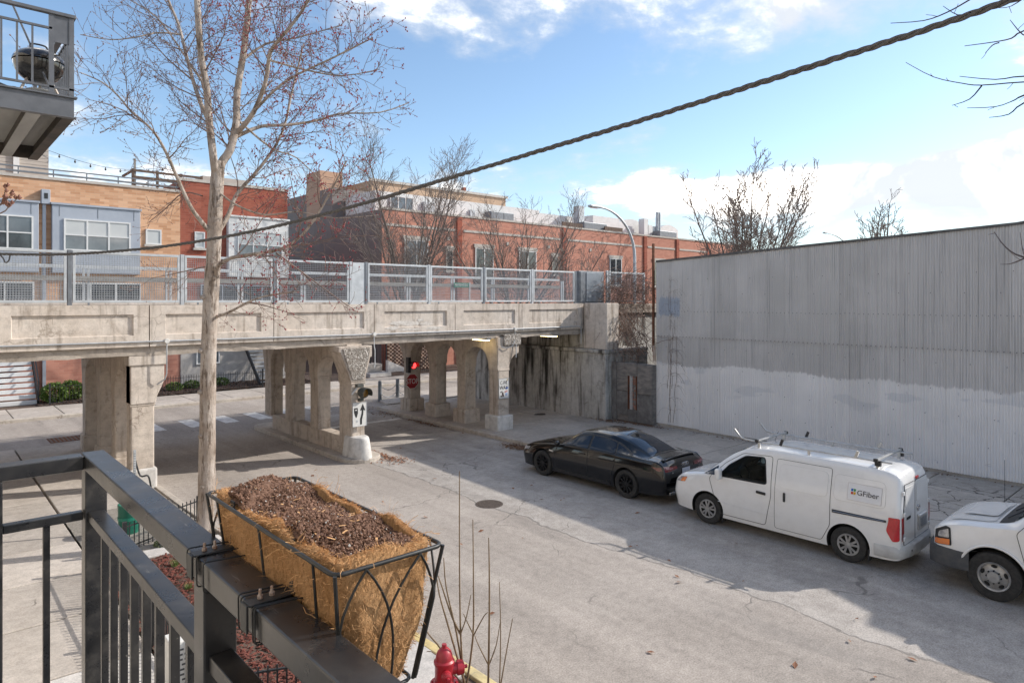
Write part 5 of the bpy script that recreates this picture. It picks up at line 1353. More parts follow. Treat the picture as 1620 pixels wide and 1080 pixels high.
CX = 23.83; YC = 40.0
tcb = thing('brick_terrace', 'long orange-red brick building with white rooftop penthouses behind the viaduct', 'building', (40, YC, 0))
MB().box(CX, 70, YC, 56, 0, 11.05).build('wall', ORGB, tcb)
MB().box(CX - .02, CX - .002, YC + .02, 55.98, 0, 11.05).build('side_wall', GREYW, tcb)
MB().box(CX - .05, 70.05, YC - .06, YC + .35, 11.052, 11.2).build('coping', STONE, tcb)
MB().box(CX - .02, CX + 3, 47.2, 56, 11.052, 13.4).build('party_wall', GREYW, tcb)
q0, q1 = at_y(488, 268, 52), at_y(540, 268, 49)
MB().box(CX - .03, CX + 1.9, 49.2, 51.6, 11.06, 15.0).build('stair_tower', brick('tower_brick', ((.5, .31, .21), (.44, .26, .17), (.52, .34, .24)), (.4, .3, .23)), tcb)
for x in (30.39, 41.62, 52.87, 58.21, 63.92): MB().box(x - .22, x + .22, YC - .12, YC - .001, 0, 11.05).build('pilaster', REDB, tcb)
for a, b in ((CX, 30.1), (30.7, 41.3), (42, 52.5), (53.2, 57.9), (58.5, 63.6)): MB().box(a + .1, b - .1, YC - .05, YC - .001, 9.95, 10.12).build('stone_band', STONE, tcb)
for x0_, x1_, z0_, z1_, n in ((25.6, 27.6, 5.6, 9.1, 2), (29.17, 29.8, 7.0, 8.55, 1), (31.9, 33.7, 6.0, 8.85, 2), (36.4, 38.3, 6.0, 8.85, 2), (40.15, 40.85, 7.0, 8.55, 1), (47.6, 49.3, 6.2, 8.7, 2), (54.2, 56, 6.2, 8.7, 2)):
    window(tcb, x0_, x1_, z0_, z1_, YC - .03, n, 1 if z1_ - z0_ > 2 else 1, PANE if x0_ > 28 else PANEG, WFRAME if n > 1 else STONE, .08, sill=STONE, lintel=STONE)
for x, z in ((29.4, 9.25), (35.2, 9.2), (39.8, 9.2), (45.0, 9.2)): MB().box(x - .12, x + .12, YC - .06, YC - .002, z, z + .25).build('vent', STONE, tcb)
for x in (28.2, 34.3, 35.2, 50.0):
    mb = MB().bar((x - .45, YC - .4, 7.2), (x + .45, YC - .4, 7.2), .04)
    for i in range(7): mb.bar((x - .45 + .15 * i, YC - .4, 6.0), (x - .45 + .15 * i, YC - .4, 7.2), .025)
    mb.build('balcony_rail', IRON, tcb)
ph = MB().box(CX + 1, 41.2, 42.6, 47, 11.06, 12.75).build('penthouse', CLADW, tcb)
MB().box(CX + 3.3, 41.3, 47.2, 55, 11.06, 14.35).build('upper_storey', brick('buff_brick', ((.5, .34, .23), (.43, .29, .19), (.52, .37, .26)), (.42, .32, .25)), tcb)
MB().box(CX + 3.1, 41.5, 47.05, 47.18, 14.3, 14.5).build('upper_coping', STONE, tcb)
window(tcb, CX + 2.2, CX + 4.2, 11.5, 12.5, 42.55, 3, 1, PANEG)
MB().box(28.9, 29.9, 42.4, 42.59, 11.3, 12.3).build('louvre', GALV, tcb)
MB().box(33.4, 33.9, 42.45, 42.6, 11.2, 12.1).build('louvre', GALV, tcb)
MB().box(37.0, 37.3, 48, 48.4, 14.36, 15.0).build('chimney', REDB, tcb)
for px0, px1, zt in ((800, 905, 12.7), (938, 980, 13.1)):
    a, b = at_y(px0, 380, 43.5).x, at_y(px1, 380, 43.5).x
    MB().box(a, b, 43.5, 50, 11.06, zt).build('penthouse', CLADW, tcb)
for px0, px1, zt in ((980, 1019, 12.9), (1043, 1073, 12.8)):
    a, b = at_y(px0, 380, 43.5).x, at_y(px1, 380, 43.5).x
    MB().prism([(a, 11.06)] + [(a + (b - a) * i / 10, zt - .6 + .9 * math.sin(math.pi * (.15 + .7 * i / 10))) for i in range(11)] + [(b, 11.06)], 'y', 43.5, 50).build('barrel_roof', CLADW, tcb)
for px, zt in ((918, 13.6), (1020, 13.2), (1026, 12.6), (1033, 12.5)):
    a = at_y(px, 380, 42.5).x; MB().box(a - .35, a + .35, 42.3, 43.0, 11.06, zt).build('roof_unit', CLADW if zt < 13.5 else GALV, tcb)
for px in (1039.5, 1043): a = at_y(px, 380, 42.2).x; MB().tube([(a, 42.2, 11.06), (a, 42.2, 14.0)], .15, 10).build('flue', GALV, tcb, smooth=50)
for px, w_ in ((785, .7), (802, .6), (940, 1.6), (1055, 1.5)):
    a = at_y(px, 380, 41.5).x; MB().box(a - w_, a + w_, 41.3, 42.2, 11.06, 12.0).build('air_conditioner', GALVD, tcb, bev=.05)
for px in (905, 970): a = at_y(px, 380, 41.2).x; MB().box(a - 1.3, a + 1.3, 41.1, 41.2, 11.06, 11.75).build('timber_screen', DKTIM, tcb)
# timber stairs with pale treads, left
def stair(name, label, x0, x1, ystart, n, rise, going, z0, tread, string, zig=1):
    t = thing(name, label, 'stairs', ((x0 + x1) / 2, ystart, .13))
    for i in range(n):
        y = ystart + going * i; z = z0 + rise * i
        MB().box(x0, x1, y, y + going * .95, z - .17, z).build('tread', tread, t, bev=.01)
    for x in (x0 - .05, x1 + .05): MB().bar((x, ystart - .05, z0 - .1), (x, ystart + going * n, z0 + rise * n - .1), .06, .3).build('stringer', string, t)
    x = x1 + .06
    MB().bar((x, ystart, z0 + .85), (x, ystart + going * n, z0 + rise * n + .85), .05).build('handrail', string, t)
    MB().bar((x, ystart, .1), (x, ystart, z0 + .9), .06).build('newel', string, t)
    return t
stair('front_steps', 'wide steps with white treads and dark stringer at the far left', -1.5, 4.25, 37.15, 9, .235, .27, .32, WFRAME, IRON)
st2 = thing('steel_staircase', 'steel outdoor staircase with open grating treads beside the stucco base', 'stairs', (15, 38, .13))
for i in range(11):
    x = 14.9 - .0 * i; z = .35 + .2 * i; y = 37.0 + .22 * i
    MB().box(14.35, 15.5, y, y + .2, z - .04, z).build('tread', GALVL, st2)
MB().bar((14.3, 36.8, .2), (14.3, 39.4, 2.5), .06, .26).build('stringer', IRON, st2)
MB().box(13.4, 15.6, 39.0, 39.4, 2.4, 2.65).build('landing', IRON, st2)
# iron picket fences in front of the townhouses
def picket_fence(label, a, b, h=.95, sp=.12, posts=1.9, z=.14, group='picket fences', rad=.008):
    a, b = V(*a, 0), V(*b, 0); L = (b - a).length; d = (b - a) / L
    t = thing('picket_fence', label, 'fence', ((a + b) / 2).to_tuple()[:2] + (z,), 0, group)
    for hh in (h * .88, .12): MB().bar(a + V(0, 0, z + hh), b + V(0, 0, z + hh), .028, .02).build('rail', IRON, t)
    n = max(1, round(L / posts))
    for i in range(n + 1): q = a + d * (L * i / n); MB().box(q.x - .035, q.x + .035, q.y - .035, q.y + .035, z - .1, z + h * 1.06).build('fence_post', IRON, t, bev=.006)
    mb = MB(); k = int(L / sp)
    for i in range(1, k): q = a + d * (L * i / k); mb.tube([q + V(0, 0, z + .04), q + V(0, 0, z + h)], rad, 4)
    mb.build('pickets', IRON, t, kind='stuff', fix=False)
    return t
picket_fence('black iron picket fence in front of the round green shrubs', (4.62, 36.25), (7.6, 36.25), group='far picket fences', rad=.011)
picket_fence('black iron picket fence in front of the stucco base', (7.9, 36.22), (14.2, 36.22), posts=3.2, group='far picket fences', rad=.011)
# perforated brick screen, fence and ramp to the right beyond the underpass
sc = thing('brick_screen', 'openwork brick garden screen beyond the far street', 'wall', (25, 38, .1))
r = random.Random(3); q = [at_y(612, 600, 38.5).x, at_y(700, 600, 38.5).x]
MB().box(q[0], q[1], 38.62, 38.7, .1, 3.4).build('backing', REDB, sc)
mb = MB()
for j in range(26):
    x = q[0] + (.16 if j % 2 else 0); z = .2 + j * .12
    while x < q[1] - .2:
        mb.box(x, x + .17, 38.4, 38.61, z, z + .1); x += .32
mb.build('openwork_bricks', plain('screen_brick', (.5, .36, .28), (.42, .28, .2), .9), sc, kind='stuff', fix=False)
MB().box(q[0] - .1, q[1] + .1, 38.35, 38.75, 3.41, 3.9).build('brick_cap', REDB, sc)
picket_fence('tall black iron fence left of the openwork brick screen', (at_y(586, 590, 38).x, 38), (at_y(611, 590, 38).x, 38), 2.9, .2, 2.2, group=None, rad=.02)
picket_fence('low iron fence before the openwork brick screen', (at_y(660, 600, 37).x, 37), (at_y(705, 600, 37).x, 37), 1.0, .14, 2.2, group=None, rad=.014)
rm = thing('concrete_ramp', 'low pale concrete steps and cheek wall beyond the far pavement', 'steps', (21, 36.6, .1))
qa = at_y(584, 600, 36.6).x; qb = at_y(618, 600, 36.6).x
MB().box(qa, qb, 36.5, 38.2, .1, .35).build('lower_step', SLABN, rm, bev=.02); MB().box(qa, qb - .25, 37.2, 38.4, .352, .85).build('upper_step', SLAB, rm, bev=.02)
MB().prism([(qb - .2, .352), (qb + 1.4, .352), (qb + .9, .62), (qb - .2, 1.1)], 'y', 36.6, 36.85).build('cheek_wall', SLABN, rm)
for i, (px, lb) in enumerate(((601, 'grey steel bollard with chains on the island corner, left one of the pair'), (629, 'grey steel bollard with chains nearest the stop sign'))):
    q = at_z(px, 632 if i == 0 else 628, .1)
    b_ = thing('bollard', lb, 'bollard', (q.x, q.y, .05), 0, 'chained bollards')
    MB().lathe([(.09, 0), (.09, .92), (.07, .98), (0, 1.0)], 16, (q.x, q.y, .02), 'z').build('post', GALVD, b_, smooth=40)
    d = (at_z(629, 628, .1) - at_z(601, 632, .1))
    for zz in (.78, .42):
        pts = [q + d * (t / 10) + V(0, 0, zz - .1 - .26 * math.sin(math.pi * t / 10)) for t in range(11)]
        MB().tube(pts, .018, 5).build('chain', GALVD, b_)
struct(MB().prism([(16.3, 26.9), (23, 26.9), (23, 29.8), (18.5, 29.6), (16.8, 28.6)], 'z', -.05, .1).build('corner_island', SLAB, bev=.03))

# street lamps
def street_lamp(label, base, h, reach, d, rad=.11):
    t = thing('street_lamp', label, 'street lamp', base, 0, 'arched street lamps'); b = V(*base); d = V(*d, 0).normalized()
    pts = [b, b + V(0, 0, h * .6), b + V(0, 0, h * .72)] + [b + V(0, 0, h * .72) + d * (reach * (1 - math.cos(a))) + V(0, 0, h * .28 * math.sin(a)) for a in [math.pi / 2 * i / 10 for i in range(1, 11)]]
    n = len(pts); MB().tube(pts, [rad * (1 - .55 * i / n) for i in range(n)], 12).build('pole', GALVL, t, smooth=60)
    e = pts[-1]; MB().obox(e + d * .45, d * .5, d.cross(V(0, 0, 1)) * .16, V(0, 0, .07)).build('lamp_head', GALV, t, bev=.05)
    MB().obox(e + d * .5 - V(0, 0, .08), d * .32, d.cross(V(0, 0, 1)) * .11, V(0, 0, .02)).build('lens', CLEARL, t, bev=.01)
q = at_y(1004, 430, 27.2); e = at_y(935, 325, 27.2)
street_lamp('tall arched street lamp behind the right end of the viaduct', (q.x, 27.2, .1), 10.45, q.x - e.x - .8, (-1, 0))
q = at_y(1352, 384, 34.5); e = at_y(1304, 368, 34.5)
street_lamp('distant arched street lamp peeking over the corrugated wall', (q.x, 34.5, .0), e.z, q.x - e.x - .8, (-1, 0))
# ---------------------------------------------------------------- trees and plants
def bark_material(name, c, c2, dark):
    m, nb, bs = newmat(name); p = wpos(nb)
    f = nb.noise(scaled(nb, p, 1, 1, .18), 11, 7, .75); g_ = nb.noise(p, 2.0, 5, .6)
    col = nb.mix(nb.step(g_, .35, .65), c, c2); col = nb.mix(nb.math('MULTIPLY', nb.step(f, .5, .62), .8), col, dark)
    nb.put(bs.inputs['Base Color'], col); bs.inputs['Roughness'].default_value = .9; bs.inputs['Specular IOR Level'].default_value = .2
    bumped(nb, bs, nb.math('ADD', f, nb.math('MULTIPLY', nb.noise(p, 5, 5, .6), 1.2)), 1.0, .04); return m
BARK = bark_material('maple_bark', (.34, .275, .225), (.5, .435, .38), (.11, .075, .05))
BARK2 = bark_material('grey_bark', (.17, .14, .12), (.23, .19, .165), (.08, .065, .055))
TWIG = plain('twig_bark', (.17, .115, .095), (.23, .165, .135), .85, 0, 6)
TWIG2 = plain('far_twig', (.21, .165, .14), (.28, .225, .19), .9, 0, 6)
RBUD = plain('red_blossom', (.33, .045, .05), (.22, .03, .035), .7, 0, 20)
BBUD = plain('brown_bud', (.16, .075, .055), (.22, .1, .07), .8, 0, 20)
def wander(r, p, d, L, n, jit, lift):
    pts = [p.copy()]
    for i in range(n):
        d = (d + V(r.gauss(0, jit), r.gauss(0, jit), r.gauss(0, jit) + lift)).normalized(); p = p + d * (L / n); pts.append(p.copy())
    return pts
class Tree:
    def __init__(s, seed, rmin=.003, jit=.13): s.jit = jit; s.r = random.Random(seed); s.thick = MB(); s.thin = MB(); s.tips = []; s.rmin = rmin
    def limb(s, pts, r0, r1, thick=True, n=8):
        m = len(pts); rs = [r0 + (r1 - r0) * (i / (m - 1)) ** .8 for i in range(m)]
        (s.thick if thick else s.thin).tube(pts, rs, n if thick else (4 if r0 > .012 else 3), False)
        return rs
    def spawn(s, pts, rs, level, dens, length, spread=.8, lift=.05, start=.15, maxlev=3):
        r = s.r; L = sum((b - a).length for a, b in zip(pts, pts[1:])); n = max(1, int(dens * L * r.uniform(.8, 1.2)))
        for k in range(n):
            t = start + (1 - start) * (k + r.random()) / n; f = t * (len(pts) - 1); i = min(int(f), len(pts) - 2); u = f - i
            p = pts[i].lerp(pts[i + 1], u); d = (pts[i + 1] - pts[i]).normalized(); rad = rs[i] + (rs[i + 1] - rs[i]) * u
            o = d.orthogonal(); o.rotate(Matrix.Rotation(r.uniform(0, 6.283), 3, d)); nd = (d * r.uniform(.55, 1.0) + o * spread * r.uniform(.6, 1.2) + V(0, 0, lift)).normalized()
            l = length * r.uniform(.55, 1.2) * (1 - .45 * t); cr = max(s.rmin, min(rad * .6, l * .011))
            c = wander(r, p, nd, l, 5 if level < 2 else 4, s.jit, .045)
            crs = s.limb(c, cr, max(s.rmin * .7, cr * .35), cr > .03)
            if level < maxlev: s.spawn(c, crs, level + 1, dens * 1.55, length * .42, spread, lift, .12, maxlev)
            else: s.tips.append((c[-1], (c[-1] - c[-2]).normalized(), c[2]))
        s.tips.append((pts[-1], (pts[-1] - pts[-2]).normalized(), pts[-2]))
    def buds(s, mb, sel, size, per=3):
        r = s.r
        for p, d, q in s.tips:
            if not sel(p): continue
            for k in range(per):
                c = p.lerp(q, r.random() * .9 if k else 0) + V(r.gauss(0, size * .5), r.gauss(0, size * .5), r.gauss(0, size * .5)); a = size * r.uniform(.6, 1.3)
                v = [c + V(a, 0, 0), c - V(a, 0, 0) * .8, c + V(0, a, 0), c - V(0, a, 0) * .9, c + V(0, 0, a * 1.3), c - V(0, 0, a)]
                mb.add(v, [(0, 2, 4), (2, 1, 4), (1, 3, 4), (3, 0, 4), (2, 0, 5), (1, 2, 5), (3, 1, 5), (0, 3, 5)])
def smooth_path(pts, n=4):
    out = []
    for i in range(len(pts) - 1):
        p0, p1, p2, p3 = pts[max(i - 1, 0)], pts[i], pts[i + 1], pts[min(i + 2, len(pts) - 1)]
        for k in range(n):
            t = k / n; out.append(.5 * (2 * p1 + (p2 - p0) * t + (2 * p0 - 5 * p1 + 4 * p2 - p3) * t * t + (3 * p1 - p0 - 3 * p2 + p3) * t ** 3))
    return out + [pts[-1]]
def traced(px, d0, d1, r=None, jit=.0):
    n = len(px); return smooth_path([at(x, y, d0 + (d1 - d0) * (i / max(1, n - 1)) + (r.uniform(-jit, jit) if r and 0 < i else 0)) for i, (x, y) in enumerate(px)], 3)
D = 13.17
mt = thing('street_tree', 'budding maple tree with pale trunk standing in the kerbside bed', 'tree', (4.31, 13.8, .1))
T = Tree(21, .0044)
trunk = smooth_path([at(322, 858, D), at(326, 800, D), at(328, 700, D), at(330, 560, D), at(334, 470, D), at(338, 400, D), at(341, 330, D), at(344, 280, D), at(346, 255, D)], 4)
rr = random.Random(4); m = len(trunk)
rs = [(.21 if i == 0 else .175 if i < 3 else .163 - .045 * i / m) * rr.uniform(.97, 1.04) for i in range(m)]
T.thick.tube(trunk, rs, 14)
limbs = [
 ([(341, 275), (338, 252), (331, 193), (327, 141), (318, 89), (313, 22), (311, -30), (309, -110)], 0, -.5, .095, .05),
 ([(347, 285), (350, 259), (364, 237), (374, 193), (375, 148), (385, 85), (392, 22), (396, -20), (404, -110)], 0, .5, .105, .05),
 ([(375, 211), (401, 178), (420, 130), (427, 85), (442, 63), (475, 22), (505, -30)], .1, -1.2, .06, .022),
 ([(372, 217), (413, 200), (453, 198), (501, 191), (538, 180), (601, 178), (646, 163)], .1, 1.5, .048, .01),
 ([(330, 190), (318, 165), (305, 126), (294, 85), (283, 41), (266, 0), (246, -60)], -.1, .9, .055, .022),
 ([(333, 368), (318, 350), (301, 326), (279, 278), (264, 244), (242, 207), (209, 178), (187, 152), (161, 130), (127, 115)], 0, -1.6, .055, .008),
 ([(285, 55), (250, 52), (216, 59), (175, 63), (127, 55)], .5, -.6, .024, .007),
 ([(342, 372), (361, 341), (375, 307), (413, 263), (446, 211), (464, 137), (480, 70)], 0, 1.6, .06, .016),
 ([(343, 440), (345, 421), (366, 408), (407, 401), (446, 393), (478, 372), (505, 335), (530, 290), (548, 255)], 0, -1.5, .055, .012),
 ([(437, 400), (481, 433), (526, 466), (560, 490)], -.6, -1.4, .02, .005),
 ([(338, 503), (366, 492), (392, 478), (425, 467), (475, 461)], 0, -1.2, .036, .01),
 ([(392, 478), (422, 484), (465, 497)], -.45, -.8, .022, .006),
 ([(320, 310), (290, 305), (262, 330), (235, 352)], 0, .9, .02, .006), ([(334, 420), (310, 425), (280, 432), (240, 440)], 0, .8, .02, .006),
 ([(376, 190), (430, 235), (470, 250), (520, 300)], .1, 1.2, .03, .008), ([(341, 300), (375, 325), (420, 340), (470, 335), (530, 345), (600, 340)], 0, -.8, .026, .007),
 ([(378, 100), (420, 70), (470, 60), (540, 40)], .4, .9, .035, .01), ([(365, 235), (330, 205), (290, 190)], .1, 1.4, .02, .006), ([(400, 178), (450, 130), (520, 95), (590, 60)], -.2, -1.6, .035, .01),
 ([(327, 141), (300, 100), (250, 30), (205, 0)], -.2, .8, .03, .01), ([(425, 95), (480, 110), (540, 120), (600, 110)], -.4, -.2, .028, .008), ([(446, 393), (490, 385), (540, 375), (600, 372)], -.9, -.4, .022, .006)]
for px, a, b, r0, r1 in limbs:
    r0 *= .88; p = traced(px, D + a, D + b, T.r, .12); r_ = T.limb(p, r0, r1, r0 > .02)
    big = r0 > .045
    T.spawn(p, r_, 1, 4.0 if big else 4.4, 1.6 if big else 1.0, .8, .06, .22 if big else .15, 3 if big else 2)
    if px[-1][0] > 440 and px[-1][1] < 200: T.spawn(p, r_, 1, 3.4, 1.1, .9, .05, .45, 3)
T.thick.build('trunk', BARK, mt, smooth=180, fix=False)
cr = T.thin.build('crown', TWIG, mt, fix=False, kind='stuff')
bx = at(455, 100, D).x
mb = MB(); T.buds(mb, lambda p: p.x > at(330, 100, D).x and T.r.random() < .68, .0135, 3); mb.build('red_flowers', RBUD, cr, fix=False, kind='stuff')
mb = MB(); T.buds(mb, lambda p: p.x < at(345, 100, D).x, .010, 2); mb.build('buds', BBUD, cr, fix=False, kind='stuff')
for px, py, s_ in ((318, 555, 1.0), (317, 620, .9), (318, 690, 1.0), (321, 770, .8), (321, 470, .9)):
    c = at(px, py, D - .12); MB().lathe([(0, -.05), (.05, -.03), (.06, .02), (0, .06)], 8, c, 'z').build('knot', BARK, mt, smooth=180)

def far_tree(name, label, base, h, spread, seed, stems, dens, bark=BARK2, rmin=.006, group='bare trees behind the viaduct', trunk_h=.25, r0=.16, lean=.55, lev=3):
    t = thing(name, label, 'tree', tuple(base), 0, group); b = V(*base); T = Tree(seed, rmin, .07); r = T.r
    tr = wander(r, b, V(0, 0, 1), h * trunk_h, 4, .04, .1); T.thick.tube(tr, [r0 * (1 - .08 * i) for i in range(5)], 9, False)
    for k in range(stems):
        a = 6.283 * (k + r.random() * .7) / stems; d = V(math.cos(a) * lean * r.uniform(.5, 1.2), math.sin(a) * lean * r.uniform(.5, 1.2), 1).normalized()
        p = wander(r, tr[-1 - (k % 2)], d, h * (1 - trunk_h) * r.uniform(.75, 1.02), 9, .06, .05); rs = T.limb(p, r0 * .5, rmin * 1.2, True, 6)
        T.spawn(p, rs, 1, dens, spread, .6, .16, .12, lev)
    T.thick.build('trunk', bark, t, smooth=180, fix=False); T.thin.build('crown', TWIG2, t, fix=False, kind='stuff'); return t
q = at_y(645, 440, 34.4); far_tree('bare_tree', 'tall bare tree in front of the left end of the orange-red building', (q.x, 34.4, .1), 14.9, 3.0, 31, 11, 2.0, rmin=.010, r0=.2, lean=.68)
q = at_y(812, 440, 34.6); far_tree('bare_tree', 'spreading bare tree in front of the middle of the orange-red building', (q.x, 34.6, .1), 13.6, 2.8, 32, 12, 1.9, lean=.9, rmin=.010, r0=.2)
q = at_y(905, 440, 34.0); far_tree('bare_tree', 'low bare tree just left of the tall street lamp', (q.x, 34.0, .1), 10.0, 2.0, 33, 9, 2.2, lean=.75, rmin=.012)
q = at_y(1182, 380, 32.0); far_tree('bare_tree', 'bushy bare tree rising behind the low end of the corrugated wall', (q.x, 32.0, 0), 17.2, 3.6, 34, 15, 1.5, r0=.28, rmin=.026, lean=.42, trunk_h=.16, group='bare trees beyond the warehouse')
q = at_y(1398, 380, 25.0); far_tree('bare_tree', 'small distant bare tree above the middle of the corrugated wall', (q.x, 25.0, 0), 14.4, 2.6, 35, 7, 1.6, r0=.28, rmin=.026, lean=.45, trunk_h=.5, group='bare trees beyond the warehouse')
# small tree that kept its brown leaves
q = at_y(1062, 440, 26.6)
t = thing('leafy_tree', 'scrubby tree keeping brown dead leaves next to the street lamp', 'tree', (q.x, 26.6, .1)); T = Tree(41, .006)
for k in range(9):
    a = 6.283 * k / 9; p = wander(T.r, V(q.x, 26.6, .1), V(math.cos(a) * .35, math.sin(a) * .35, 1).normalized(), T.r.uniform(5.5, 8.0), 9, .08, .05); rs = T.limb(p, .05, .01, True, 6); T.spawn(p, rs, 1, 1.3, 1.7, .8, .05, .4, 3)
T.thick.build('trunk', BARK2, t, smooth=180, fix=False); cr = T.thin.build('crown', TWIG2, t, fix=False, kind='stuff')
mb = MB()
for p, d, q_ in T.tips:
    if T.r.random() > .6 or p.z < 5: continue
    for k in range(2):
        c = p.lerp(q_, T.r.random() * .6); a = T.r.uniform(0, 6.28); u = V(math.cos(a), math.sin(a), -.8).normalized() * .19; v = V(-math.sin(a), math.cos(a), .2) * .08
        mb.add([c, c + u * .5 + v, c + u, c + u * .5 - v], [(0, 1, 2, 3)])
mb.build('dead_leaves', plain('russet_leaf', (.16, .05, .035), (.1, .035, .03), .8, 0, 15), cr, fix=False, kind='stuff')

# dry creeper at the end of the viaduct
def tangle(name, label, gen, n, seed, rad, L, mat=TWIG, cat='vine', jit=.35, lift=-.05, seg=9):
    r = random.Random(seed); mb = MB()
    for _ in range(n):
        p, d = gen(r); pts = wander(r, p, d, L * r.uniform(.4, 1.2), seg, jit, lift); mb.tube(pts, [rad * (1 - .6 * i / seg) for i in range(seg + 1)], 4, False)
    o = mb.build(name, mat, fix=False); return tag(o, label, cat)
DRY = plain('dry_stem', (.24, .165, .13), (.17, .115, .09), .9, 0, 8)
tangle('dry_creeper', 'dense dry creeper hanging over the coping at the right end of the viaduct', lambda r: (V(r.uniform(21.6, 24.6), r.uniform(18.2, 18.7), r.uniform(4.4, 5.9)), V(r.gauss(0, .5), -.35, r.uniform(-.6, .6)).normalized()), 480, 51, .009, 1.3, DRY)
tangle('dry_creeper', 'loose pale vine stems drooping in the recess above the boarded wall', lambda r: (V(r.uniform(21.0, 22.6), r.uniform(17.0, 18.1), r.uniform(3.4, 4.6)), V(r.gauss(-.2, .4), r.gauss(-.2, .4), -.6).normalized()), 110, 52, .014, 1.9, DRY, jit=.3)
tangle('dry_creeper', 'bare creeper stems curling over the top of the boarded wall', lambda r: (V(20.75, r.uniform(15.4, 16.4), r.uniform(2.5, 3.2)), V(-.1, r.gauss(.3, .4), .3).normalized()), 34, 53, .011, 1.4, DRY, jit=.3, lift=-.12)
r = random.Random(54); mb = MB()
for k in range(5):
    y = 14.95 - r.random() * .45; p = V(20.905, y, .35 if k < 3 else 1.6); pts = [p]
    for i in range(22): p = V(20.9 + r.uniform(-.012, .006), min(15.2, p.y + r.gauss(-.004, .035)), p.z + .22); pts.append(p)
    pts = [q for q in pts if q.z < 5.9]; mb.tube(pts, [.006 * (1 - .6 * i / len(pts)) for i in range(len(pts))], 4, False)
    for q in pts[2::2]:
        s_ = r.choice((-1, -1, 1)); c = [q]; L = r.uniform(.3, .9)
        for i in range(7): u = i / 6; c.append(q + V(-.01, s_ * L * u * .75, .25 * L * math.sin(2.2 * u) - .55 * L * u * u))
        c = [V(v.x, min(v.y, 15.24), v.z) for v in c]; mb.tube(c, [.0035 * (1 - .5 * i / 8) for i in range(8)], 3, False)
tag(mb.build('wall_creeper', TWIG, fix=False), 'thin leafless creeper clinging to the left edge of the corrugated wall', 'vine')

# tree standing outside the right edge; its twigs reach into the sky
ot = thing('street_tree', 'dark bare twigs reaching in from the upper right corner', 'tree', (4.72, .2, .1)); T = Tree(61, .0022)
tr = [V(4.72, .2, .1), V(4.75, .15, 2.5), V(4.7, .1, 4.5), V(4.65, .1, 6.2)]; T.thick.tube(smooth_path(tr, 4), .1, 10)
O1 = V(4.68, .12, 5.6)
for px in ([(1433, 99), (1477, 122), (1522, 132), (1553, 135), (1620, 130), (1700, 130)], [(1506, 167), (1534, 157), (1553, 136)], [(1518, 121), (1575, 126), (1620, 121), (1700, 128)], [(1526, 73), (1571, 67), (1600, 61), (1620, 49), (1700, 30)], [(1559, 84), (1570, 72), (1580, 68)],
           [(1530, 171), (1575, 169), (1604, 159), (1620, 151), (1700, 125)], [(1565, 186), (1596, 181), (1620, 163), (1700, 135)], [(1409, 37), (1461, 33), (1498, 20), (1534, 0), (1600, -40)], [(1492, 10), (1515, 24), (1535, 20)], [(1598, 32), (1618, 55), (1640, 60)], [(1580, 13), (1600, 10), (1630, -10)],
           [(1573, 367), (1591, 391), (1620, 407), (1700, 420)], [(1583, 418), (1600, 417), (1622, 408)], [(1614, 368), (1618, 395), (1622, 408)]):
    p = traced(px, 4.3, 4.0, T.r, .05); n = len(p); w0 = .004 if len(px) < 4 else .005
    T.thin.tube(p, [w0 * (.45 + .9 * i / n) for i in range(n)], 4, False)
    T.spawn(p[::-1], [w0] * n, 3, 3.5, .09, 1.0, .0, .1, 3)
for e in ((1700, 130), (1700, 30), (1700, 420), (1600, -40), (1640, 60)):
    a = at(*e, 4.0); T.thick.tube(smooth_path([a, a.lerp(O1, .5) + V(0, 0, .25), O1 if e[1] < 300 else V(4.7, .1, 4.9)], 4), [.007, .009, .011, .014, .018, .022, .026, .03, .034], 6, False)
T.thick.build('trunk', BARK2, ot, smooth=180, fix=False); T.thin.build('twigs', plain('dark_twig', (.06, .045, .045), (.09, .07, .065), .8), ot, fix=False, kind='stuff')
# twig with fat buds at the left edge
lt = thing('street_tree', 'budded brown twig poking in at the left edge below the upper balcony', 'tree', (.6, 11.3, .1)); T = Tree(62, .0025)
for px in ([(-60, 345), (-10, 330), (8, 318), (22, 303)], [(-60, 352), (-5, 328), (6, 310), (9, 292)], [(-60, 350), (0, 338), (15, 325), (30, 312)]): p = traced(px, 8.2, 8.0); T.limb(p, .012, .004, False); T.tips += [(q, V(0, 0, 1), q) for q in p[-5:]]
T.thick.tube(smooth_path([V(.3, 11.0, .1), at(-170, 700, 8.2), at(-120, 400, 8.2), at(-60, 348, 8.2)], 4), .03, 6, False)
T.thick.build('trunk', BARK2, lt, smooth=180, fix=False); T.thin.build('twigs', TWIG, lt, fix=False)
mb = MB(); T.buds(mb, lambda p: True, .03, 1); mb.build('buds', BBUD, lt, fix=False, kind='stuff')

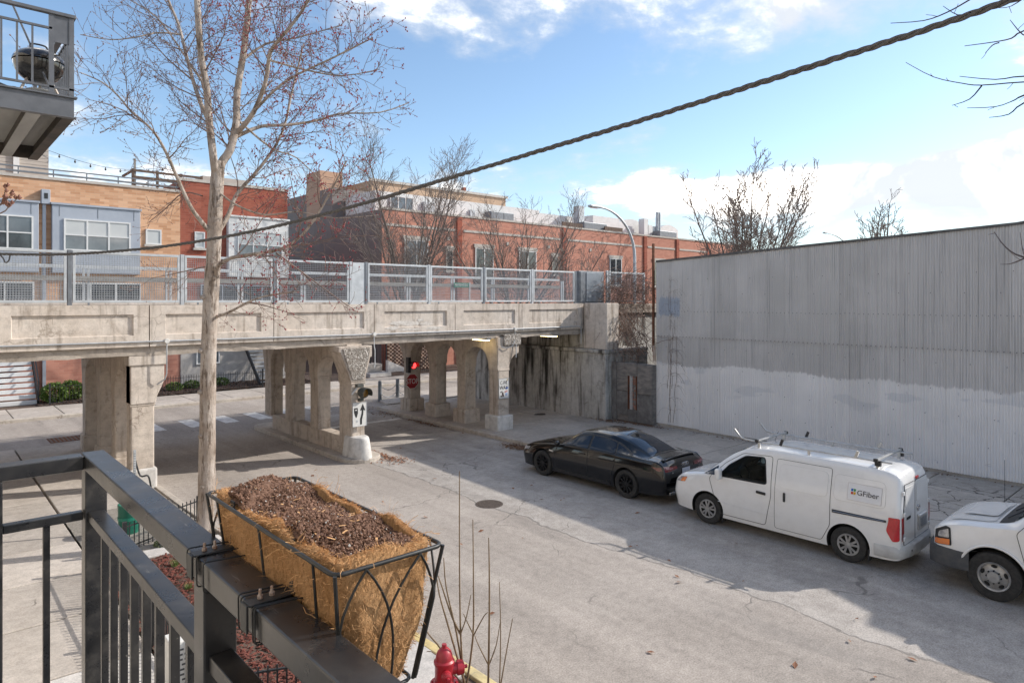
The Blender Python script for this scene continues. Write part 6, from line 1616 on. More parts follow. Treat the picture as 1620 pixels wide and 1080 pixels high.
# round evergreen shrubs and garden plants
def leafy(name, label, c, rx, rz, n, seed, mats, size=.05, group=None):
    r = random.Random(seed); t = thing(name, label, 'shrub', (c[0], c[1], c[2]), 0, group); parts = [MB(), MB()]
    for _ in range(n):
        a, b = r.uniform(0, 6.283), math.acos(r.uniform(-1, 1)); k = (.75 + .25 * r.random() ** .5) * (1 + .13 * math.sin(5 * a + seed) * math.sin(4 * b)); d = V(math.cos(a) * math.sin(b), math.sin(a) * math.sin(b), math.cos(b))
        p = V(c[0], c[1], c[2] + rz) + V(d.x * rx * k, d.y * rx * k, d.z * rz * k)
        u = (d + V(r.gauss(0, .5), r.gauss(0, .5), r.gauss(0, .5))).normalized() * size; v = u.cross(V(r.gauss(0, 1), r.gauss(0, 1), r.gauss(0, 1))).normalized() * size * .5
        parts[r.random() < .4].add([p - u, p - v, p + u, p + v], [(0, 1, 2, 3)])
    for mb, m_ in zip(parts, mats): mb.build('foliage', m_, t, fix=False, kind='stuff')
    MB().tube([(c[0], c[1], c[2] - .05), (c[0], c[1], c[2] + rz)], .03, 6).build('stem', BARK2, t)
BOX1 = plain('box_leaf', (.1, .17, .02), (.15, .22, .035), .55, 0, 9); BOX2 = plain('box_leaf_dark', (.045, .09, .012), (.07, .12, .02), .55, 0, 9)
for px, py, Y, lb in ((86, 640, 37.1, 'round bright green clipped shrub beside the front steps'), (113, 634, 37.6, 'round bright green clipped shrub nearest the left piers')):
    q = at_y(px, py, Y); leafy('clipped_shrub', lb, (q.x, Y, .15), .52, .45, 2600, int(px), (BOX1, BOX2), .055, 'clipped shrubs')
for i, (px, Y, lb) in enumerate(((303, 38.0, 'leafy garden plant behind the iron fence, left of the trunk'), (350, 38.3, 'dark green garden plant behind the iron fence, right of the trunk'), (276, 37.6, 'small pale green plant nearest the left fence end'))):
    q = at_y(px, 590, Y); leafy('garden_plant', lb, (q.x, Y, .16), .4, .22, 420, 70 + i, (BOX2, BOX1), .07, 'garden plants')
for i, (px, py, lb) in enumerate(((176, 866, 'grey-green low plant at the far end of the red mulch bed'), (187, 893, 'tuft of bright grass in the red mulch bed'))): pass
q = at_z(258, 862, .15); leafy('low_plant', 'grey-green low plant at the far end of the red mulch bed', (q.x, q.y, .12), .16, .07, 260, 81, (plain('sedum', (.12, .14, .06), (.16, .17, .08), .8), BOX2), .025)
r = random.Random(83)
for px, py, lb in ((279, 893, 'bright grass tuft nearest the street tree in the red mulch'), (216, 925, 'bright grass tuft seen between the balusters'), (299, 930, 'yellow-green grass tuft in the middle of the red mulch')):
    q = at_z(px, py, .15); mb = MB()
    for _ in range(70):
        a = r.uniform(0, 6.28); L = r.uniform(.08, .16); b = q + V(r.gauss(0, .03), r.gauss(0, .03), -.02); d = V(math.cos(a) * .5, math.sin(a) * .5, 1).normalized(); s_ = V(-math.sin(a), math.cos(a), 0) * .005
        mb.add([b - s_, b + s_, b + d * L], [(0, 1, 2)])
    tag(mb.build('grass_tuft', GRASS, fix=False), lb, 'grass', 'grass tufts in the mulch')
# whip-like sapling beside the hydrant
sp_ = thing('sapling', 'young multi-stemmed sapling with long bare shoots beside the hydrant', 'sapling', (5.0, 6.5, .1)); WH = plain('sapling_bark', (.15, .1, .055), (.2, .14, .08), .8, 0, 12)
T = Tree(91, .003)
for px, d1 in (([(735, 1100), (729, 1010), (727, 900), (727, 745)], 0), ([(735, 1100), (748, 1010), (749, 920), (748, 822)], .2), ([(772, 1100), (774, 980), (774, 900), (773, 850)], -.1), ([(790, 1100), (792, 1000), (790, 920)], .1), ([(735, 1080), (722, 1000), (706, 930), (702, 882)], .15), ([(735, 1080), (712, 1000), (695, 940), (690, 905)], -.2),
               ([(790, 1095), (803, 1020), (811, 978)], -.2), ([(728, 1002), (715, 975), (700, 930), (693, 910)], .1), ([(728, 1004), (738, 975), (745, 940)], 0), ([(735, 1095), (700, 1030), (680, 1005), (666, 985)], .1), ([(749, 1005), (765, 975), (772, 968)], 0), ([(774, 1050), (785, 1020), (791, 985)], 0), ([(750, 1005), (740, 985), (733, 970)], .1), ([(772, 1050), (757, 1020), (751, 1005)], 0), ([(735, 1085), (690, 1035), (675, 1030)], 0)):
    p = traced(px, 8.15, 8.15 + d1); n = len(p); T.thin.tube(p, [.015 * (1 - .7 * i / n) if len(px) > 3 else .009 * (1 - .6 * i / n) for i in range(n)], 5, False)
    T.spawn(p, [.004] * n, 3, 5.0, .035, .7, .3, .3, 3)
T.thin.build('shoots', WH, sp_, fix=False)
# ---------------------------------------------------------------- balcony rail, planter and things near the camera
def rail_material():
    m, nb, bs = newmat('railing_paint'); p = wpos(nb)
    f = nb.noise(p, 9, 7, .65); sp = nb.noise(p, 60, 5, .7)
    col = nb.mix(nb.step(f, .4, .7), (.018, .018, .02), (.034, .032, .031))
    nz = nb.n('ShaderNodeSeparateXYZ', i_0=nb.n('ShaderNodeNewGeometry').outputs['Normal']).outputs[2]
    dust = nb.math('MULTIPLY', nb.step(nb.noise(p, 6.5, 8, .7), .5, .66), .13)
    col = nb.mix(dust, col, (.26, .235, .205))
    scr = nb.math('MULTIPLY', nb.step(nb.noise(scaled(nb, p, 14, 2, 14), 3, 5, .7), .66, .7), .35)
    col = nb.mix(scr, col, (.3, .28, .25))
    nb.put(bs.inputs['Base Color'], col); nb.put(bs.inputs['Roughness'], nb.math('MULTIPLY_ADD', f, .3, .15)); bs.inputs['Specular IOR Level'].default_value = .6
    bumped(nb, bs, nb.math('ADD', f, nb.math('MULTIPLY', sp, .3)), .12, .003); return m
RAIL = rail_material()
bl = thing('balcony_railing', 'dark steel balcony railing in the foreground', 'railing', (.5, 2.0, 3.2))
X0, X1, YE = .465, .54, 2.91
MB().box(X0, X1, -2.2, YE, 4.238, 4.29).build('top_rail', RAIL, bl, bev=.004)
MB().box(-2.4, X0 - .0005, YE - .072, YE, 4.239, 4.289).build('top_rail', RAIL, bl, bev=.004)
for x, y in ((X0 + .002, YE - .074), (X0 + .002, 1.515), (X0 + .002, .1), (X0 + .002, -1.4)): MB().box(x, x + .07, y, y + .07, 3.1, 4.237).build('post', RAIL, bl, bev=.004)
MB().box(.16, .23, YE - .07, YE - .002, 3.1, 4.237).build('post', RAIL, bl, bev=.004)
for ya, yb in ((YE - .075, 1.586), (1.514, .171), (.099, -1.329)):
    MB().box(X0 + .012, X1 - .012, yb, ya, 4.05, 4.086).build('mid_rail', RAIL, bl, bev=.003)
    MB().box(X0 + .012, X1 - .012, yb, ya, 3.26, 3.30).build('bottom_rail', RAIL, bl, bev=.003)
    n = 8
    for i in range(1, n + 1):
        y = yb + (ya - yb) * i / (n + 1); MB().box(.492, .514, y - .011, y + .011, 3.301, 4.049).build('baluster', RAIL, bl, bev=.002)
for xa, xb in ((.4645, .231), (.159, -1.2)):
    MB().box(xb, xa, YE - .055, YE - .02, 4.055, 4.085).build('mid_rail', RAIL, bl, bev=.003); MB().box(xb, xa, YE - .055, YE - .02, 3.26, 3.30).build('bottom_rail', RAIL, bl, bev=.003)
for x in (.345, .04, -.09): MB().box(x, x + .021, YE - .048, YE - .027, 3.301, 4.054).build('baluster', RAIL, bl, bev=.002)
apt = thing('apartment_block', 'unseen apartment block that carries the foreground balcony, cream brick chosen for bounce light', 'building', (-6, 6, 0))
MB().box(-12, -2.9, -12, 17, 0, 11).build('wall', brick('bounce_cream_brick', ((.62, .55, .46), (.55, .48, .39), (.62, .56, .48)), (.5, .46, .4)), apt)  # unseen wall, its pale tone picked to bounce light into the street
MB().box(-2.89, .56, -2.3, 2.93, 3.05, 3.16).build('balcony_floor', GALVD, apt)

# coir-lined planter
def coir_material():
    m, nb, bs = newmat('coir'); p = wpos(nb)
    f = nb.noise(scaled(nb, p, 1, 1, .45), 90, 6, .75, 1.5); g_ = nb.noise(p, 9, 6, .6)
    col = nb.mix(nb.step(g_, .35, .65), (.46, .25, .112), (.6, .355, .178)); col = nb.mix(nb.math('MULTIPLY', nb.step(f, .5, .62), .6), col, (.2, .1, .04))
    nb.put(bs.inputs['Base Color'], col); bs.inputs['Roughness'].default_value = .95; bs.inputs['Specular IOR Level'].default_value = .1
    bumped(nb, bs, nb.math('ADD', f, g_), 1.0, .012); return m
COIR = coir_material()
FIB = plain('coir_fibre', (.66, .38, .175), (.5, .265, .11), .8, 0, 40)
POT = plain('potting_soil', (.15, .078, .048), (.225, .125, .082), .95, 0, 60, .9, 140, bdist=.006)
POT2 = plain('bark_crumb', (.26, .15, .1), (.13, .07, .05), .95, 0, 40)
PERL = plain('perlite', (.62, .6, .56), (.5, .48, .45), .9)
WIRE = plain('black_wire', (.02, .021, .022), (.035, .035, .034), .45, .3, 30, .1, 100)
PX0, PX1, PY0, PY1, PZ = .530, .738, 1.035, 1.672, 4.392
BX0, BX1, BY0, BY1, BZ = .556, .694, 1.065, 1.645, 4.15
pl = thing('planter_box', 'wire planter box with coir liner and bare soil hooked on the railing', 'planter', (.63, 1.35, BZ))
r = random.Random(77)
def ring(t, inset, n=12, wob=0.0):
    """rounded rectangle at height fraction t (0 bottom, 1 rim)"""
    x0, x1, y0, y1 = [a + (b - a) * t for a, b in ((BX0, PX0), (BX1, PX1), (BY0, PY0), (BY1, PY1))]
    x0 += inset; x1 -= inset; y0 += inset; y1 -= inset; z = BZ + (PZ - BZ) * t; rad = .03; pts = []
    for cx, cy, a0 in ((x1 - rad, y0 + rad, -90), (x1 - rad, y1 - rad, 0), (x0 + rad, y1 - rad, 90), (x0 + rad, y0 + rad, 180)):
        for i in range(5): a = math.radians(a0 + 90 * i / 4); pts.append(V(cx + rad * math.cos(a), cy + rad * math.sin(a), z))
    out = []; m = len(pts)
    for i in range(m):
        a, b = pts[i], pts[(i + 1) % m]; k = max(1, int((b - a).length / .018))
        for j in range(k):
            out.append((a.lerp(b, j / k)))
    return out
base_n = len(ring(0.0, .0)); rows = []
def resample(pts, n):
    L = [0]; m = len(pts)
    for i in range(m): L.append(L[-1] + (pts[(i + 1) % m] - pts[i]).length)
    out = []
    for k in range(n):
        s_ = L[-1] * k / n; i = max(j for j in range(m) if L[j] <= s_ + 1e-9); u = (s_ - L[i]) / (L[i + 1] - L[i]); out.append(pts[i].lerp(pts[(i + 1) % m], u))
    return out
N = 110
lip = [.022 + .016 * (math.sin(k * .171) * math.sin(k * .0937 + 1) + .4 * math.sin(k * .53 + 2)) + r.uniform(-.003, .003) for k in range(N)]
for j in range(12):
    t = j / 11; ins = .004; rg = resample(ring(t * .99, ins), N)
    row = []
    for k, p in enumerate(rg):
        o = V(p.x - (PX0 + PX1) / 2, (p.y - (PY0 + PY1) / 2) * .5, 0).normalized(); side = 1.0 if p.x > .57 else .25
        bulge = side * math.sin(math.pi * min(1, t * 1.05)) * (.007 + .008 * math.sin(k * .37 + j * .21) * math.sin(k * .113 + 1.3) + .003 * math.sin(k * 1.3 + j))
        row.append(p + o * bulge + V(r.uniform(-.002, .002), r.uniform(-.002, .002), (lip[k] - .02) if j == 11 else 0))
    rows.append(row)
inner = resample(ring(.99, .022), N); rows.append([p + V(r.uniform(-.003, .003), r.uniform(-.003, .003), lip[k] - .016) for k, p in enumerate(inner)])
rows.append([p + V(0, 0, -.06) for p in resample(ring(.99, .03), N)])
mb = MB(); mb.grid(rows, True); mb.add(rows[0], [tuple(range(N))])
ln_ = mb.build('coir_liner', COIR, pl, smooth=180)
mb = MB()
for _ in range(12000):
    j = r.choice((0, 1, 2, 3, 4, 5, 6, 7, 8, 9, 10, 11, 11, 11, 12)); k = r.randrange(N); p = Vector(rows[j][k]).lerp(Vector(rows[min(j + 1, 12)][(k + 1) % N]), r.random())
    c = V((PX0 + PX1) / 2, p.y, p.z) if PY0 + .05 < p.y < PY1 - .05 else V(p.x, (PY0 + PY1) / 2, p.z); out = (p - c); out = out.normalized() if out.length > 1e-6 else V(0, 0, 1)
    d = (V(r.gauss(0, 1), r.gauss(0, 1), r.gauss(0, .9)) + out * .4 + (V(0, 0, .5) if j >= 11 else V(0, 0, 0))).normalized(); d = (d - out * d.dot(out) * .55).normalized()
    L = r.uniform(.005, .016) * (2.2 if r.random() < .02 else 1); w_ = .00035; s_ = d.cross(out).normalized() * w_; b = p + out * .001; mid = b + d * L * .5 + out * r.uniform(.0005, .005); e = b + d * L + out * r.uniform(-.001, .004) + V(0, 0, -.15 * L)
    mb.add([b - s_, b + s_, mid + s_, mid - s_, e], [(0, 1, 2, 3), (3, 2, 4)])
for _ in range(420):
    j = r.choice((3, 6, 9, 10, 11, 11, 12)); k = r.randrange(N); p = Vector(rows[j][k]); o = V(p.x - (PX0 + PX1) / 2, (p.y - (PY0 + PY1) / 2) * .4, .02).normalized(); d = (V(r.gauss(0, 1), r.gauss(0, 1), r.gauss(.2, .8)) + o * .5).normalized(); L = r.uniform(.02, .055); w_ = .0004
    pts = wander(r, p + o * .002, d, L, 4, .5, -.05); s2 = d.cross(o).normalized() * w_
    for a_, b_ in zip(pts, pts[1:]): mb.add([a_ - s2, a_ + s2, b_ + s2, b_ - s2], [(0, 1, 2, 3)])
mb.build('coir_fibres', FIB, ln_, fix=False, kind='stuff')
def soil_z(x, y): return PZ - .006 + .016 * math.sin(math.pi * (x - PX0) / (PX1 - PX0)) + .008 * math.sin(y * 17 + x * 9) + .006 * math.sin(y * 41 - x * 33)
mb = MB(); mb.grid([[(PX0 + .02 + (PX1 - PX0 - .04) * i / 40, PY0 + .02 + (PY1 - PY0 - .04) * j / 110, soil_z(PX0 + (PX1 - PX0) * i / 40, PY0 + (PY1 - PY0) * j / 110) + r.uniform(-.004, .004)) for i in range(41)] for j in range(111)])
so = mb.build('soil', POT, pl, smooth=180)
def crumbs(n, smin, smax, mat, name, zo=.0):
    mb = MB()
    for _ in range(n):
        x, y = r.uniform(PX0 + .025, PX1 - .025), r.uniform(PY0 + .025, PY1 - .025); z = soil_z(x, y) + r.uniform(-.001, .004) + zo; s_ = r.uniform(smin, smax) * (1.8 if r.random() < .06 else 1)
        a = [V(r.uniform(.5, 1), 0, r.gauss(0, .2)), V(-r.uniform(.5, 1), 0, 0), V(0, r.uniform(.5, 1), r.gauss(0, .3)), V(0, -r.uniform(.5, 1), 0), V(0, 0, r.uniform(.5, 1)), V(0, 0, -.6)]
        R3 = Matrix.Rotation(r.uniform(0, 6.28), 3, V(r.gauss(0, 1), r.gauss(0, 1), r.gauss(0, 1)).normalized())
        mb.add([V(x, y, z) + R3 @ (v * s_) for v in a], [(0, 2, 4), (2, 1, 4), (1, 3, 4), (3, 0, 4), (2, 0, 5), (1, 2, 5), (3, 1, 5), (0, 3, 5)])
    return mb.build(name, mat, so, fix=False, kind='stuff')
crumbs(5200, .0022, .006, POT, 'soil_crumbs'); crumbs(1800, .002, .005, POT2, 'bark_crumbs', .001); crumbs(260, .0012, .0028, PERL, 'perlite_grains', .002)
mb = MB()
for _ in range(40):
    x, y = r.uniform(PX0 + .03, PX1 - .03), r.uniform(PY0 + .03, PY1 - .03); a = r.uniform(0, 6.28); L = r.uniform(.006, .018); p = V(x, y, soil_z(x, y) + .006); d = V(math.cos(a), math.sin(a), r.gauss(0, .2)) * L; s_ = V(-math.sin(a), math.cos(a), 0) * r.uniform(.0008, .0025)
    mb.add([p - s_, p + s_, p + d + s_, p + d - s_], [(0, 1, 2, 3)])
mb.build('straw_bits', FIB, so, fix=False, kind='stuff')
# wire basket
o_ = .006
rim = [V(PX0 - o_, PY0 - o_, PZ), V(PX1 + o_, PY0 - o_, PZ), V(PX1 + o_, PY1 + o_, PZ), V(PX0 - o_, PY1 + o_, PZ)]
bot = [V(BX0 - .002, BY0 - .004, BZ - .004), V(BX1 + .004, BY0 - .004, BZ - .004), V(BX1 + .004, BY1 + .004, BZ - .004), V(BX0 - .002, BY1 + .004, BZ - .004)]
def loop(c, rad=.02, n=4):
    out = []
    for i in range(4):
        p, a, b = c[i], c[i - 1], c[(i + 1) % 4]; A, B = p + (a - p).normalized() * rad, p + (b - p).normalized() * rad
        out += [A * (1 - t) ** 2 + p * 2 * t * (1 - t) + B * t * t for t in [k / n for k in range(n + 1)]]
    return out
MB().tube(loop(rim), .0042, 8, closed=True).build('rim_wire', WIRE, pl, smooth=60)
MB().tube(loop(bot), .0036, 8, closed=True).build('base_wire', WIRE, pl, smooth=60)
for a, b in zip(rim, bot): MB().tube([a, b], .0036, 8).build('corner_wire', WIRE, pl, smooth=60)
def side_pt(i, u, t, off=.006):
    a, b, c, d = rim[i], rim[(i + 1) % 4], bot[i], bot[(i + 1) % 4]; n = ((b - a).cross(c - a)).normalized()
    top, low = a.lerp(b, u), c.lerp(d, u); p = low.lerp(top, t); ce = V(.63, 1.35, p.z); 
    if n.dot(p - ce) < 0: n = -n
    return p + n * off
for i, reps in ((0, 2), (1, 6), (2, 2)):
    for k in range(reps):
        for sgn in (1, -1):
            u0 = (k + .5) / reps; pts = [side_pt(i, min(1, max(0, u0 + sgn * (.74 / reps) * (1 - (1 - s_) ** 2.4))), 1 - .98 * s_, .007) for s_ in [q / 10 for q in range(11)]]
            MB().tube(pts, .0024, 6).build('scroll_wire', WIRE, pl, smooth=60)
for u in (.12, .5, .88):
    MB().tube([side_pt(3, u, 1, .002), side_pt(3, u, 0, .002)], .0026, 6).build('scroll_wire', WIRE, pl, smooth=60)
RUSTB = plain('rusty_bolt', (.3, .17, .11), (.5, .46, .42), .6, .4, 60)
for y in (1.565, 1.245):
    MB().box(.457, .56, y - .016, y + .016, 4.2915, 4.2955).build('bracket', WIRE, pl, bev=.0015)
    MB().box(.452, .4565, y - .016, y + .016, 4.245, 4.2955).build('bracket', WIRE, pl, bev=.0015)
    MB().box(.543, .547, y - .012, y + .012, 4.29, 4.395).build('bracket', WIRE, pl, bev=.0015)
    for x in (.485, .507): MB().lathe([(.0055, 0), (.0055, .006), (.003, .006), (.003, .017), (0, .018)], 8, (x, y + .004, 4.2955), 'z').build('bolt', RUSTB, pl, smooth=40)
for y, dz in ((1.60, 0), (1.535, .002), (1.49, 0), (1.285, .001), (1.272, 0), (1.205, .002), (1.215, 0)):
    c = [V(.459, y, 4.232), V(.459, y + .004, 4.2965 + dz), V(.546, y - .012, 4.2965 + dz), V(.546, y - .006, 4.232)]
    MB().tube(loop(c, .008, 3), .0017, 5, closed=True).build('cable_tie', WIRE, pl)
MB().tube([V(.55, 1.19, 4.3), V(.565, 1.17, 4.296), V(.555, 1.15, 4.29)], .0017, 5).build('cable_tie', WIRE, pl)
q = at(393, 768, 1.70); tag(MB().add([q + V(-.012, 0, -.01), q + V(.016, -.004, -.008), q + V(.012, .004, .002), q + V(-.004, 0, .012), q + V(.001, .006, 0)], [(0, 1, 2, 3), (0, 1, 4), (1, 2, 4), (2, 3, 4), (3, 0, 4)]).build('plastic_scrap', BLACKP), 'scrap of black plastic stuck in the far side of the planter soil', 'scrap')

# hydrant
HR = plain('hydrant_paint', (.42, .022, .035), (.3, .016, .025), .42, 0, 5, .3, 30, coat=.2)
hy = thing('fire_hydrant', 'red fire hydrant on the kerb below the planter', 'hydrant', (4.72, 6.5, .1)); hx, hy_ = 4.72, 6.5
MB().lathe([(.17, 0), (.17, .03), (.11, .04), (.105, .2)], 20, (hx, hy_, .1), 'z').build('base', HR, hy, smooth=40)
MB().lathe([(.105, 0), (.165, .01), (.168, .05), (.11, .06)], 24, (hx, hy_, .27), 'z').build('flange', HR, hy, smooth=40)
MB().lathe([(.112, 0), (.112, .2), (.125, .22), (.125, .25), (.105, .27)], 24, (hx, hy_, .33), 'z').build('barrel', HR, hy, smooth=40)
MB().lathe([(.105, 0), (.1, .05), (.082, .1), (.05, .135), (.03, .145), (.028, .185), (0, .187)], 24, (hx, hy_, .59), 'z').build('bonnet', HR, hy, smooth=50)
dn = V(.86, -.51, 0).normalized()
def nozzle(d, z, r0, L):
    d = d.normalized(); pts = [V(hx, hy_, z) + d * a for a in (.05, L - .09, L - .088, L - .03, L - .028, L - .01, L, L + .001, L + .04)]
    MB().tube(pts, [r0 * .78, r0 * .78, r0, r0, r0 * .9, r0 * .9, r0 * .6, .022, .02], 18).build('nozzle_cap', HR, hy, smooth=40)
nozzle(V(.9, -.4, 0), .47, .085, .24); nozzle(V(.4, .9, 0), .46, .06, .2); nozzle(V(-.4, -.9, 0), .46, .06, .2)
for k in range(8): a = 6.283 * k / 8; MB().lathe([(.014, 0), (.014, .022), (0, .024)], 6, (hx + .142 * math.cos(a), hy_ + .142 * math.sin(a), .318), 'z').build('flange_bolt', HR, hy)

# low iron fences round the beds, bin, post, placard, manhole, drain
picket_fence('low iron fence along the pavement side of the red mulch bed', (2.5, 5.4), (2.5, 13.45), .62, .1, 1.6, .13, 'low bed fences', .0125)
picket_fence('low iron fence closing the far end of the red mulch bed by the tree', (2.95, 14.1), (4.5, 14.95), .58, .1, 1.6, .13, 'low bed fences', .0115)
picket_fence('low iron fence across the near end of the mulch bed by the concrete pad', (2.6, 7.9), (4.22, 7.2), .5, .1, 1.7, .13, 'low bed fences', .0115)
q = at_z(290, 1004, .78)
wb_ = thing('notice_box', 'white printed box standing at the near corner of the mulch bed', 'box', (q.x, q.y, .1))
MB().box(q.x - .18, q.x + .2, q.y - .14, q.y + .16, .09, .78).build('carton', WHITE, wb_, bev=.012)
INK = plain('print_ink', (.08, .08, .085), None, .7)
mb = MB()
for row in range(9):
    z = .68 - row * .06; x = q.x - .15
    while x < q.x + .13:
        w_ = r.uniform(.02, .06); mb.box(x, min(x + w_, q.x + .17), q.y - .1425, q.y - .1405, z - .012, z + .010); x += w_ + .02
mb.build('print', INK, wb_, kind='stuff', fix=False)
q = at_z(204, 842, .14)
gb = thing('litter_bin', 'small round green bin at the foot of the left front pier', 'bin', (q.x, q.y, .13)); GRN = plain('bin_green', (.012, .11, .075), (.015, .14, .095), .35, 0, 10)
MB().lathe([(.17, 0), (.19, .1), (.2, .55), (.205, .56), (.205, .6), (.19, .605), (.15, .55), (0, .5)], 24, (q.x, q.y, .13), 'z').build('drum', GRN, gb, smooth=40)
MB().lathe([(.194, 0), (.203, .0), (.206, .06), (.196, .06)], 24, (q.x, q.y, .42), 'z', cap=False).build('band', plain('bin_band', (.02, .2, .14), None, .4), gb, smooth=40)
q = at_z(213, 838, .14); ps = thing('sign_post', 'perforated steel post in front of the left front pier', 'post', (q.x, q.y, .13)); hz = at_x(212, 711, q.x)
MB().box(q.x - .022, q.x + .022, q.y - .022, q.y + .022, .1, hz.z).build('post', GALVL, ps)
mb = MB()
for i in range(int((hz.z - .2) / .05)): mb.box(q.x - .007, q.x + .007, q.y - .024, q.y - .0222, .2 + i * .05, .218 + i * .05).box(q.x - .0242, q.x - .0222, q.y - .007, q.y + .007, .2 + i * .05, .218 + i * .05)
mb.build('holes', BLACKP, ps, kind='stuff')
a = at_y(222, 752, 18.55); hs = smooth_path([V(a.x - .1, 18.6, .9), V(a.x, 18.55, a.z), V(a.x + .16, 18.5, a.z - .02), V(a.x + .22, 18.5, a.z - .28), V(a.x + .22, 18.5, .2)], 4)
tag(MB().tube(hs, .022, 8).build('cable_loop', IRON, smooth=60), 'black cable loop arching at the foot of the left front pier', 'cable')
q = at_z(774, 797, 0); mh = thing('manhole_cover', 'round cast iron manhole cover in the open road', 'manhole', (q.x, q.y, 0)); CI = plain('cast_iron', (.075, .058, .048), (.11, .085, .068), .7, .3, 14, .4, 60)
MB().lathe([(.33, .0), (.33, .008), (.29, .009), (.285, .004), (0, .004)], 36, (q.x, q.y, 0), 'z', cap=False).build('frame', CI, mh)
for i in range(-3, 4):
    h_ = math.sqrt(.27 ** 2 - (i * .075) ** 2); MB().box(q.x - h_, q.x + h_, q.y + i * .075 - .022, q.y + i * .075 + .022, .0045, .010).build('rib', CI, mh)
q = at_z(125, 692, .0)
dg_ = thing('drain_grate', 'rusty street drain grate left of the viaduct piers', 'grate', (q.x - .1, q.y, 0))
MB().box(q.x - .9, q.x + .6, q.y - .5, q.y + .5, .0, .006).build('frame', RUST, dg_)
for i in range(12): MB().box(q.x - .86 + i * .12, q.x - .80 + i * .12, q.y - .46, q.y + .46, .0065, .014).build('bar', IRON, dg_)
q = at_z(370, 640, .15); o = MB().tube([(q.x, 33.6, .13), (q.x, 33.6, 3.1)], .03, 8).build('sign_pole', RUST); tag(o, 'bare rusty pole on the far pavement right of the tree trunk', 'post')
for i in range(0):
    pass
q = at_z(855, 655, .15); stn = tag(MB().add([(q.x + .28 * math.cos(t) * (1 + .2 * math.sin(3 * t)), q.y + .2 * math.sin(t), .152) for t in [6.283 * i / 18 for i in range(18)]], [tuple(range(18))]).build('wet_stain', plain('damp', (.06, .05, .042), None, .5)), 'dark damp stain on the pavement below the stained abutment', 'stain')
# overhead service cable, three strands twisted
CAB = plain('cable_jacket', (.075, .07, .067), (.12, .113, .108), .75, 0, 40, .3, 120)
ca = thing('service_cable', 'thick twisted overhead cable crossing the sky', 'cable', (2, 6, 5.5))
ctrl = [at(-40, 400, 12.2), at(15, 402, 11.9), at(110, 402, 11.3), at(250, 391, 10.3), at(400, 366, 9.3), at(560, 326, 8.3), at(700, 285, 7.5), at(850, 240, 6.75), at(1000, 195, 6.1), at(1150, 148, 5.5), at(1300, 100, 5.0), at(1450, 52, 4.6), at(1600, 0, 4.2), at(1720, -45, 3.95)]
path = smooth_path(ctrl, 34); n = len(path); L = 0; ph = [0.0]
for a, b in zip(path, path[1:]): L += (b - a).length; ph.append(L)
for k in range(3):
    pts = []
    for i, p in enumerate(path):
        d = (path[min(i + 1, n - 1)] - path[max(i - 1, 0)]).normalized(); s_ = d.cross(V(0, 0, 1)).normalized(); u = s_.cross(d); a = ph[i] * 2 * math.pi / .32 + 2.094 * k; pts.append(p + (s_ * math.cos(a) + u * math.sin(a)) * .0125)
    MB().tube(pts, .0135 if k else .011, 6).build('strand', CAB, ca, smooth=180)
q0 = at(3, 402, 11.95)
MB().tube(smooth_path([at(-30, 380, 12), at(2, 405, 11.95), at(8, 415, 11.95), at(14, 412, 11.9), at(16, 402, 11.9)], 4), .012, 6).build('service_loop', CAB, ca)

# ---------------------------------------------------------------- upper balcony with kettle grill
UB = thing('upper_balcony', 'dark steel balcony with railing jutting in at the upper left', 'balcony', (0, 11, 7.06))
STL = plain('painted_beam', (.12, .125, .138), (.09, .094, .104), .45, .2, 6, .1, 40); STLD = plain('dark_beam', (.035, .033, .032), (.08, .065, .055), .7, .1, 4)  # side beam, rear beam and joist get a darker steel
DECKU = plain('deck_soffit', (.36, .36, .35), (.25, .25, .245), .7, .2, 2, streak=(1, .2, 1))
ux, ya, yb, z0, z1 = 1.46, 9.55, 12.8, 7.05, 7.27
MB().box(-2.9, ux, ya, ya + .05, z0, z1).build('front_beam', STL, UB); MB().box(-2.9, ux + .03, ya - .03, ya + .06, z1 + .001, z1 + .02).build('beam_flange', STL, UB); MB().box(-2.9, ux + .02, ya - .025, ya + .07, z0 - .015, z0 - .001).build('beam_flange', STL, UB)
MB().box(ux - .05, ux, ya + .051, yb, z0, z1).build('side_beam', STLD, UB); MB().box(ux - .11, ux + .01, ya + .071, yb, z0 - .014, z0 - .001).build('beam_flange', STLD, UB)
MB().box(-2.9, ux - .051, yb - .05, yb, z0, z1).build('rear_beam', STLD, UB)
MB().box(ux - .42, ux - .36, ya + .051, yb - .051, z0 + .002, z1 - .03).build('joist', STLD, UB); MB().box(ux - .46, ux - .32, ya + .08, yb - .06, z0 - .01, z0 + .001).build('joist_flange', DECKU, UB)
MB().box(-2.9, ux - .05, ya + .05, yb - .05, z1 - .029, z1 + .0).build('deck', DECKU, UB)
zt = 8.27
MB().box(-2.9, ux + .02, ya - .02, ya + .05, zt - .04, zt).build('top_rail', STL, UB, bev=.005); MB().box(ux - .05, ux + .02, ya + .051, yb, zt - .04, zt).build('top_rail', STL, UB, bev=.005)
MB().box(-2.9, ux - .22, ya, ya + .03, zt - .22, zt - .195).build('mid_rail', STL, UB); MB().box(-2.9, ux, ya, ya + .03, z1 + .09, z1 + .115).build('bottom_rail', STL, UB)
MB().box(ux - .03, ux, ya + .06, yb, zt - .22, zt - .195).build('mid_rail', STL, UB); MB().box(ux - .03, ux, ya + .06, yb, z1 + .09, z1 + .115).build('bottom_rail', STL, UB)
for x in (ux - .05, ux - .25): MB().box(x, x + .05, ya, ya + .05, z1 + .021, zt - .041).build('post', STL, UB)
MB().box(ux - .199, ux - .051, ya + .01, ya + .03, zt - .36, zt - .041).build('corner_plate', STL, UB)
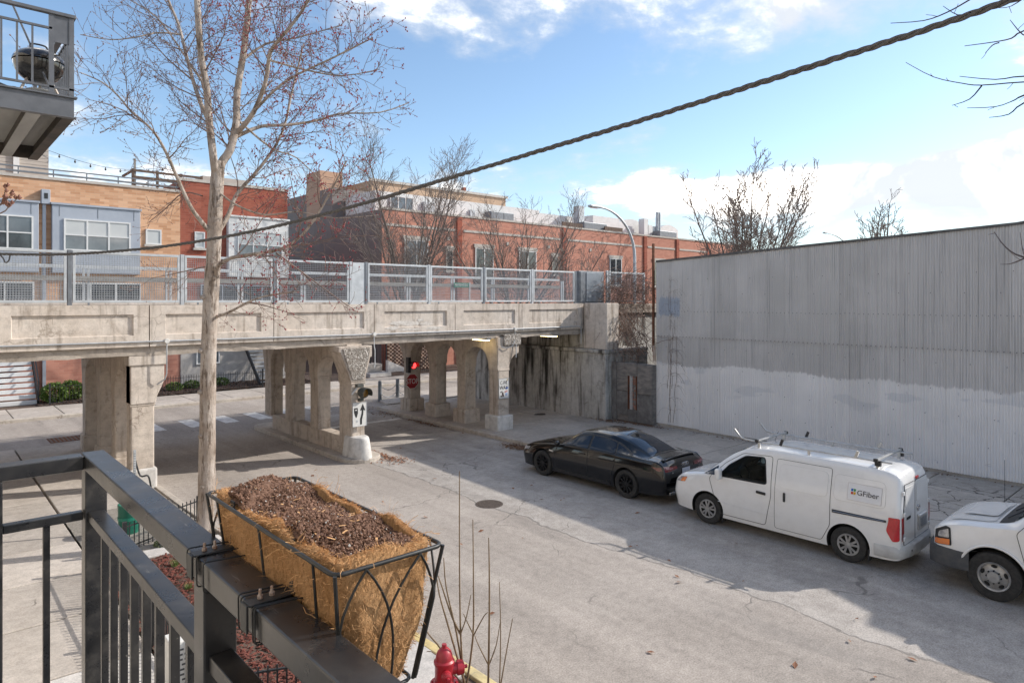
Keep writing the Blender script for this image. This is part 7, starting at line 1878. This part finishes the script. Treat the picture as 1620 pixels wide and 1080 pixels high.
for i in range(16): x = ux - .42 - i * .145; MB().box(x, x + .02, ya + .005, ya + .025, z1 + .116, zt - .221).build('baluster', STL, UB)
for i in range(20): y = ya + .2 + i * .15; MB().box(ux - .025, ux - .006, y, y + .018, z1 + .116, zt - .221).build('baluster', STL, UB)
MB().box(ux - .05, ux, yb - .05, yb, z1, zt).build('post', STL, UB)
MB().tube([at(14, -6, 8.55), at(79, 140, 8.25)], .012, 6).build('brace_rod', STL, UB)
g0 = at(62, 104, 8.45); gx_, gy_ = g0.x, g0.y; gz_ = z1 + .021
kg = thing('kettle_grill', 'black kettle barbecue on three legs on the upper balcony', 'grill', (gx_, gy_, gz_)); ENM = plain('black_enamel', (.012, .011, .01), (.03, .025, .02), .18, 0, 8, coat=.8); LEGM = plain('tan_leg', (.45, .4, .34), (.35, .3, .26), .4, .5)
zc = g0.z + .02; Rg = .275
MB().lathe([(Rg * math.sin(a), -Rg * .92 * math.cos(a)) for a in [math.radians(8 + 82 * i / 9) for i in range(10)]], 28, (gx_, gy_, zc), 'z').build('bowl', ENM, kg, smooth=50)
MB().lathe([(Rg * 1.03 * math.cos(a), .012 + Rg * .62 * math.sin(a)) for a in [math.radians(86 * i / 9) for i in range(10)]], 28, (gx_, gy_, zc), 'z').build('lid', ENM, kg, smooth=50)
MB().tube(smooth_path([V(gx_ - .09, gy_, zc + .18), V(gx_ - .08, gy_, zc + .235), V(gx_ + .06, gy_, zc + .235), V(gx_ + .09, gy_, zc + .18)], 4), .011, 6).build('lid_handle', BLACKP, kg)
MB().tube(smooth_path([V(gx_ + .26, gy_ - .05, zc - .02), V(gx_ + .33, gy_ - .06, zc - .02), V(gx_ + .33, gy_ + .06, zc - .02), V(gx_ + .26, gy_ + .05, zc - .02)], 4), .011, 6).build('side_handle', BLACKP, kg)
for a in (200, 330, 80):
    c, s_ = math.cos(math.radians(a)), math.sin(math.radians(a)); MB().tube([(gx_ + .13 * c, gy_ + .13 * s_, zc - .2), (gx_ + .27 * c, gy_ + .27 * s_, gz_ + .03)], .015, 8).build('leg', LEGM, kg)
    if a != 330: MB().lathe([(.075, -.018), (.082, -.01), (.082, .01), (.075, .018)], 18, (gx_ + .28 * c, gy_ + .28 * s_, gz_ + .083), 'y').build('wheel', BLACKP, kg, smooth=40)
MB().lathe([(.15, 0), (.16, .01), (.15, .02)], 20, (gx_, gy_, zc - .36), 'z').build('ash_pan', ALU, kg)
q = at(14, 138, 8.5); cb = thing('storage_bag', 'grey bag with red striped flap on the upper balcony floor', 'bag', (q.x, q.y, gz_))
mb = MB(); mb.obox((q.x, q.y, gz_ + .13), (.2, 0, -.06), (0, .14, 0), (.03, 0, .1)); mb.build('bag', GTRIM, cb, bev=.05)
MB().obox((q.x + .2, q.y - .1, gz_ + .06), (.06, 0, -.01), (0, .05, 0), (0, 0, .05)).build('flap', WHITE, cb, bev=.01); MB().obox((q.x + .2, q.y - .152, gz_ + .06), (.02, 0, 0), (0, .003, 0), (0, 0, .048)).build('stripe', REDP, cb)
